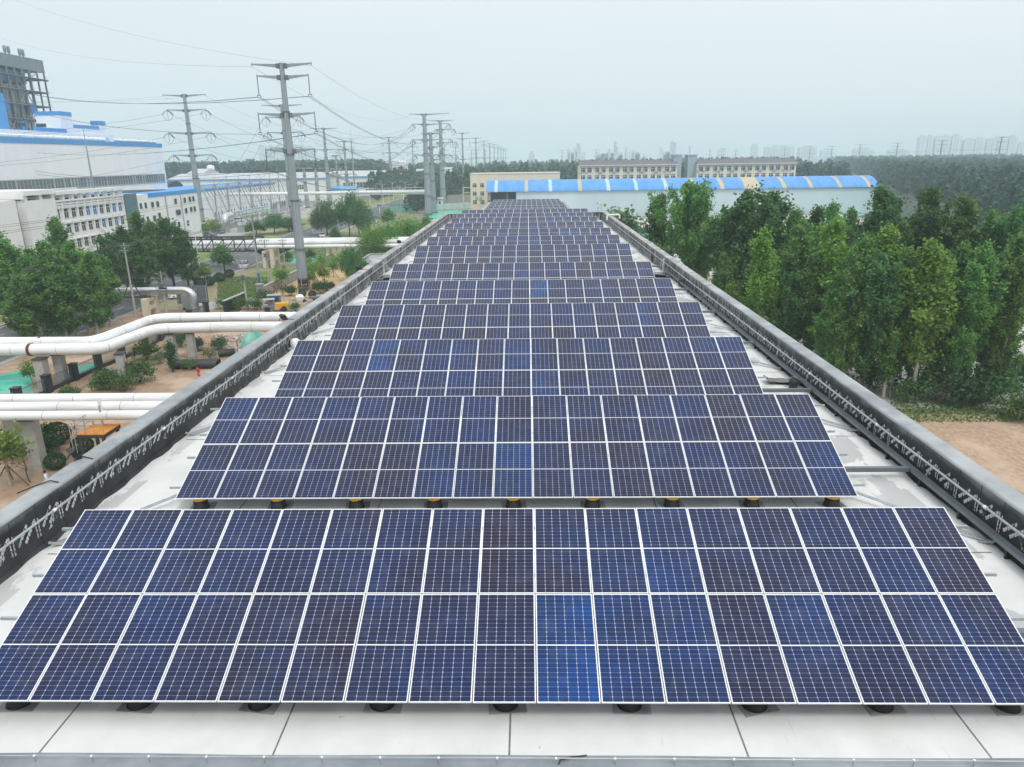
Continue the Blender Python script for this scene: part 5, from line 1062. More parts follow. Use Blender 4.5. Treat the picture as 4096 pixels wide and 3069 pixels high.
for y, z in ((309, 46), (293, 46.5), (301, 39)): MB().bx(XB - 3, XB + .6, y - 1.7, y + 1.7, z - 1.8, z + 1.8).build('blue_housing', M['glass_blue'], t, True)
m = MB()
for z in (41.7, 47.2, 52.7, 57.7):
    m.beam((XB + 1.2, 284, z + 1.1), (XB + 1.2, 322, z + 1.1), .06); m.bx(XB, XB + 1.3, 284, 322, z - .08, z)
    for k in range(13): m.beam((XB + 1.2, 284 + k * 3, z), (XB + 1.2, 284 + k * 3, z + 1.1), .05)
m.build('walkway', M['galv'], t, True)
MB().bx(XB - 3, XB + 2, 270, 290.5, 20, 50).build('blue_shaft', M['blue_paint'], t, True)
for px in (25, 40, 82, 95):
    p = gx(px, 232, XB - 4); o = MB(); o.tube([V(0, 0, 0), V(0, 0, 1.2), V(0, 0, 1.3), V(0, 0, 3.6)], [.3, .3, .6, .6], 10); c = o.build('exhaust_stub', M['galv'], t); c.location = Vector((XB - 4, p.y, 65.2)) - t.location
# office block
XO = -105.
t = thing('office_block', 'pale pink white office block with a roof pergola and rows of windows', 'building', (-112, 175, 0)); OW = M['office_white']
MB().bx(-122, XO, 163.6, 191.5, 0, 16.2).build('wall', OW, t, True); MB().bx(-122, XO + .3, 153.6, 163.6, 0, 16.9).build('wall', OW, t, True); MB().bx(-122, XO - 1.5, 151.0, 153.6, 0, 17.0).build('wall', M['wall_render'], t, True); MB().bx(-122, XO, 100, 151, 0, 17.2).build('wall', OW, t, True)
m = MB(); m.bx(-122.4, XO + .6, 153.2, 163.9, 17.9, 18.9); m.bx(-106, XO + .6, 163.9, 192, 17.6, 18.35); m.bx(-117.5, -116.5, 153.2, 192, 17.6, 18.35)
for y in (153.6, 163.2): m.bx(-122, XO + .3, y - .4, y + .4, 17.2, 17.9)
m.build('pergola_beam', OW, t, True); m = MB()
for i in range(8):
    y = 167.2 + i * 3.5
    for x in (-105.4, -117): m.bx(x - .4, x + .4, y - .4, y + .4, 16.2, 17.62)
for y in (154, 158.9, 163): 
    for x in (XO - .2, -117): m.bx(x - .45, x + .45, y - .45, y + .45, 16.8, 17.92)
m.build('pergola_column', OW, t, True)
MB().bx(-118, -106.4, 164.5, 190, 16.2, 16.7).build('roof_plant', M['dark_steel'], t, True)
WY = [162.7 + 2.86 * i for i in range(11)]
m = MB()
for i in range(11): y = 164.1 + 2.86 * i - 1.43; m.bx(XO, XO + .42, y - .13 + 1.43 - 1.43, y + .13, 3, 16.2) if y < 191.4 else None
for z in (15.55, 15.05, 14.75, 11.35, 7.7): m.bx(XO, XO + .38, 163.6, 191.5, z - .12, z + .12)
m.build('facade_rib', OW, t, True)
m = MB(); m.bx(XO, XO + .5, 163.6, 191.6, 16.1, 16.45); m.build('cornice', OW, t, True)
bl = {(0, 4), (0, 5), (0, 9), (1, 6), (1, 8), (0, 8)}
for rI, (zc_, hh) in enumerate(((13.45, 1.95), (10.05, 1.95), (6.5, 1.95), (3, 1.9))):
    for i in range(10):
        y = 164.1 + 2.86 * i; hw = .78 if i else .5
        o = MB().bx(XO - .02, XO + .06, y - hw, y + hw, zc_ - hh / 2, zc_ + hh / 2).build('window', M['glass_blue'] if (rI, i) in bl else M['glass_dark'], t, True)
        f_ = MB(); f_.bx(XO + .05, XO + .12, y - hw - .08, y - hw, zc_ - hh / 2, zc_ + hh / 2); f_.bx(XO + .05, XO + .12, y + hw, y + hw + .08, zc_ - hh / 2, zc_ + hh / 2); f_.bx(XO + .06, XO + .1, y - hw, y + hw, zc_ + .32, zc_ + .40); f_.bx(XO + .06, XO + .1, y - .03, y + .03, zc_ - hh / 2, zc_ + .32); c = f_.build('frame', M['office_white'], o)
        if (i * 3 + rI) % 5 == 1 and rI: MB().bx(XO + .3, XO + .75, y + .9, y + 1.6, zc_ - 1.4, zc_ - .8).build('air_conditioner', M['white_paint'], t, True)
for z in (13.0, 7.6): MB().bx(XO - 1.5, XO - 1.42, 151.5, 153.2, z - 2, z + 1.6).build('stair_window', M['glass_dark'], t, True)
pm('teal_glass', (.10, .20, .245), (.075, .155, .195), .6, .2, spec=.6); MB().bx(-120, XO + .5, 191.8, 198, 0, 16.5).build('stair_tower', M['teal_glass'], t, True)
t = thing('office_annex', 'plain white three storey annex with a blue roof band', 'building', (-112, 220, 0)); MB().bx(-125, XO + .2, 198.2, 204.5, 0, 16.0).build('wall', M['office_white'], t, True); MB().bx(-128, XO, 204.5, 236, 0, 15.0).build('wall', M['hall_white'], t, True); MB().bx(-128.1, XO + .12, 204.6, 236.1, 15.0, 16.1).build('blue_band', M['blue_paint'], t, True)
MB().bx(-122, -112, 212, 230, 15.3, 16.3).build('roof_plant', M['dark_steel'], t, True)
for y, zl in ((200, (13, 9.3, 5.6)), (202.6, (13, 9.3, 5.6)), (206.5, (13, 9.3)), (209.5, (13.0, 9.8, 6)), (220.5, (13.2, 9.9, 6.4)), (222, (9.9,)), (226.5, (13.1, 10, 6.3)), (230, (13.3, 10.2)), (232.5, (13.3, 10.2))):
    for z in zl: MB().bx(XO + .18, XO + .27, y - .6, y + .6, z - .75, z + .75).build('window', M['glass_dark'], t, True)
for y in (214.5, 224): MB().cyl((XO + .2, y, 0), .14, 15, 8).build('downpipe', M['galv'], t, True)
t = thing('yard_shed', 'white flat shed with a dark arched opening between hall and steel pole', 'building', (-150, 345, 0)); MB().bx(-215, -175, 335, 352, 0, 13.5).build('wall', M['hall_white'], t, True); MB().bx(-215.1, -174.9, 334.9, 352.1, 13.5, 14.3).build('blue_band', M['blue_paint'], t, True)
p = gx(698, 755, -173); m = MB(); m.prism([V(-172, p.y + 8 * math.cos(a), p.z + 3.6 * math.sin(a)) for a in [math.pi * i / 12 for i in range(13)]], (-14, 0, 0)); m.build('arched_roof', M['black_paint'], t, True)
t = thing('switch_house', 'long white wall of the switch house behind the steel gantry, blue top edge', 'building', (-155, 365, 0)); MB().bx(-172, -140, 318, 414, 0, 12.1).build('wall', M['hall_white'], t, True); MB().bx(-172.1, -139.85, 317.9, 414.1, 12.1, 13.0).build('blue_band', M['blue_paint'], t, True)
# gantry
XG = -130.
t = thing('substation_gantry', 'long lattice gantry on splayed legs strung with insulators over the switchyard', 'gantry', (XG, 350, 0)); zg = 14.6
YG = [296 + 13.6 * i for i in range(9)]
m = MB()
for x in (XG - .7, XG + .7):
    for z in (zg - .6, zg + .7): m.beam((x, YG[0], z), (x, YG[-1], z), .14)
k = 0; y = YG[0]
while y < YG[-1] - 1:
    for x in (XG - .7, XG + .7): m.beam((x, y, zg - .6), (x, y + 1.36, zg + .7), .07); m.beam((x, y + 1.36, zg + .7), (x, y + 2.72, zg - .6), .07)
    m.beam((XG - .7, y, zg + .7), (XG + .7, y + 1.36, zg + .7), .07); y += 2.72
m.build('lattice_beam', M['galv'], t, True)
for y in YG:
    m = MB(); m.tube([V(XG - .3, y, zg + .7), V(XG - .6, y, 0)], .30, 8); m.tube([V(XG + .3, y, zg + .7), V(XG + 5.5, y, 0)], .28, 8); m.beam((XG - .6, y, 6.2), (XG + 3.0, y, 6.2), .2); m.tube([V(XG, y, zg + .7), V(XG, y, zg + 3.6)], .12, 6); m.build('leg_frame', M['pylon_steel'], t, True)
m = MB(); m2 = MB(); rg = random.Random(6)
for y0, y1 in zip(YG, YG[1:]):
    for k in (1, 2, 3):
        y = y0 + (y1 - y0) * k / 4; m.tube([V(XG + .5, y, zg - .7), V(XG + 1.6, y + .3, zg - 3.4)], .13, 6)
        m2.tube([V(XG + 1.6, y + .3, zg - 3.4), V(XG + 2.8, y + 1.2, zg - 6), V(XG + 2.5, y + .5, zg - 8.4), V(XG + 3.2, y, 4.9)], .05, 5)
m.build('insulator_string', M['insulator'], t, True); m2.build('dropper', M['wire'], t, True)
ip = None
for i, (y0, y1) in enumerate(zip(YG, YG[1:])):
    for k in (1, 2, 3):
        for x in (XG + 3.2, XG + 7.4):
            loc = (x, y0 + (y1 - y0) * k / 4, 0)
            if ip is None:
                ip = thing('post_insulator', 'dark ribbed post insulator on a steel stand in the switchyard under the gantry', 'insulator', loc, 0, 'post insulators under the gantry'); MB().box((0, 0, 1.2), (.5, .5, 2.4)).build('stand', M['galv'], ip); MB().lathe((0, 0, 2.4), [(.18 if j % 2 else .26, j * .16) for j in range(16)], 8).build('insulator_stack', M['insulator'], ip)
            else: dup(ip, loc)
t = thing('yard_wall', 'low pale wall along the front of the plant yard', 'wall', (-108, 262, 0)); a, b = g(755, 962), g(950, 905); MB().beam(a + V(0, 0, .9), b + V(0, 0, .9), .25, 1.8).build('wall_face', M['concrete'], t, True); MB().beam(a + V(0, 0, 1.85), b + V(0, 0, 1.85), .4, .1).build('coping', M['white_paint'], t, True)
t = thing('yard_gate', 'grey and rusty sheet gate at the end of the pale yard wall', 'gate', (-105, 270, 0)); p = g(950, 930); MB().bx(p.x, p.x + 2.6, p.y, p.y + .1, .1, 2.6).build('sheet_panel', M['galv'], t, True); MB().bx(p.x + 2.7, p.x + 4.2, p.y, p.y + .1, .1, 2.5).build('rust_panel', M['rust'], t, True)
# billboard with lettering
t = thing('billboard', 'long billboard with blue sky, green meadow and red Chinese characters', 'billboard', (-112, 300, 0)); XBB = -111.5
a = gx(917, 874, XBB); b = gx(1077, 840, XBB); y0, y1 = a.y, b.y; z0_ = a.z; z1_ = gx(917, 851, XBB).z
def bill_mat():
    m = bpy.data.materials.new('billboard_print'); m.use_nodes = True; N, L = m.node_tree.nodes, m.node_tree.links; MATS['billboard_print'] = m; geo = N.new('ShaderNodeNewGeometry'); s = N.new('ShaderNodeSeparateXYZ'); L.new(geo.outputs['Position'], s.inputs[0]); nz = N.new('ShaderNodeTexNoise'); nz.inputs['Scale'].default_value = .35; L.new(geo.outputs['Position'], nz.inputs['Vector'])
    ad = N.new('ShaderNodeMath'); ad.operation = 'MULTIPLY_ADD'; L.new(nz.outputs[0], ad.inputs[0]); ad.inputs[1].default_value = 1.0; L.new(s.outputs[2], ad.inputs[2]); mr = N.new('ShaderNodeMapRange'); mr.inputs[1].default_value = z0_ + .5; mr.inputs[2].default_value = z1_ + .5; L.new(ad.outputs[0], mr.inputs[0]); cr = N.new('ShaderNodeValToRGB'); L.new(mr.outputs[0], cr.inputs[0]); e0 = cr.color_ramp.elements; e0[0].position = 0; e0[0].color = (.10, .30, .06, 1); e0[1].position = 1; e0[1].color = (.10, .38, .68, 1)
    for ps, c_ in ((.25, (.22, .45, .10)), (.34, (.62, .74, .74)), (.6, (.60, .76, .84))): q = e0.new(ps); q.color = (*c_, 1)
    L.new(cr.outputs[0], N['Principled BSDF'].inputs['Base Color']); return m
bill_mat(); MB().bx(XBB - .25, XBB, y0, y1, z0_, z1_).build('print_panel', M['billboard_print'], t, True); m = MB(); m.bx(XBB - .3, XBB + .08, y0 - .15, y1 + .15, z1_, z1_ + .15); m.bx(XBB - .3, XBB + .08, y0 - .15, y1 + .15, z0_ - .15, z0_); m.bx(XBB - .3, XBB + .08, y0 - .15, y0, z0_, z1_); m.bx(XBB - .3, XBB + .08, y1, y1 + .15, z0_, z1_); m.build('frame', M['white_paint'], t, True)
m = MB(); y = y0 + 1
while y < y1: m.beam((XBB - .5, y, 0), (XBB - .5, y, z1_), .2); y += 6
m.build('post', M['steel_grey'], t, True)
bt, bf = text_verts('富 富 业 业 上 版 品 出 贸 二', (z1_ - z0_) * .52); xs_ = [v[0] for v in bt]; sc_ = (y1 - y0) * .84 / (max(xs_) - min(xs_)); m = MB(); m.add([V(XBB + .03, y0 + (y1 - y0) * .1 + v[0] * sc_, z0_ + (z1_ - z0_) * .38 + v[1]) for v in bt], bf); m.build('lettering', M['red_paint'], t, True)
p = g(905, 930); t = thing('duct_elbow', 'thick silver duct that rises from the yard and bends under the billboard end', 'duct', p); zz = gy(900, 868, p.y).z; MB().tube(bend([V(0, 0, 0), V(0, 0, zz), V(0, 6, zz)], 2.2, 6), 1.35, 18).build('cladding', M['foil'], t); MB().cyl((0, 0, zz * .45), 1.55, .2, 18).build('collar', M['galv'], t)
# sheds and silos behind
pm('far_roof', (.47, .49, .51), (.41, .43, .45), .1, .7)
def shed(name, label, px0, px1, py_top, Y, depth, roofm='far_roof', wallm='hall_white', eave=None, rise=1.5, wins=(), blue=True):
    a, b = gy(px0, py_top, Y), gy(px1, py_top, Y); H = (a.z + b.z) / 2 if eave is None else eave
    t = thing(name, label, 'shed', ((a.x + b.x) / 2, Y, 0)); L_ = b.x - a.x
    MB().bx(-L_ / 2, L_ / 2, 0, depth, 0, H).build('wall', M[wallm], t); m = MB(); m.prism([V(-L_ / 2 - .4, -.5, H), V(-L_ / 2 - .4, depth / 2, H + rise * 1.5), V(-L_ / 2 - .4, depth + .5, H)], (L_ + .8, 0, 0)); m.build('roof', M[roofm], t)
    if blue: MB().bx(-L_ / 2 - .45, L_ / 2 + .45, -.62, -.5, H - .7, H + .05).build('eave_band', M['blue_paint'], t)
    for (p0, z, w_, h_) in wins:
        x = gy(p0, py_top, Y).x - t.location.x; o = MB().bx(x - w_ / 2, x + w_ / 2, -.08, -.0, z - h_ / 2, z + h_ / 2).build('window', M['glass_dark'], t); f_ = MB()
        for k in range(1, 4): f_.bx(x - w_ / 2 + w_ * k / 4 - .1, x - w_ / 2 + w_ * k / 4 + .1, -.16, -.09, z - h_ / 2, z + h_ / 2)
        f_.bx(x - w_ / 2, x + w_ / 2, -.17, -.09, z - .1, z + .1); f_.build('frame', M['white_paint'], o)
    return t
shed('industrial_shed', 'long white shed roof stretching behind the switch house', 668, 1300, 716, 470, 40, wins=[(x, 8.6, 6, 2.6) for x in (738, 766, 800, 825, 855, 884, 912, 1203)], rise=2.2)
shed('industrial_shed', 'taller white gabled block rising out of the long shed roof', 750, 810, 694, 480, 26, rise=1.8, blue=False)
shed('industrial_shed', 'white hall with grouped windows and a dark end strip beside the middle pylons', 1305, 1520, 706, 530, 45, wins=[(1448, 7.5, 8, 3.6), (1476, 7.5, 7, 3.6), (1500, 7.5, 4, 3.6), (1390, 7.5, 7, 3)], rise=2.4)
t = shed('industrial_shed', 'low blue roofed building behind the far white pipe', 1325, 1420, 755, 420, 10, 'blue_paint', 'hall_white', rise=.8)
shed('industrial_shed', 'cream gable end standing right of the white hall', 1540, 1552, 702, 535, 20, 'cream', 'cream', rise=.5, blue=False)
shed('industrial_shed', 'pale blue roofed far shed left of the white silos', 1315, 1450, 688, 780, 60, 'glass_blue', 'hall_white', rise=3, blue=False)
shed('industrial_shed', 'far shed with a reddish eave between trees and silos', 1450, 1560, 690, 760, 40, 'hall_white', 'hall_white', rise=1, blue=False)
shed('industrial_shed', 'grey far shed right of the white silos', 1620, 1700, 684, 720, 40, 'wall_render', 'wall_render', rise=1, blue=False)
shed('industrial_shed', 'small white far building between the right hand pylons', 1775, 1808, 676, 800, 20, 'wall_render', 'hall_white', rise=1, blue=False)
shed('industrial_shed', 'far pale shed at the left between hall and pylon', 665, 730, 693, 820, 30, 'wall_render', 'hall_white', rise=1, blue=False)
def silo(px, py, Y, r, label, grp):
    p = gy(px, py, Y); t = thing('silo', label, 'silo', (p.x, Y, 0), 0, grp); MB().cyl((0, 0, 0), r, p.z - .8, 16).build('shell', M['white_paint'], t); MB().lathe((0, 0, p.z - .8), [(r, 0), (r * .5, .8), (.5, 1.4), (.4, 2.4)], 14).build('cap', M['white_paint'], t); m = MB(); m.beam((-r, -.2, p.z + .2), (r, -.2, p.z + .2), .15); m.build('railing', M['galv'], t)
for i, px in enumerate((1576, 1587, 1598, 1609, 1620)): silo(px, 646, 720, 1.6 + .9, f'white silo, {ORD[i]} of the five behind the pylons', 'five white silos')
for i, px in enumerate((882, 890, 898, 907)): silo(px, 647, 900, 2.2, f'white silo, {ORD[i]} of the four rising from the left wood', 'four white silos')
p = gy(841, 660, 620); t = thing('water_tank', 'round white tank on a stem beyond the gabled shed', 'tank', (p.x, 620, 0)); MB().lathe((0, 0, p.z - 7), [(.8, -14), (.8, 0), (3.0, 1), (3.0, 6), (1, 7)], 14).build('tank_shell', M['white_paint'], t); MB().cyl((0, 0, 0), .8, p.z - 20, 10).build('stem', M['white_paint'], t)
p = gy(1002, 636, 1100); t = thing('water_tower', 'dark square tower standing above the left wood', 'tower', (p.x, 1100, 0)); MB().bx(-4, 4, -4, 4, 0, p.z - 2).build('shaft', M['concrete_dark'], t); MB().bx(-5, 5, -5, 5, p.z - 2, p.z).build('head', M['concrete_dark'], t)
# hoardings and the gatehouse by the far poles
pm('hoarding', (.45, .62, .60), (.40, .56, .55), .4, .6, stretch=(2, 1, .1))
t = thing('site_hoarding', 'pale turquoise sheet hoarding left of the yellow building', 'hoarding', (-25, 330, 0)); a, b = g(1742, 842), g(1945, 830); MB().beam(a + V(0, 0, 1.5), b + V(0, 0, 1.5), .1, 3.0).build('sheet', M['hoarding'], t, True); m = MB()
for k in range(9): q = a.lerp(b, k / 8); m.bx(q.x - .08, q.x + .08, q.y - .16, q.y - .06, 0, 3.1)
m.build('post', M['white_paint'], t, True)
t = thing('green_container', 'dark green netted container on the kerb island beside the road', 'container', g(1615, 846)); MB().bx(-7.5, 7.5, 0, 3, 0, 3.0).build('body', M['net_green'], t); MB().bx(-7.6, 7.6, -.1, 3.1, 3.0, 3.15).build('rim', M['dark_steel'], t)
t = thing('gatehouse', 'small white gatehouse between the feet of the big poles', 'hut', g(1748, 826)); MB().bx(-4, 3, 0, 4, 0, 4).build('wall', M['white_paint'], t); MB().bx(-4.5, 3.5, -.6, 4.5, 4, 4.3).build('roof', M['white_paint'], t); MB().bx(-1.6, .2, -.06, -.0, 1, 3).build('window', M['glass_dark'], t); MB().bx(1, 2, -.06, 0, .1, 2.6).build('door', M['glass_dark'], t)
t = thing('excavator', 'orange excavator parked behind the poles beside the road', 'excavator', g(1690, 812)); MB().box((0, 0, 2.0), (4.5, 2.8, 1.6)).build('body', M['yellow_paint'], t); MB().box((-1.2, -.4, 3.2), (1.6, 1.4, 1.5)).build('cab', M['glass_dark'], t); m = MB(); m.beam((1, 0, 2.4), (4.5, 0, 5.2), .6); m.beam((4.5, 0, 5.2), (6.4, 0, 2.2), .45); m.build('arm', M['yellow_paint'], t); m = MB(); [m.box((0, y, .55), (4.6, .7, 1.1)) for y in (-1.2, 1.2)]; m.build('track', M['rubber'], t)
t = thing('stone_wall', 'old grey stone retaining wall left of the yellow building', 'wall', (-38, 420, 0)); a, b = g(1790, 818), g(1884, 816); MB().beam(a + V(0, 0, 2.4), b + V(0, 0, 2.4), .6, 4.8).build('wall_face', M['brick_grey'], t, True); MB().beam(a + V(0, 0, 4.9), b + V(0, 0, 4.9), .8, .2).build('coping', M['concrete'], t, True)
# ================================================================ right-hand buildings
def win_set(t, xw, zw, y, w_, h_, ac=()):
    for x in xw:
        for z in zw:
            o = MB().bx(x - w_ / 2, x + w_ / 2, y - .06, y + .02, z - h_ / 2, z + h_ / 2).build('window', M['glass_dark'], t); f_ = MB(); f_.bx(x - w_ / 2 - .1, x + w_ / 2 + .1, y - .16, y - .02, z - h_ / 2 - .14, z - h_ / 2); f_.bx(x - w_ * .16 - .05, x - w_ * .16 + .05, y - .1, y - .06, z - h_ / 2, z + h_ / 2); f_.bx(x - w_ / 2, x + w_ / 2, y - .1, y - .065, z + h_ * .18, z + h_ * .24); f_.build('frame', M['white_paint'], o)
YBd = 343.
t = thing('yellow_building', 'cream yellow three storey building half hidden behind the blue roofed shed', 'building', (-5, YBd, 0)); a, b = gy(1880, 698, YBd), gy(2240, 694, YBd); zt_ = a.z; MB().bx(a.x + 5, b.x + 5, 0, 16, 0, zt_).build('wall', M['cream'], t); MB().bx(a.x + 4.8, b.x + 5.2, -.2, 16.2, zt_, zt_ + .35).build('parapet_cap', M['cream_trim'], t)
w1, w2_ = gy(1898, 742, YBd), gy(1928, 742, YBd); win_set(t, [w1.x + 5, w2_.x + 5, w2_.x + 8.4], [gy(1898, 742, YBd).z, gy(1898, 775, YBd).z, gy(1898, 809, YBd).z], 0, 1.7, 1.75)
for x in (w1.x + 6, w2_.x + 4.4): MB().bx(x - .5, x + .5, -.6, -.1, gy(1900, 791, YBd).z - .4, gy(1900, 791, YBd).z + .4).build('air_conditioner', M['galv'], t)
m = MB(); [m.bx(a.x + 1.3, a.x + 5, 1, 5, z - .2, z) for z in (4.6, 9.2, 11.5)]; m.bx(a.x + 1.3, a.x + 1.6, 1, 1.4, 0, 11.4); m.bx(a.x + 1.3, a.x + 1.6, 4.6, 5, 0, 11.4); m.build('outside_stair', M['cream_trim'], t)
# blue roofed shed
YW = 313.; pm('shed_wall', (.50, .62, .66), (.45, .575, .62), .10, .7, stretch=(1, 1, .3), c3=(.56, .665, .70), s3=.05)
def corr_blue():
    m = pm('shed_blue', (.11, .34, .70), (.09, .29, .63), .35, .55, stretch=(3, 1, 1), c3=(.07, .28, .66), s3=.12); t_ = m.node_tree; N, L = t_.nodes, t_.links; tcn = N.new('ShaderNodeTexCoord'); wv = N.new('ShaderNodeTexWave'); wv.inputs['Scale'].default_value = 1.6; L.new(tcn.outputs['Object'], wv.inputs[0]); bp = N.new('ShaderNodeBump'); bp.inputs['Strength'].default_value = .5; bp.inputs['Distance'].default_value = .1; L.new(wv.outputs[0], bp.inputs['Height']); L.new(bp.outputs[0], N['Principled BSDF'].inputs['Normal'])
corr_blue(); pm('shed_tan', (.50, .44, .30), (.44, .39, .27), .3, .7); pm('shed_pale', (.42, .58, .60), (.38, .53, .55), .3, .6)
xa, xb = gy(1950, 768, YW).x, gy(3510, 746, YW).x; ze = 10.75
t = thing('vaulted_shed', 'long pale walled shed with a curved blue roof and translucent strips', 'shed', ((xa + xb) / 2, YW, 0)); cx_ = (xa + xb) / 2; hl = (xb - xa) / 2; xo_ = gy(2065, 790, YW).x - cx_
MB().bx(xo_, hl, 0, .4, 0, ze).build('wall', M['shed_wall'], t); MB().bx(-hl, hl, 38, 38.4, 0, ze).build('wall', M['shed_wall'], t); MB().bx(hl - .4, hl, .4, 38, 0, ze).build('wall', M['shed_wall'], t); MB().bx(-hl, -hl + .4, 20, 38, 0, ze).build('wall', M['shed_wall'], t)
m = MB(); m.bx(-hl + .4, xo_ + 30, 17, 17.3, 0, ze); m.build('shade_backing', M['black_paint'], t); m = MB(); [m.bx(x, x + .4, .2, .6, 0, ze) for x in (-hl, -hl + 8, xo_ - .2)]; m.build('door_post', M['steel_grey'], t)  # black backing paints in the shade of the interior behind the opening
def arc(n, y0, y1, z0, h): return [(y0 + (y1 - y0) * i / n, z0 + h * (1 - abs(2 * i / n - 1) ** 2.2)) for i in range(n + 1)]
edges = [1977, 1990, 2099, 2112, 2195, 2209, 2314, 2329, 2427, 2442, 2540, 2553, 2658, 2673, 2770, 2785, 2881, 2899, 2978, 3041, 3130, 3146, 3238, 3253, 3354, 3368, 3470, 3485]
ex = [-hl - .6] + [gy(px, 746, YW).x - cx_ for px in edges] + [hl + .6]
pr_ = arc(16, -.8, 24, ze, 4.3)
strip = []
for i, (x0, x1) in enumerate(zip(ex, ex[1:])):
    mat = 'shed_blue' if i % 2 == 0 else ('shed_pale' if i in (1, 5, 9, 11, 13) else 'shed_tan'); m = MB(); dz = .0 if i % 2 == 0 else -.06
    vs = []
    for x in (x0, x1): vs += [V(x, y, z + dz) for y, z in pr_] + [V(x, y, z + dz - .12) for y, z in pr_]
    k = len(pr_); fs = []
    for j in range(k - 1): fs += [(j, 2 * k + j, 2 * k + j + 1, j + 1), (k + j + 1, 3 * k + j + 1, 3 * k + j, k + j)]
    fs += [(0, k, 3 * k, 2 * k)]; m.add(vs, fs, 0, True); m.build('roof_sheet' if i % 2 == 0 else 'roof_strip', M[mat], t)
m = MB(); m.add([V(hl, y, z) for y, z in pr_] + [V(hl, 24, ze - .5), V(hl, -.8, ze - .5)], [tuple(range(19))[::-1]]); m.build('gable', M['shed_wall'], t)
t2 = thing('vaulted_shed', 'second curved blue roof rising behind the long pale shed', 'shed', (cx_, YW + 26, 0)); pr2 = arc(14, 0, 24, ze - .2, 3.3); xr2 = gy(3372, 706, YW + 30).x - cx_
xl2 = 20.0 - cx_
for i in range(12):
    x0 = xl2 + i * (xr2 - xl2) / 12; x1 = xl2 + (i + 1) * (xr2 - xl2) / 12
    for a_, b_, mt in ((x0, x1 - 1.8, 'shed_blue'), (x1 - 1.8, x1, 'shed_tan')): k = len(pr2); MB().add([V(a_, y, z) for y, z in pr2] + [V(b_, y, z) for y, z in pr2], [(j, k + j, k + j + 1, j + 1) for j in range(k - 1)], 0, True).build('roof_sheet' if mt == 'shed_blue' else 'roof_strip', M[mt], t2)
MB().bx(xl2, xr2, 12.8, 24, 0, ze - .3).build('wall', M['shed_wall'], t2)
t = thing('low_wall', 'dark brown low wall at the edge of the grove yard', 'wall', (24, 96, 0)); a, b = g(2925, 1215), g(3070, 1265); MB().beam(a + V(0, 0, .9), b + V(0, 0, .9), .3, 1.8).build('wall_face', M['bark_dark'], t, True); MB().beam(a + V(0, 0, 1.85), b + V(0, 0, 1.85), .4, .1).build('coping', M['bark_dark'], t, True)
# dormitories
YD = 372.
def dorm(px0, px1, py_e, py_r, label, tower):
    a, b = gy(px0, py_e, YD), gy(px1, py_e, YD); c = gy((px0 + px1) / 2, py_r, YD + 7); L_ = b.x - a.x; ze_ = (a.z + b.z) / 2; zr_ = c.z
    t = thing('dormitory', label, 'building', ((a.x + b.x) / 2, YD, 0)); MB().bx(-L_ / 2, L_ / 2, 0, 14, 0, ze_).build('wall', M['cream'], t); m = MB(); m.prism([V(-L_ / 2 - .3, -.9, ze_ - .1), V(-L_ / 2 - .3, 7, zr_), V(-L_ / 2 - .3, 14.9, ze_ - .1)], (L_ + .6, 0, 0)); m.build('roof', M['roof_slate'], t); MB().bx(-L_ / 2 - .4, L_ / 2 + .4, -1.0, -.8, ze_ - .45, ze_ + .0).build('eave', M['cream_trim'], t)
    n = 14; st = L_ / 7.2; xs_ = []
    for k in range(7): x = -L_ / 2 + L_ * (k + .5) / 7; xs_ += [x - st * .235, x + st * .235]
    zs_ = [ze_ - 2.35, ze_ - 5.9, ze_ - 9.4]; win_set(t, xs_, zs_, 0, 2.0, 2.2)
    for k in range(7):
        for z in zs_[:2]:
            x = -L_ / 2 + L_ * (k + .5) / 7
            for dx in ((-.55, .55) if 0 < k < 6 else (-st * .42, .0)): MB().bx(x + dx - .48, x + dx + .48, -.6, -.08, z - 1.35, z - .65).build('air_conditioner', M['galv'], t)
    for k in range(8): x = -L_ / 2 + L_ * (k + .04) / 7.1; MB().bx(x - .35, x + .35, 6.4, 7.6, zr_ - .5, zr_ + .5).build('chimney', M['roof_slate'], t)
    for k in (1, 3, 5): MB().cyl((-L_ / 2 + L_ * k / 6, -.12, ze_ - 11), .09, 11, 6).build('downpipe', M['cream_trim'], t)
    return t
dorm(2318, 2710, 659, 640, 'left cream dormitory with two window rows above the blue roof', 1); dorm(2790, 3186, 653, 633, 'right cream dormitory with two window rows beside the wood', 1)
pm('tower_grey', (.36, .42, .44), (.32, .38, .40), .3, .7)
for px0, px1, py, lb in ((2697, 2728, 624, 'grey stair tower at the right end of the left dormitory'), (2753, 2788, 623, 'grey stair tower at the left end of the right dormitory')):
    a, b = gy(px0, py, YD + 3), gy(px1, py, YD + 3); t = thing('stair_tower', lb, 'tower', ((a.x + b.x) / 2, YD + 3, 0)); L_ = b.x - a.x; MB().bx(-L_ / 2, L_ / 2, 0, 8, 0, a.z).build('shaft', M['tower_grey'], t); MB().bx(-L_ / 2 - .3, L_ / 2 + .3, -.3, 8.3, a.z, a.z + .5).build('cap', M['tower_grey'], t)
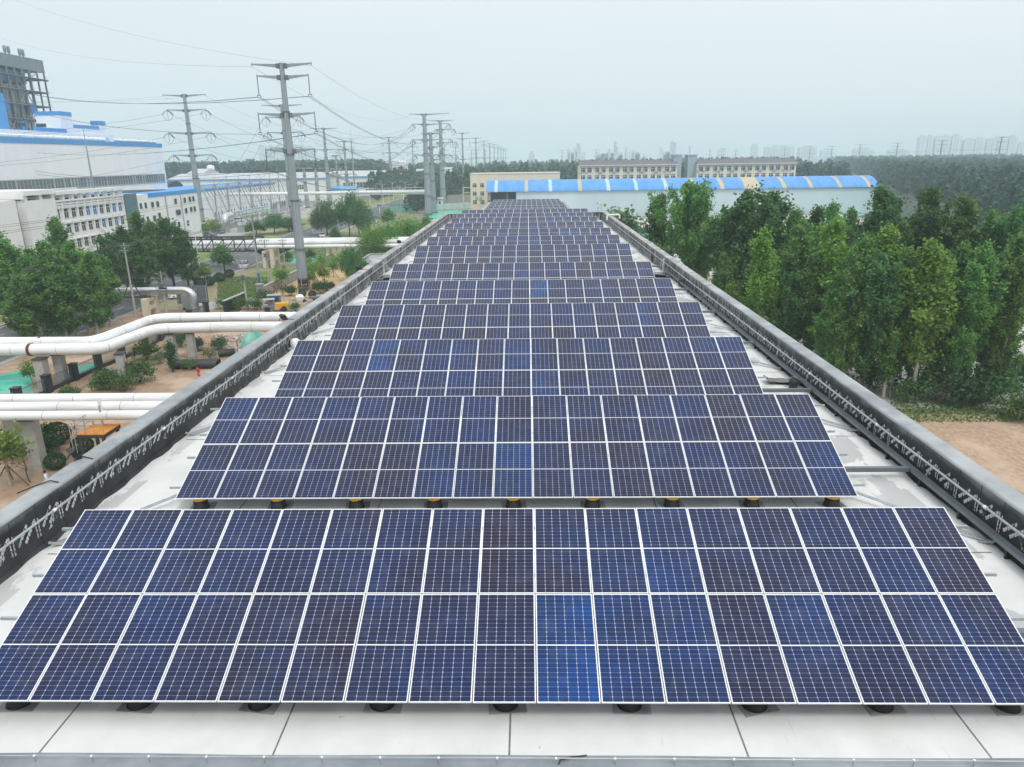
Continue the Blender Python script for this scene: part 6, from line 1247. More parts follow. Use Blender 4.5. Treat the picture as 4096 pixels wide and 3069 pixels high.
# ================================================================ far skyline
pm('hazed_grey', (.64, .72, .79), (.60, .68, .74), .05, .9); pm('hazed_pale', (.60, .66, .71), (.55, .60, .65), .05, .9)  # extra distance haze painted in: both tones lightened so far buildings fade
def tower_blk(px0, px1, py, Y, label, grp, mat='hazed_grey'):
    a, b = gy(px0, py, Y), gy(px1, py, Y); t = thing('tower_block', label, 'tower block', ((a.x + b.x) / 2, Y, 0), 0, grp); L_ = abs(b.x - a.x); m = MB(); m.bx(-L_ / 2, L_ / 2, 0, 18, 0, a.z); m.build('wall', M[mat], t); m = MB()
    for k in range(1, int(L_ / 7)): m.bx(-L_ / 2 + 7 * k - 1.2, -L_ / 2 + 7 * k + 1.2, -.4, 0, 2, a.z - 2)
    m.bx(-L_ / 4, L_ / 4, 4, 12, a.z, a.z + 4); m.build('window_bay', M['hoarding'], t)
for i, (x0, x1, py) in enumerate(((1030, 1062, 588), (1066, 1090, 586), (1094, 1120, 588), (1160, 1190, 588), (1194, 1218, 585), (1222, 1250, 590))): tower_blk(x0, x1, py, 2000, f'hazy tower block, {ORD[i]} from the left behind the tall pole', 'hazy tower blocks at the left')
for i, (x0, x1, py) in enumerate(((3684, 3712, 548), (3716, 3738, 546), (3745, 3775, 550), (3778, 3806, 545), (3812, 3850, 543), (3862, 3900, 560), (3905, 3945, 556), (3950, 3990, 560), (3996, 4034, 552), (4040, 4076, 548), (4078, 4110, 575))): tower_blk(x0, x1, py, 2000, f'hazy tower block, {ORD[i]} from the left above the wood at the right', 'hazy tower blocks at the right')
for i, (x0, x1, py, Y) in enumerate(((3012, 3036, 581, 2000), (3064, 3180, 588, 2000), (3200, 3270, 590, 2000), (2115, 2138, 616, 1300), (3290, 3330, 600, 2100), (3420, 3500, 598, 2100), (3560, 3640, 602, 2100))): tower_blk(x0, x1, py, Y, ('slim hazy tower above the right dormitory', 'broad hazy block above the right dormitory end', 'broad hazy block right of the dormitory', 'pale tower block beyond the row of pylons', 'low hazy block above the wood left part', 'low hazy block above the wood middle', 'low hazy block left of the tall flats')[i], 'hazy far buildings', 'hazed_pale' if i == 3 else 'hazed_grey')
t = thing('domed_hall', 'faint dark domed hall above the wood at the right', 'hall', (gy(3900, 620, 2400).x, 2400, 0)); m = MB(); m.lathe((0, 0, 0), [(62, 0), (60, 14), (48, 24), (28, 31), (6, 34)], 24); o = m.build('dome', M['hazed_grey'], t); o.scale = (1, .5, 1)
def refinery(items, label, grp, Y=1900):
    for px, py, r, kind, lb in items:
        p = gy(px, py, Y); t = thing('refinery_stack' if kind == 's' else 'refinery_column', lb, 'chimney' if kind == 's' else 'refinery tower', (p.x, Y, 0), 0, grp)
        MB().tube([V(0, 0, 0), V(0, 0, p.z)], [r * 1.25, r], 10).build('shaft', M['hazed_pale'], t); m = MB()
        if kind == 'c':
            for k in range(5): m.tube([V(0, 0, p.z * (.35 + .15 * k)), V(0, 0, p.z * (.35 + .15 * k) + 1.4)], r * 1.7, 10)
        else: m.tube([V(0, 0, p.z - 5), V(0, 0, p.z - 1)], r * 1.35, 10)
        m.build('platform_ring', M['hazed_grey'], t)
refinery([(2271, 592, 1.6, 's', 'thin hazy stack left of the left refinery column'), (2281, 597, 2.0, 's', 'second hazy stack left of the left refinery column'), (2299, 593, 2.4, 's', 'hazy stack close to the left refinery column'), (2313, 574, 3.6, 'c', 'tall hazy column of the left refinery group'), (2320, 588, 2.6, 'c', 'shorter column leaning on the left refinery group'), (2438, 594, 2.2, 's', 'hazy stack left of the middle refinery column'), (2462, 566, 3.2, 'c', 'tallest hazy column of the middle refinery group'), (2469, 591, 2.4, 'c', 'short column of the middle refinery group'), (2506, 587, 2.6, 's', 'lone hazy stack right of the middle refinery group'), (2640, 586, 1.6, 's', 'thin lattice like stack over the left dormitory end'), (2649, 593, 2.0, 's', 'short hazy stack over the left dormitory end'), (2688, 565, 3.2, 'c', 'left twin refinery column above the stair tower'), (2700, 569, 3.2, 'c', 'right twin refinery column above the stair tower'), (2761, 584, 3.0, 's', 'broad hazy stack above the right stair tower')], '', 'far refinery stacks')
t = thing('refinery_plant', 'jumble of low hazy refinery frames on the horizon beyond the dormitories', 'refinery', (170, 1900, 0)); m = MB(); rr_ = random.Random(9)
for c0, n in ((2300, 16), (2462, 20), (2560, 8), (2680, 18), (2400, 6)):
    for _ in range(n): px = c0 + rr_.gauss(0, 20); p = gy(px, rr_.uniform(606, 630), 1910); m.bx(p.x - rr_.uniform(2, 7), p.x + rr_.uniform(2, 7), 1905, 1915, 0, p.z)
m.build('frames', M['hazed_grey'], t, True)
t = thing('horizon_sheds', 'pale hazy low roofs strung along the horizon', 'buildings'); t['kind'] = 'stuff'; bpy.data.objects.remove(t); m = MB()
for i in range(260):
    Y = rr_.uniform(1500, 3200); x = rr_.uniform(-.75, .85) * Y; w_ = rr_.uniform(10, 60); m.bx(x - w_, x + w_, Y, Y + 30, 0, rr_.uniform(5, 15))
tag(m.build('horizon_buildings', M['hazed_pale']), 'pale hazy low buildings strung along the horizon', 'buildings', kind='stuff')
# ================================================================ steel poles and conductors
def zat(px, py, b): d = ray(px, py); return CAMZ + d.z * math.hypot(b.x, b.y) / math.hypot(d.x, d.y)
def catenary(a, b, sag, n=14):
    return [Vector(a).lerp(Vector(b), i / n) - V(0, 0, 4 * sag * (i / n) * (1 - i / n)) for i in range(n + 1)]
def pylon(base, H, arms, label, r0=.95, r1=.34, grp='tall steel power poles', striped=False, detail=True):
    """arms: (z, left reach, right reach, kind) ; kind 0 earth wire, 's' hanging string, 't' tension strings. Returns attachment points."""
    t = thing('power_pole', label, 'power pole', base, 0, grp); N_ = 14 if detail else 8; att = {}
    def rad(z): return r0 + (r1 - r0) * (z / H)
    MB().tube([V(0, 0, H * i / 6) for i in range(7)], [rad(H * i / 6) for i in range(7)], N_).build('pole', M['pylon_steel'], t)
    if detail:
        for fz in (.02, .20, .42, .62, .80):
            m = MB(); m.cyl((0, 0, H * fz - .14), rad(H * fz) * 1.22, .28, 16); m.build('flange', M['steel_grey'], t)
        m = MB(); m.beam((0, -rad(0) - .06, 1), (0, -r1 - .06, H - .5), .14, .06); m.build('ladder', M['galv'], t)
    for ai, (z, l, r, kind) in enumerate(arms):
        for s_, q in ((-1, l), (1, r)):
            if not q: continue
            tip = V(s_ * q, 0, z + .35); m = MB(); m.beam((s_ * rad(z) * .7, 0, z), tip, .42, .62, 0, .16, .22); m.beam(tip + V(0, 0, -.3), tip + V(0, 0, .22), .16); m.build('crossarm', M['pylon_steel'], t)
            if detail: m = MB(); m.box((s_ * (rad(z) + .25), 0, z), (.5, .9, .8)); m.build('arm_bracket', M['steel_grey'], t)
            if kind == 's':
                L_ = 3.2; m = MB(); m.tube([tip + V(0, 0, -.2), tip + V(0, 0, -L_)], .075, 6); [m.cyl(tip + V(0, 0, -.45 - .3 * k), .10, .05, 8) for k in range(9)]; m.beam(tip + V(-.3, 0, -L_), tip + V(.3, 0, -L_), .1); m.tube([tip + V(-.3, 0, -L_), tip + V(-.28, 0, -L_ - .3)], .05, 5); m.tube([tip + V(.3, 0, -L_), tip + V(.28, 0, -L_ - .3)], .05, 5); m.build('insulator_string', M['insulator'], t); att[(ai, s_)] = Vector(base) + tip + V(0, 0, -L_ - .3)
            elif kind == 't':
                m = MB(); m2 = MB()
                for dy in (-1, 1):
                    e_ = tip + V(dy * .75 if detail else 0, dy * 2.1, -1.55); mid_ = tip + V(dy * .45, dy * 1.05, -.6)
                    for w_ in (-.18, .18): m.tube([tip + V(w_, 0, -.15), mid_ + V(w_, 0, 0), e_ + V(w_, 0, 0)], .13, 6)
                    att[(ai, s_, dy)] = Vector(base) + e_
                m2.tube(catenary(tip + V(-.75, -2.1, -1.55), tip + V(.75, 2.1, -1.55), 1.9, 8), .045, 5, 0, False); m2.tube([tip, tip + V(0, 0, -2.9)], .06, 5); m.build('insulator_string', M['insulator_pale'], t); m2.build('jumper', M['wire'], t)
            else: att[(ai, s_)] = Vector(base) + tip + V(0, 0, -.4)
    if striped:
        m = MB(); rr = rad(1.2) * 1.03
        for k in range(14):
            a0 = 2 * math.pi * k / 14; a1 = a0 + math.pi / 14
            m.add([V(rr * math.cos(a0 + .55 * j), rr * math.sin(a0 + .55 * j), .3 + 1.1 * j) for j in (0, 1, 2)] + [V(rr * math.cos(a1 + .55 * j), rr * math.sin(a1 + .55 * j), .3 + 1.1 * j) for j in (0, 1, 2)], [(0, 3, 4, 1), (1, 4, 5, 2)], 0)
        MB().cyl((0, 0, .25), rad(1.2) * 1.015, 2.35, 20).build('black_foot', M['black_paint'], t); m.build('yellow_stripe', M['yellow_paint'], t)
    return att
def wires(pairs, sag, r, label, grp, twin=.22):
    for a, b in pairs:
        a, b = Vector(a), Vector(b); d = (b - a).normalized(); s_ = V(-d.y, d.x, 0).normalized(); m = MB()
        for o in ((-twin, twin) if twin else (0,)): m.tube(catenary(a + s_ * o, b + s_ * o, sag, 18), r, 4, 0, False)
        if twin:
            for u in (.3, .5, .7): q = a.lerp(b, u) - V(0, 0, 4 * sag * u * (1 - u)); m.beam(q - s_ * twin, q + s_ * twin, .06)
        tag(m.build('power_line', M['wire']), label, 'power line', grp)
def B(px, py): p = g(px, py); p.z = 0; return p
p1 = B(1216, 1165.6); H1 = zat(1124, 252, p1)
A1 = pylon(p1, H1, [(H1 - .5, 5.3, 5.3, 0), (zat(1129, 311, p1), 4.6, 4.6, 's'), (zat(1142, 462, p1), 5.1, 5.1, 's'), (zat(1160, 606, p1), 4.5, 4.5, 's')], 'nearest tall steel pole with four crossarms and a striped yellow black foot', 1.0, .42, striped=True)
p2 = V(-111, 250, 0); H2 = zat(729, 376, p2)
A2 = pylon(p2, H2, [(H2 - .6, 7.0, 7.0, 0), (zat(737, 443, p2), 6.3, 6.3, 't'), (zat(745, 535, p2), 7.0, 7.0, 't'), (zat(755, 624, p2), 6.4, 6.4, 't')], 'second steel pole with drooping pale insulators before the white hall', 1.25, .5)
pb = V(p1.x - 22, 268, 0); q = gy(1140, 417, 268); pb.x = gy(1172, 880, 268).x; Hb = q.z
AB = pylon(pb, Hb, [(Hb - .6, 6.9, 6.9, 0), (gy(1140, 471, 268).z, 6.0, 6.0, 't'), (gy(1145, 533, 268).z, 6.0, 6.0, 't'), (gy(1150, 595, 268).z, 5.5, 5.5, 't')], 'steel pole almost hidden behind the nearest tall pole', 1.1, .45)
p4 = V(-111.5, 419, 0); H4 = 41.3; A4 = pylon(p4, H4, [(H4 - .5, 7.4, 7.4, 0), (zat(1306, 600, p4), 6.5, 8.5, 't')], 'steel pole with two long crossarms right of the nearest pole', 1.3, .55)
p6 = B(1393, 775); p6.y = min(p6.y, 520); p6 = V(gy(1390, 750, 470).x, 470, 0); H6 = gy(1380, 564, 470).z
A6 = pylon(p6, H6, [(H6 - .5, 5, 5, 0), (gy(1383, 600, 470).z, 4.4, 5, 't'), (gy(1385, 649, 470).z, 5, 5.6, 't'), (gy(1388, 698, 470).z, 5, 5.6, 't')], 'steel pole with four crossarms left of the antenna mast', 1.2, .5)
for px, tx, py, Y, lb in ((1227, 1214.6, 671, 400, 'short thick steel pole with a single crossarm above the switchyard'), (1273, 1262, 673, 405, 'short steel pole with cables beside the other short one')):
    b = V(gy(px, 800, Y).x, Y, 0); H = gy(tx, py, Y).z; pylon(b, H, [(H - .4, 4.2, 4.2, 0)], lb, 1.15, .7)
b = V(gy(1356, 790, 480).x, 480, 0); H = gy(1346, 621, 480).z; pylon(b, H, [(H - .4, 2.2, 2.2, 't'), (H * .70, 3, 3, 't')], 'slimmer cable pole between two taller steel poles', 1.0, .5)
p10 = V(gy(1566, 740, 620).x, 620, 0); H10 = gy(1555.5, 548, 620).z
A10 = pylon(p10, H10, [(H10 - .5, 6.2, 6.2, 0), (gy(1557, 574, 620).z, 5.6, 5.6, 't'), (gy(1560, 612, 620).z, 6, 6, 't'), (gy(1562, 648, 620).z, 6, 6, 't')], 'steel pole standing before the white silos', 1.3, .5)
p11 = V(gy(1655, 700, 900).x, 900, 0); H11 = gy(1651.5, 567, 900).z; A11 = pylon(p11, H11, [(H11 - .5, 6.5, 6.5, 0), (gy(1652, 588, 900).z, 6, 6, 't'), (gy(1653, 616, 900).z, 6.4, 6.4, 't')], 'steel pole right of the white silos, far behind', 1.2, .5)
p12 = B(1715, 863); H12 = zat(1697, 455, p12)
A12 = pylon(p12, H12, [(H12 - .4, 6.2, 10.6, 0), (zat(1701, 499, p12), 5.2, 10.4, 't'), (zat(1705, 561, p12), 5.5, 11, 't'), (zat(1708, 622, p12), 5, 10.5, 't')], 'leftmost and tallest of the three thick steel poles by the corner', 1.65, .75)
p14 = B(1736, 856); H14 = zat(1724, 530.5, p14)
A14 = pylon(p14, H14, [(H14 - .5, 4, 6.5, 0), (zat(1728, 590, p14), 1.6, 4.8, 't'), (zat(1730, 640, p14), 0, 4.8, 't')], 'middle and shortest of the three thick steel poles by the corner', 1.5, .7)
p13 = B(1774, 822); H13 = zat(1755.6, 481.6, p13)
A13 = pylon(p13, H13, [(H13 - .4, 6.8, 6.8, 0), (zat(1758, 520, p13), 2.5, 7, 't'), (zat(1762, 572, p13), 2.5, 8, 't'), (zat(1766, 624, p13), 2, 8, 't')], 'rightmost of the three thick steel poles by the corner', 1.7, .75)
YP = [542, 675, 790, 900, 1005, 1115, 1225, 1335, 1450]; AP = []
for i, Y in enumerate(YP):
    H = 41.7; b = V(-46 + .6 * i, Y, 0); AP.append(pylon(b, H, [(H - .4, 5.6, 5.6, 0), (H - 4.2, 5.2, 5.2, 's'), (H - 18, 5.6, 5.6, 's'), (H - 33 + 4, 5.0, 5.0, 's')] if i == 0 else [(H - .4, 5.6, 5.6, 0), (H - 4.2, 5.2, 5.2, 's'), (H - 17, 5.6, 5.6, 's'), (H - 28, 5.0, 5.0, 's')], f'steel pole, {ORD[i]} of the receding line above the yellow building', .95, .4, 'receding line of steel poles', False, i < 2))
for i, (px, py, Y, lb) in enumerate(((1777, 579, 900, 'thin far steel pole left of the receding line'), (1822, 588, 1000, 'thin far steel pole beside the first pole of the receding line'), (1886, 600, 1150, 'thin far steel pole between the second and third of the line'), (1906, 598, 1250, 'faint far steel pole under the receding line'), (1941, 603, 1400, 'faint furthest steel pole left of the dormitories'))):
    q = gy(px, py, Y); pylon(V(q.x, Y, 0), q.z, [(q.z - .4, 4.5, 4.5, 0), (q.z * .84, 5, 5, 's'), (q.z * .64, 5, 5, 's')], lb, .9, .4, 'far steel poles', False, False)
RP = [(4008, 548, 760, 'nearest steel pole of the right hand row above the wood'), (3770, 562, 880, 'second steel pole of the right hand row above the wood'), (3592, 572, 1000, 'third steel pole of the right hand row above the wood'), (3442, 579, 1120, 'fourth steel pole of the right hand row above the wood'), (3329, 586, 1250, 'fifth steel pole of the right hand row, right of the dormitory'), (3241, 587, 1350, 'sixth steel pole of the right hand row, near the dormitory gable'), (3141, 590, 1450, 'steel pole above the right dormitory roof end'), (2944, 597, 1600, 'steel pole above the middle of the right dormitory'), (2888, 594, 1600, 'left of two close steel poles above the right dormitory'), (2897, 595, 1650, 'right of two close steel poles above the right dormitory'), (2841, 596, 1600, 'steel pole above the left part of the right dormitory'), (2875, 602, 1750, 'faint steel pole left of the two close ones'), (2385, 600, 1500, 'steel pole above the left dormitory roof'), (2249, 601, 1500, 'steel pole left of the refinery columns'), (2532, 602, 1550, 'steel pole between the refinery groups')]
AR = []
for px, py, Y, lb in RP:
    q = gy(px, py, Y); AR.append(pylon(V(q.x, Y, 0), q.z, [(q.z - .4, 8, 8, 0), (q.z - 4.8, 7, 7, 's'), (q.z * .68, 8, 8, 's'), (q.z * .50, 7.5, 7.5, 's')], lb, 1.1, .6, 'steel poles above the wood', False, False))
# antenna mast
pm_ = V(gy(1418, 740, 440).x, 440, 0); Hm = gy(1402, 560, 440).z; t = thing('antenna_mast', 'thin telecom mast with two tiers of antenna panels among the steel poles', 'mast', pm_); MB().tube([V(0, 0, 0), V(0, 0, Hm * .6), V(0, 0, Hm)], [.6, .4, .25], 10).build('pole', M['pylon_steel'], t); MB().tube([V(0, 0, Hm), V(0, 0, Hm + 6)], .05, 5).build('spike', M['pylon_steel'], t)
for z in (Hm - .8, Hm - 5.4):
    m = MB(); m.cyl((0, 0, z), 1.5, .15, 16); m.tube([V(1.6 * math.cos(a), 1.6 * math.sin(a), z + 1.0) for a in [k * .52 for k in range(13)]], .05, 5); m.build('platform', M['galv'], t)
    for k in range(6): a = k * 1.047; MB().box((1.7 * math.cos(a), 1.7 * math.sin(a), z + 1.0), (.3, .3, 2.2)).build('antenna_panel', M['white_paint'], t)
# ---- conductors
def side(att, k, s_, dy=None):
    return att.get((k, s_)) or att.get((k, s_, dy)) or att.get((k, s_, 1))
g1 = 'conductors between the nearest pole and the corner poles'
wires([(side(A1, k, s_), side(A12, k, s_, -1)) for k in (1, 2, 3) for s_ in (-1, 1)], 7.5, .035, 'grey twin conductor sagging from the nearest steel pole to the corner poles', g1)
wires([(side(A1, 0, s_), side(A12, 0, s_)) for s_ in (-1, 1)], 5, .02, 'thin earth wire from the top of the nearest pole to the corner poles', 'earth wires to the corner poles', 0)
# towards the left the same line swings out of the picture
L1 = [((1, -1), gx(0, 313, -190)), ((1, 1), gx(0, 318, -190)), ((2, -1), gx(0, 370, -190)), ((2, 1), gx(0, 560, -190)), ((3, -1), gx(0, 622, -190)), ((3, 1), gx(0, 640, -190))]
def through(a, q, dip):                      # a conductor from a that passes q at the frame edge and goes on to its unseen pole
    a, q = Vector(a), Vector(q); return (a, a + (q - a) * 1.9, dip)
for k, q in L1:
    a = A1[k]; e_ = Vector(a) + (q - Vector(a)) * 1.0; ext = Vector(a) + (q - Vector(a)) * 1.7; ext.z = q.z + (q.z - a.z) * .7 + 9; dip = 8.5
    wires([(a, ext)], dip, .035, 'dark twin conductor running left from the nearest steel pole out of the photo', 'conductors leaving at the left')
for s_, q in ((-1, gx(0, 127, -190)), (1, gx(120, 0, -150))):
    a = A1[(0, s_)]; ext = Vector(a) + (q - Vector(a)) * 1.25; wires([(a, ext)], 3.5 if s_ < 0 else 2.5, .02, 'thin earth wire rising left from the nearest pole top out of the photo', 'earth wires leaving at the left', 0)
g2 = 'conductors of the second pole line'
wires([(A2[(k, s_, 1)], side(AB if False else A4, 1, s_, -1) + V(0, 0, (2 - k) * 6)) for k in (1, 2, 3) for s_ in (-1, 1)], 6, .035, 'grey conductor from the second steel pole back to the poles behind', g2, 0)
for k in (1, 2, 3):
    for s_ in (-1, 1):
        a = A2[(k, s_, -1)]; e_ = V(-190 + 6 * s_, 120, a.z - 4); wires([(a, e_)], 6.5, .035, 'grey conductor hanging left from the second steel pole across the white hall', 'conductors across the white hall', 0)
wires([(A2[(0, s_)], V(-190 + 6 * s_, 120, A2[(0, s_)].z)) for s_ in (-1, 1)], 5, .02, 'thin earth wire leaving the second steel pole to the left', 'thin wires of the second pole', 0)
wires([(A2[(0, s_)], V(p4.x + 7 * s_, p4.y, H4 - .5)) for s_ in (-1, 1)], 5, .02, 'thin earth wire from the second steel pole to the pole behind', 'thin wires of the second pole', 0)
wires([(AB[(k, s_, 1)], A12[(k, s_, -1)]) for k in (1, 2, 3) for s_ in (-1, 1)], 5, .035, 'grey conductor from the half hidden pole to the corner poles', 'conductors of the hidden pole', 0)
wires([(AB[(k, s_, -1)], V(XG + 4 * s_, 300 + 20 * k, zg)) for k in (1, 2, 3) for s_ in (-1, 1)], 2.5, .035, 'grey conductor dropping from the half hidden pole to the gantry', 'conductors dropping to the gantry', 0)
wires([(V(p4.x + 6 * s_, p4.y, 34), A10[(k, s_, -1)]) for k in (1, 2) for s_ in (-1, 1)], 5, .04, 'grey conductor between the far steel poles at the left', 'conductors between far poles', 0)
wires([(A6[(k, s_, 1)], A12[(k, -1, 1)]) for k in (1, 2, 3) for s_ in (-1, 1)], 4, .04, 'grey conductor from the mast side pole to the corner poles', 'conductors to the corner from the left', 0)
wires([(A6[(k, s_, -1)], V(XG + 5, 390 + 5 * s_, zg)) for k in (2, 3) for s_ in (-1, 1)], 3, .04, 'grey conductor from the mast side pole down to the gantry', 'conductors dropping to the gantry', 0)
wires([(A13[(k, 1, 1)], side(AP[0], k, 1)) for k in (1, 2, 3)] + [(A12[(k, 1, 1)], side(AP[0], k, -1)) for k in (1, 2, 3)], 5, .045, 'grey conductor from the corner poles to the receding line', 'conductors of the receding line', 0)
for a, b in zip(AP[:5], AP[1:6]): wires([(side(a, k, s_), side(b, k, s_)) for k in (1, 2, 3) for s_ in (-1, 1)], 4, .055, 'thin conductor strung along the receding line of steel poles', 'conductors of the receding line', 0)
wires([(A10[(k, s_, 1)], A11[(k, s_, -1)]) for k in (1, 2) for s_ in (-1, 1)], 6, .055, 'thin conductor between the silo side poles far away', 'conductors between far poles', 0)
for a, b in zip(AR[:6], AR[1:7]): wires([(side(a, k, s_), side(b, k, s_)) for k in (1, 2) for s_ in (-1, 1)], 4, .06, 'thin conductor strung above the wood at the right', 'conductors above the wood', 0)
# lines in front of the office and the low voltage lines of the concrete poles
for (x0, y0, x1, y1) in ((-40, 906, 640, 786), (-40, 916, 700, 776), (-40, 934, 1060, 735), (-40, 942, 1090, 738)):
    wires([(gx(x0, y0, -93), gy(x1, y1, 290))], 1.2, .035, 'dark cable crossing in front of the office block', 'cables before the office block', 0)
UTS = [UT[0], UT[3], UT[6], UT[7]]
for (a, ha), (b, hb) in zip(UTS, UTS[1:]):
    for dx in (-.9, -.3, .3, .9): wires([(a + V(dx, -.1, ha - .05), b + V(dx, -.1, hb - .05))], .9, .022, 'thin low voltage wire between the concrete poles', 'low voltage wires', 0)
for dx in (-.9, -.3, .3, .9): a, ha = UT[0]; wires([(V(-66 + dx, 30, 11), a + V(dx, -.1, ha - .05))], .9, .022, 'thin low voltage wire running out of the photo at the left', 'low voltage wires', 0)
# ================================================================ fittings on the roof
def rail(s_, xw, label):
    x = xw + s_ * .15; t = thing('parapet_rail', label, 'rail', (x, 60, ZR)); z = ZR + .80
    MB().tube([V(x, YF1 + .3, z), V(x, 70, z + .02), V(x, YE - 1.2, z)], .034, 10).build('tube', M['galv'], t, True); y = YF1 + 1.2; m = MB()
    while y < YE - 2: m.beam((xw + s_ * .02, y, z - .05), (x, y, z - .05), .05); m.beam((xw + s_ * .03, y, z - .06), (xw + s_ * .03, y, z - .32), .08, .05); m.beam((xw + s_ * .03, y, z - .3), (x, y, z - .06), .035); y += 1.55
    m.build('bracket', M['steel_grey'], t, True); m = MB(); y = YF1 + 2.6
    while y < 60: m.tube([V(x, y - .06, z), V(x, y + .06, z)], .048, 8); y += 6.2
    m.build('coupling', M['white_paint'], t, True)
rail(1, XL, 'pale metal tube fixed along the inner face of the left parapet'); rail(-1, XR, 'pale metal tube fixed along the inner face of the right parapet')
t = thing('cable_tray', 'grey steel cable tray running along the right parapet with cross arms to each row', 'cable tray', (11.8, 40, ZR)); zt3 = ZR + .37
MB().bx(11.84, 12.04, YF1 + .2, YG0 + 3, zt3 - .1, zt3).build('main_tray', M['steel_grey'], t, True); y = 10
while y < YG0 + 2: MB().bx(11.88, 12.0, y - .03, y + .04, ZR, zt3 - .1).build('tray_leg', M['dark_steel'], t, True); y += 2.1
for Y in ROWY[:7]: MB().bx(X0 + 9.6, 11.84, Y - 2.13, Y - 1.97, zt3 - .13, zt3).build('cross_tray', M['steel_grey'], t, True)
for r, Y in list(enumerate(ROWY))[1:13]:
    for s_, xe, wn_ in ((1, 12.0, 'right'), (-1, XL + .35, 'left')):
        x0 = X0 + s_ * 9.82; a = V(x0, Y - 3.3, ZR + .26); b_ = V(xe, Y - 6.2, ZR + .06); t = thing('earthing_strip', f'pale strip slanting to the {wn_} parapet from the {RN[r]}', 'strip', (x0, Y, ZR), 0, f'slanting strips at the {wn_} row ends'); m = MB(); m.beam(a, b_, .075, .03); m.beam(a + V(s_ * .16, -.1, 0), b_ + V(s_ * .05, .12, 0), .025, .02); m.build('strip', M['galv'], t, True)
        m = MB(); m.beam(b_ + V(-s_ * .3, .15, -.07), b_ + V(s_ * .1, -.05, .1), .05); m.build('foot_bracket', M['galv'], t, True)
t = thing('lightning_wire', 'thin pale wire on small clips along the near parapet edge at the bottom', 'wire', (0, 8.6, ZC)); m = MB(); m.tube([V(XLO, 8.5, ZC + .10), V(0, 8.51, ZC + .10), V(XRO, 8.48, ZC + .10)], .009, 6); m.build('conductor', M['galv'], t, True); m = MB(); x = -13.4
while x < 12.8: m.box((x, 8.5, ZC + .05), (.012, .012, .1)); m.box((x, 8.5, ZC + .105), (.028, .022, .02)); MB().box((x, 8.5, ZC + .105), (.03, .024, .022)).build('clip', M['white_paint'], t, True); x += .86
m.build('stand', M['galv'], t, True)
t = thing('loose_cable', 'short dark cable end lying on the near parapet edge', 'cable', (1.2, 8.5, ZC)); p = g(2235, 3058, ZC); MB().tube([p + V(0, 0, .01), p + V(.03, .06, .03), p + V(.2, .12, .02), p + V(.42, .15, .02)], .012, 6).build('cable', M['dark_steel'], t, True)
def flood(px, py, label, rz=2.4):
    p = g(px, py, ZC); x = XLO - .12; t = thing('flood_light', label, 'flood light', (x, p.y, ZC + .12), rz, 'flood lights on the left parapet'); MB().box((0, 0, 0), (.5, .16, .34), 0, 0, -.5).build('housing', M['black_paint'], t); MB().box((0, -.09, -.02), (.42, .02, .28), 0, 0, -.5).build('lens', M['glass_dark'], t); m = MB(); m.beam((-.27, 0, 0), (-.27, .15, -.2), .03); m.beam((.27, 0, 0), (.27, .15, -.2), .03); m.build('bracket', M['dark_steel'], t)
    q = Vector((x, p.y, ZC + .1)); t2 = thing('light_cable', label.replace('flood light', 'cable of the flood light'), 'cable', q, 0, 'cables over the left parapet'); MB().tube([q, V(XL - .6, p.y + .1, ZC + .03), V(XL - .1, p.y - .1, ZC + .01), V(XL + .05, p.y - .35, ZC - .2), V(XL + .1, p.y - .5, ZC - .5)], .018, 6).build('cable', M['rubber'], t2, True)
flood(308, 1832, 'black flood light on the left parapet beside the orange platform'); flood(1143, 1278, 'black flood light on the left parapet above the double white pipe'); flood(1440, 1078, 'black flood light on the left parapet beside the flat annexe'); flood(1604, 972, 'small black flood light on the left parapet before the far pipes')
for px, py, x, lb in ((205, 1935, -13.7, 'thin cable draped over the near left parapet'), (1930, 1000, 0, '')):
    if not lb: continue
    p = g(px, py, ZC); t = thing('light_cable', lb, 'cable', p, 0, 'cables over the left parapet'); MB().tube([V(XLO - .4, p.y - .4, ZC - .1), V(XLO, p.y - .2, ZC + .03), V(XL - .35, p.y + .1, ZC + .05), V(XL - .1, p.y + .05, ZC + .02)], .02, 6).build('cable', M['dark_steel'], t, True)
# odds and ends by the right gutter
p = g(3172, 1553, ZR); t = thing('paint_bucket', 'black paint bucket standing before the crumpled sheet at the right gutter', 'bucket', p); MB().lathe((0, 0, 0), [(.17, 0), (.2, .4), (.185, .4), (.165, .02)], 16).build('pail', M['black_paint'], t); MB().tube([V(-.2, 0, .36), V(-.1, .02, .5), V(.1, .02, .5), V(.2, 0, .36)], .01, 5).build('handle', M['galv'], t); MB().cyl((.1, -.01, .15), .12, .004, 10).build('label_patch', M['galv'], t)
p = g(3195, 1552, ZR); t = thing('bucket_lid', 'round grey lid lying right of the paint bucket', 'lid', p); MB().lathe((0, 0, 0), [(.22, 0), (.22, .03), (.18, .03), (.17, .015)], 18).build('disc', M['galv'], t)
p = g(3250, 1555, ZR); t = thing('bucket_lid', 'second round pale lid near the cable tray', 'lid', p); MB().lathe((0, 0, 0), [(.24, 0), (.24, .03), (.2, .03), (.19, .015)], 18).build('disc', M['coping'], t)
p = g(3140, 1535, ZR); t = thing('felt_sheet', 'crumpled grey sheet of roofing felt lying by the right gutter', 'felt sheet', p); m = MB(); rf = random.Random(5); n = 7; vs = [V(-.85 + 1.9 * i / n, -.3 + .75 * j / n + .1 * math.sin(i), .03 + .10 * abs(math.sin(i * 1.3 + j)) + .05 * rf.random() + (.16 if i < 1 else 0)) for j in range(n + 1) for i in range(n + 1)]
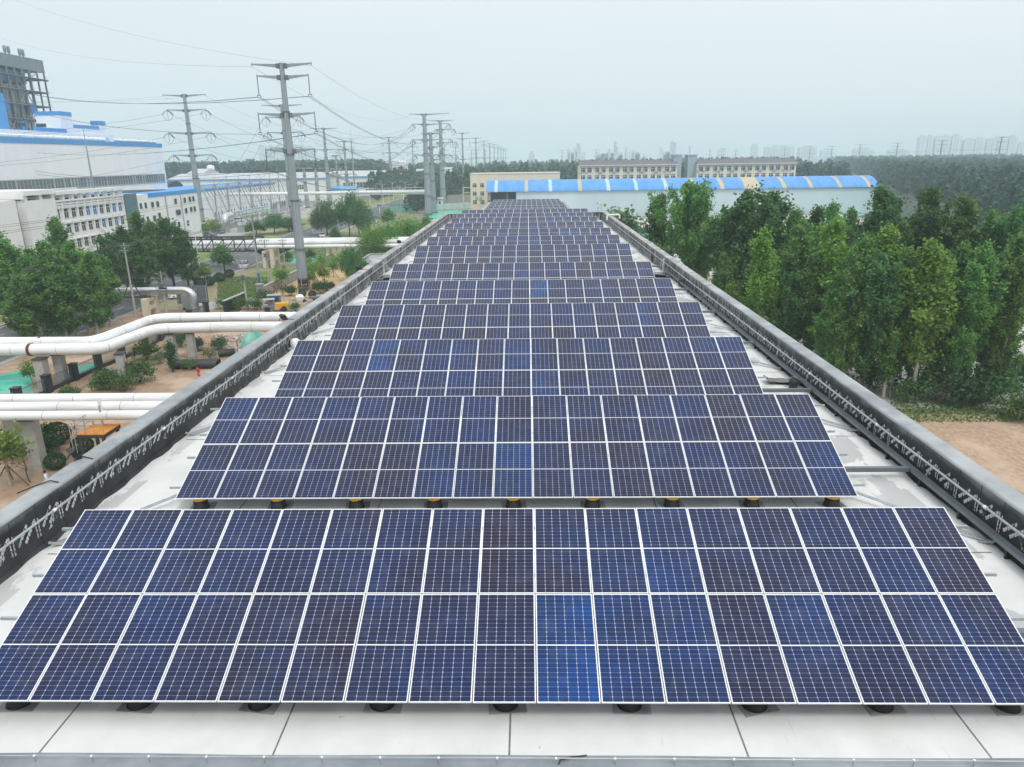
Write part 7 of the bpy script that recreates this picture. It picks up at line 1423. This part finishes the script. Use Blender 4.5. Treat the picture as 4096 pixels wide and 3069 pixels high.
fs = [(j * (n + 1) + i, j * (n + 1) + i + 1, (j + 1) * (n + 1) + i + 1, (j + 1) * (n + 1) + i) for j in range(n) for i in range(n)]; m.add(vs, fs, 0); m.add([q - V(0, 0, .02) for q in vs], [f[::-1] for f in fs], 0); m.build('sheet', M['concrete_dark'], t)
for px, py, lb in ((2722, 1145, 'left of two dark felt rolls standing at the right gutter'), (2737, 1147, 'right of two dark felt rolls standing at the right gutter'), (2610, 1047, 'dark felt roll standing beside the expansion gap')):
    p = g(px, py, ZR); t = thing('felt_roll', lb, 'felt roll', p, 0, 'felt rolls at the right gutter'); MB().lathe((0, 0, 0), [(.17, 0), (.18, .1), (.175, .52), (.13, .55), (.04, .5)], 14).build('roll', M['bark_dark'], t); MB().lathe((0, 0, 0), [(.186, .2), (.186, .3)], 14).build('wrap', M['rust'], t)
p = g(1168, 1392, ZR); t = thing('plastic_sack', 'white sack standing at the foot of the left parapet', 'sack', (XL + .3, p.y, ZR)); MB().lathe((0, 0, 0), [(.25, 0), (.29, .15), (.26, .42), (.14, .52), (.02, .5)], 12).build('sack', M['white_paint'], t)
p = g(2458, 872, ZC); t = thing('vent_pipe', 'white bent vent pipe lying over the far right parapet', 'vent pipe', (XR + .3, p.y, ZC + .1)); MB().tube(bend([V(-.9, 0, -.4), V(-.9, 0, .35), V(.9, 0, .35), V(.9, 0, -.2)], .3, 5), .13, 10).build('tube', M['white_paint'], t)
p = g(1530, 1080, ZR); t = thing('white_canister', 'white canister on the white beam across the expansion gap', 'canister', (XL + 1.3, YG1 + .1, ZR + .06)); MB().lathe((0, 0, 0), [(.2, 0), (.24, .2), (.16, .32), (.06, .38)], 12).build('can', M['white_paint'], t); MB().tube([V(.2, 0, .1), V(.8, .1, .05), V(1.4, 0, .1)], .03, 6).build('hose', M['white_paint'], t)
# ================================================================ haze
def haze():
    m = bpy.data.materials.new('haze_air'); m.use_nodes = True; N, L = m.node_tree.nodes, m.node_tree.links; N.clear(); o = N.new('ShaderNodeOutputMaterial'); v = N.new('ShaderNodeVolumePrincipled'); v.inputs['Color'].default_value = (.76, .92, .99, 1); v.inputs['Density'].default_value = HAZE; v.inputs['Anisotropy'].default_value = .1; L.new(v.outputs[0], o.inputs['Volume'])
    try: m.cycles.homogeneous_volume = True
    except Exception: pass
    h = MB().bx(-6200, 6200, -700, 6200, -1.0, 75).build('haze', m); tag(h, None, None, None, 'stuff')
HAZE = .0004
haze()
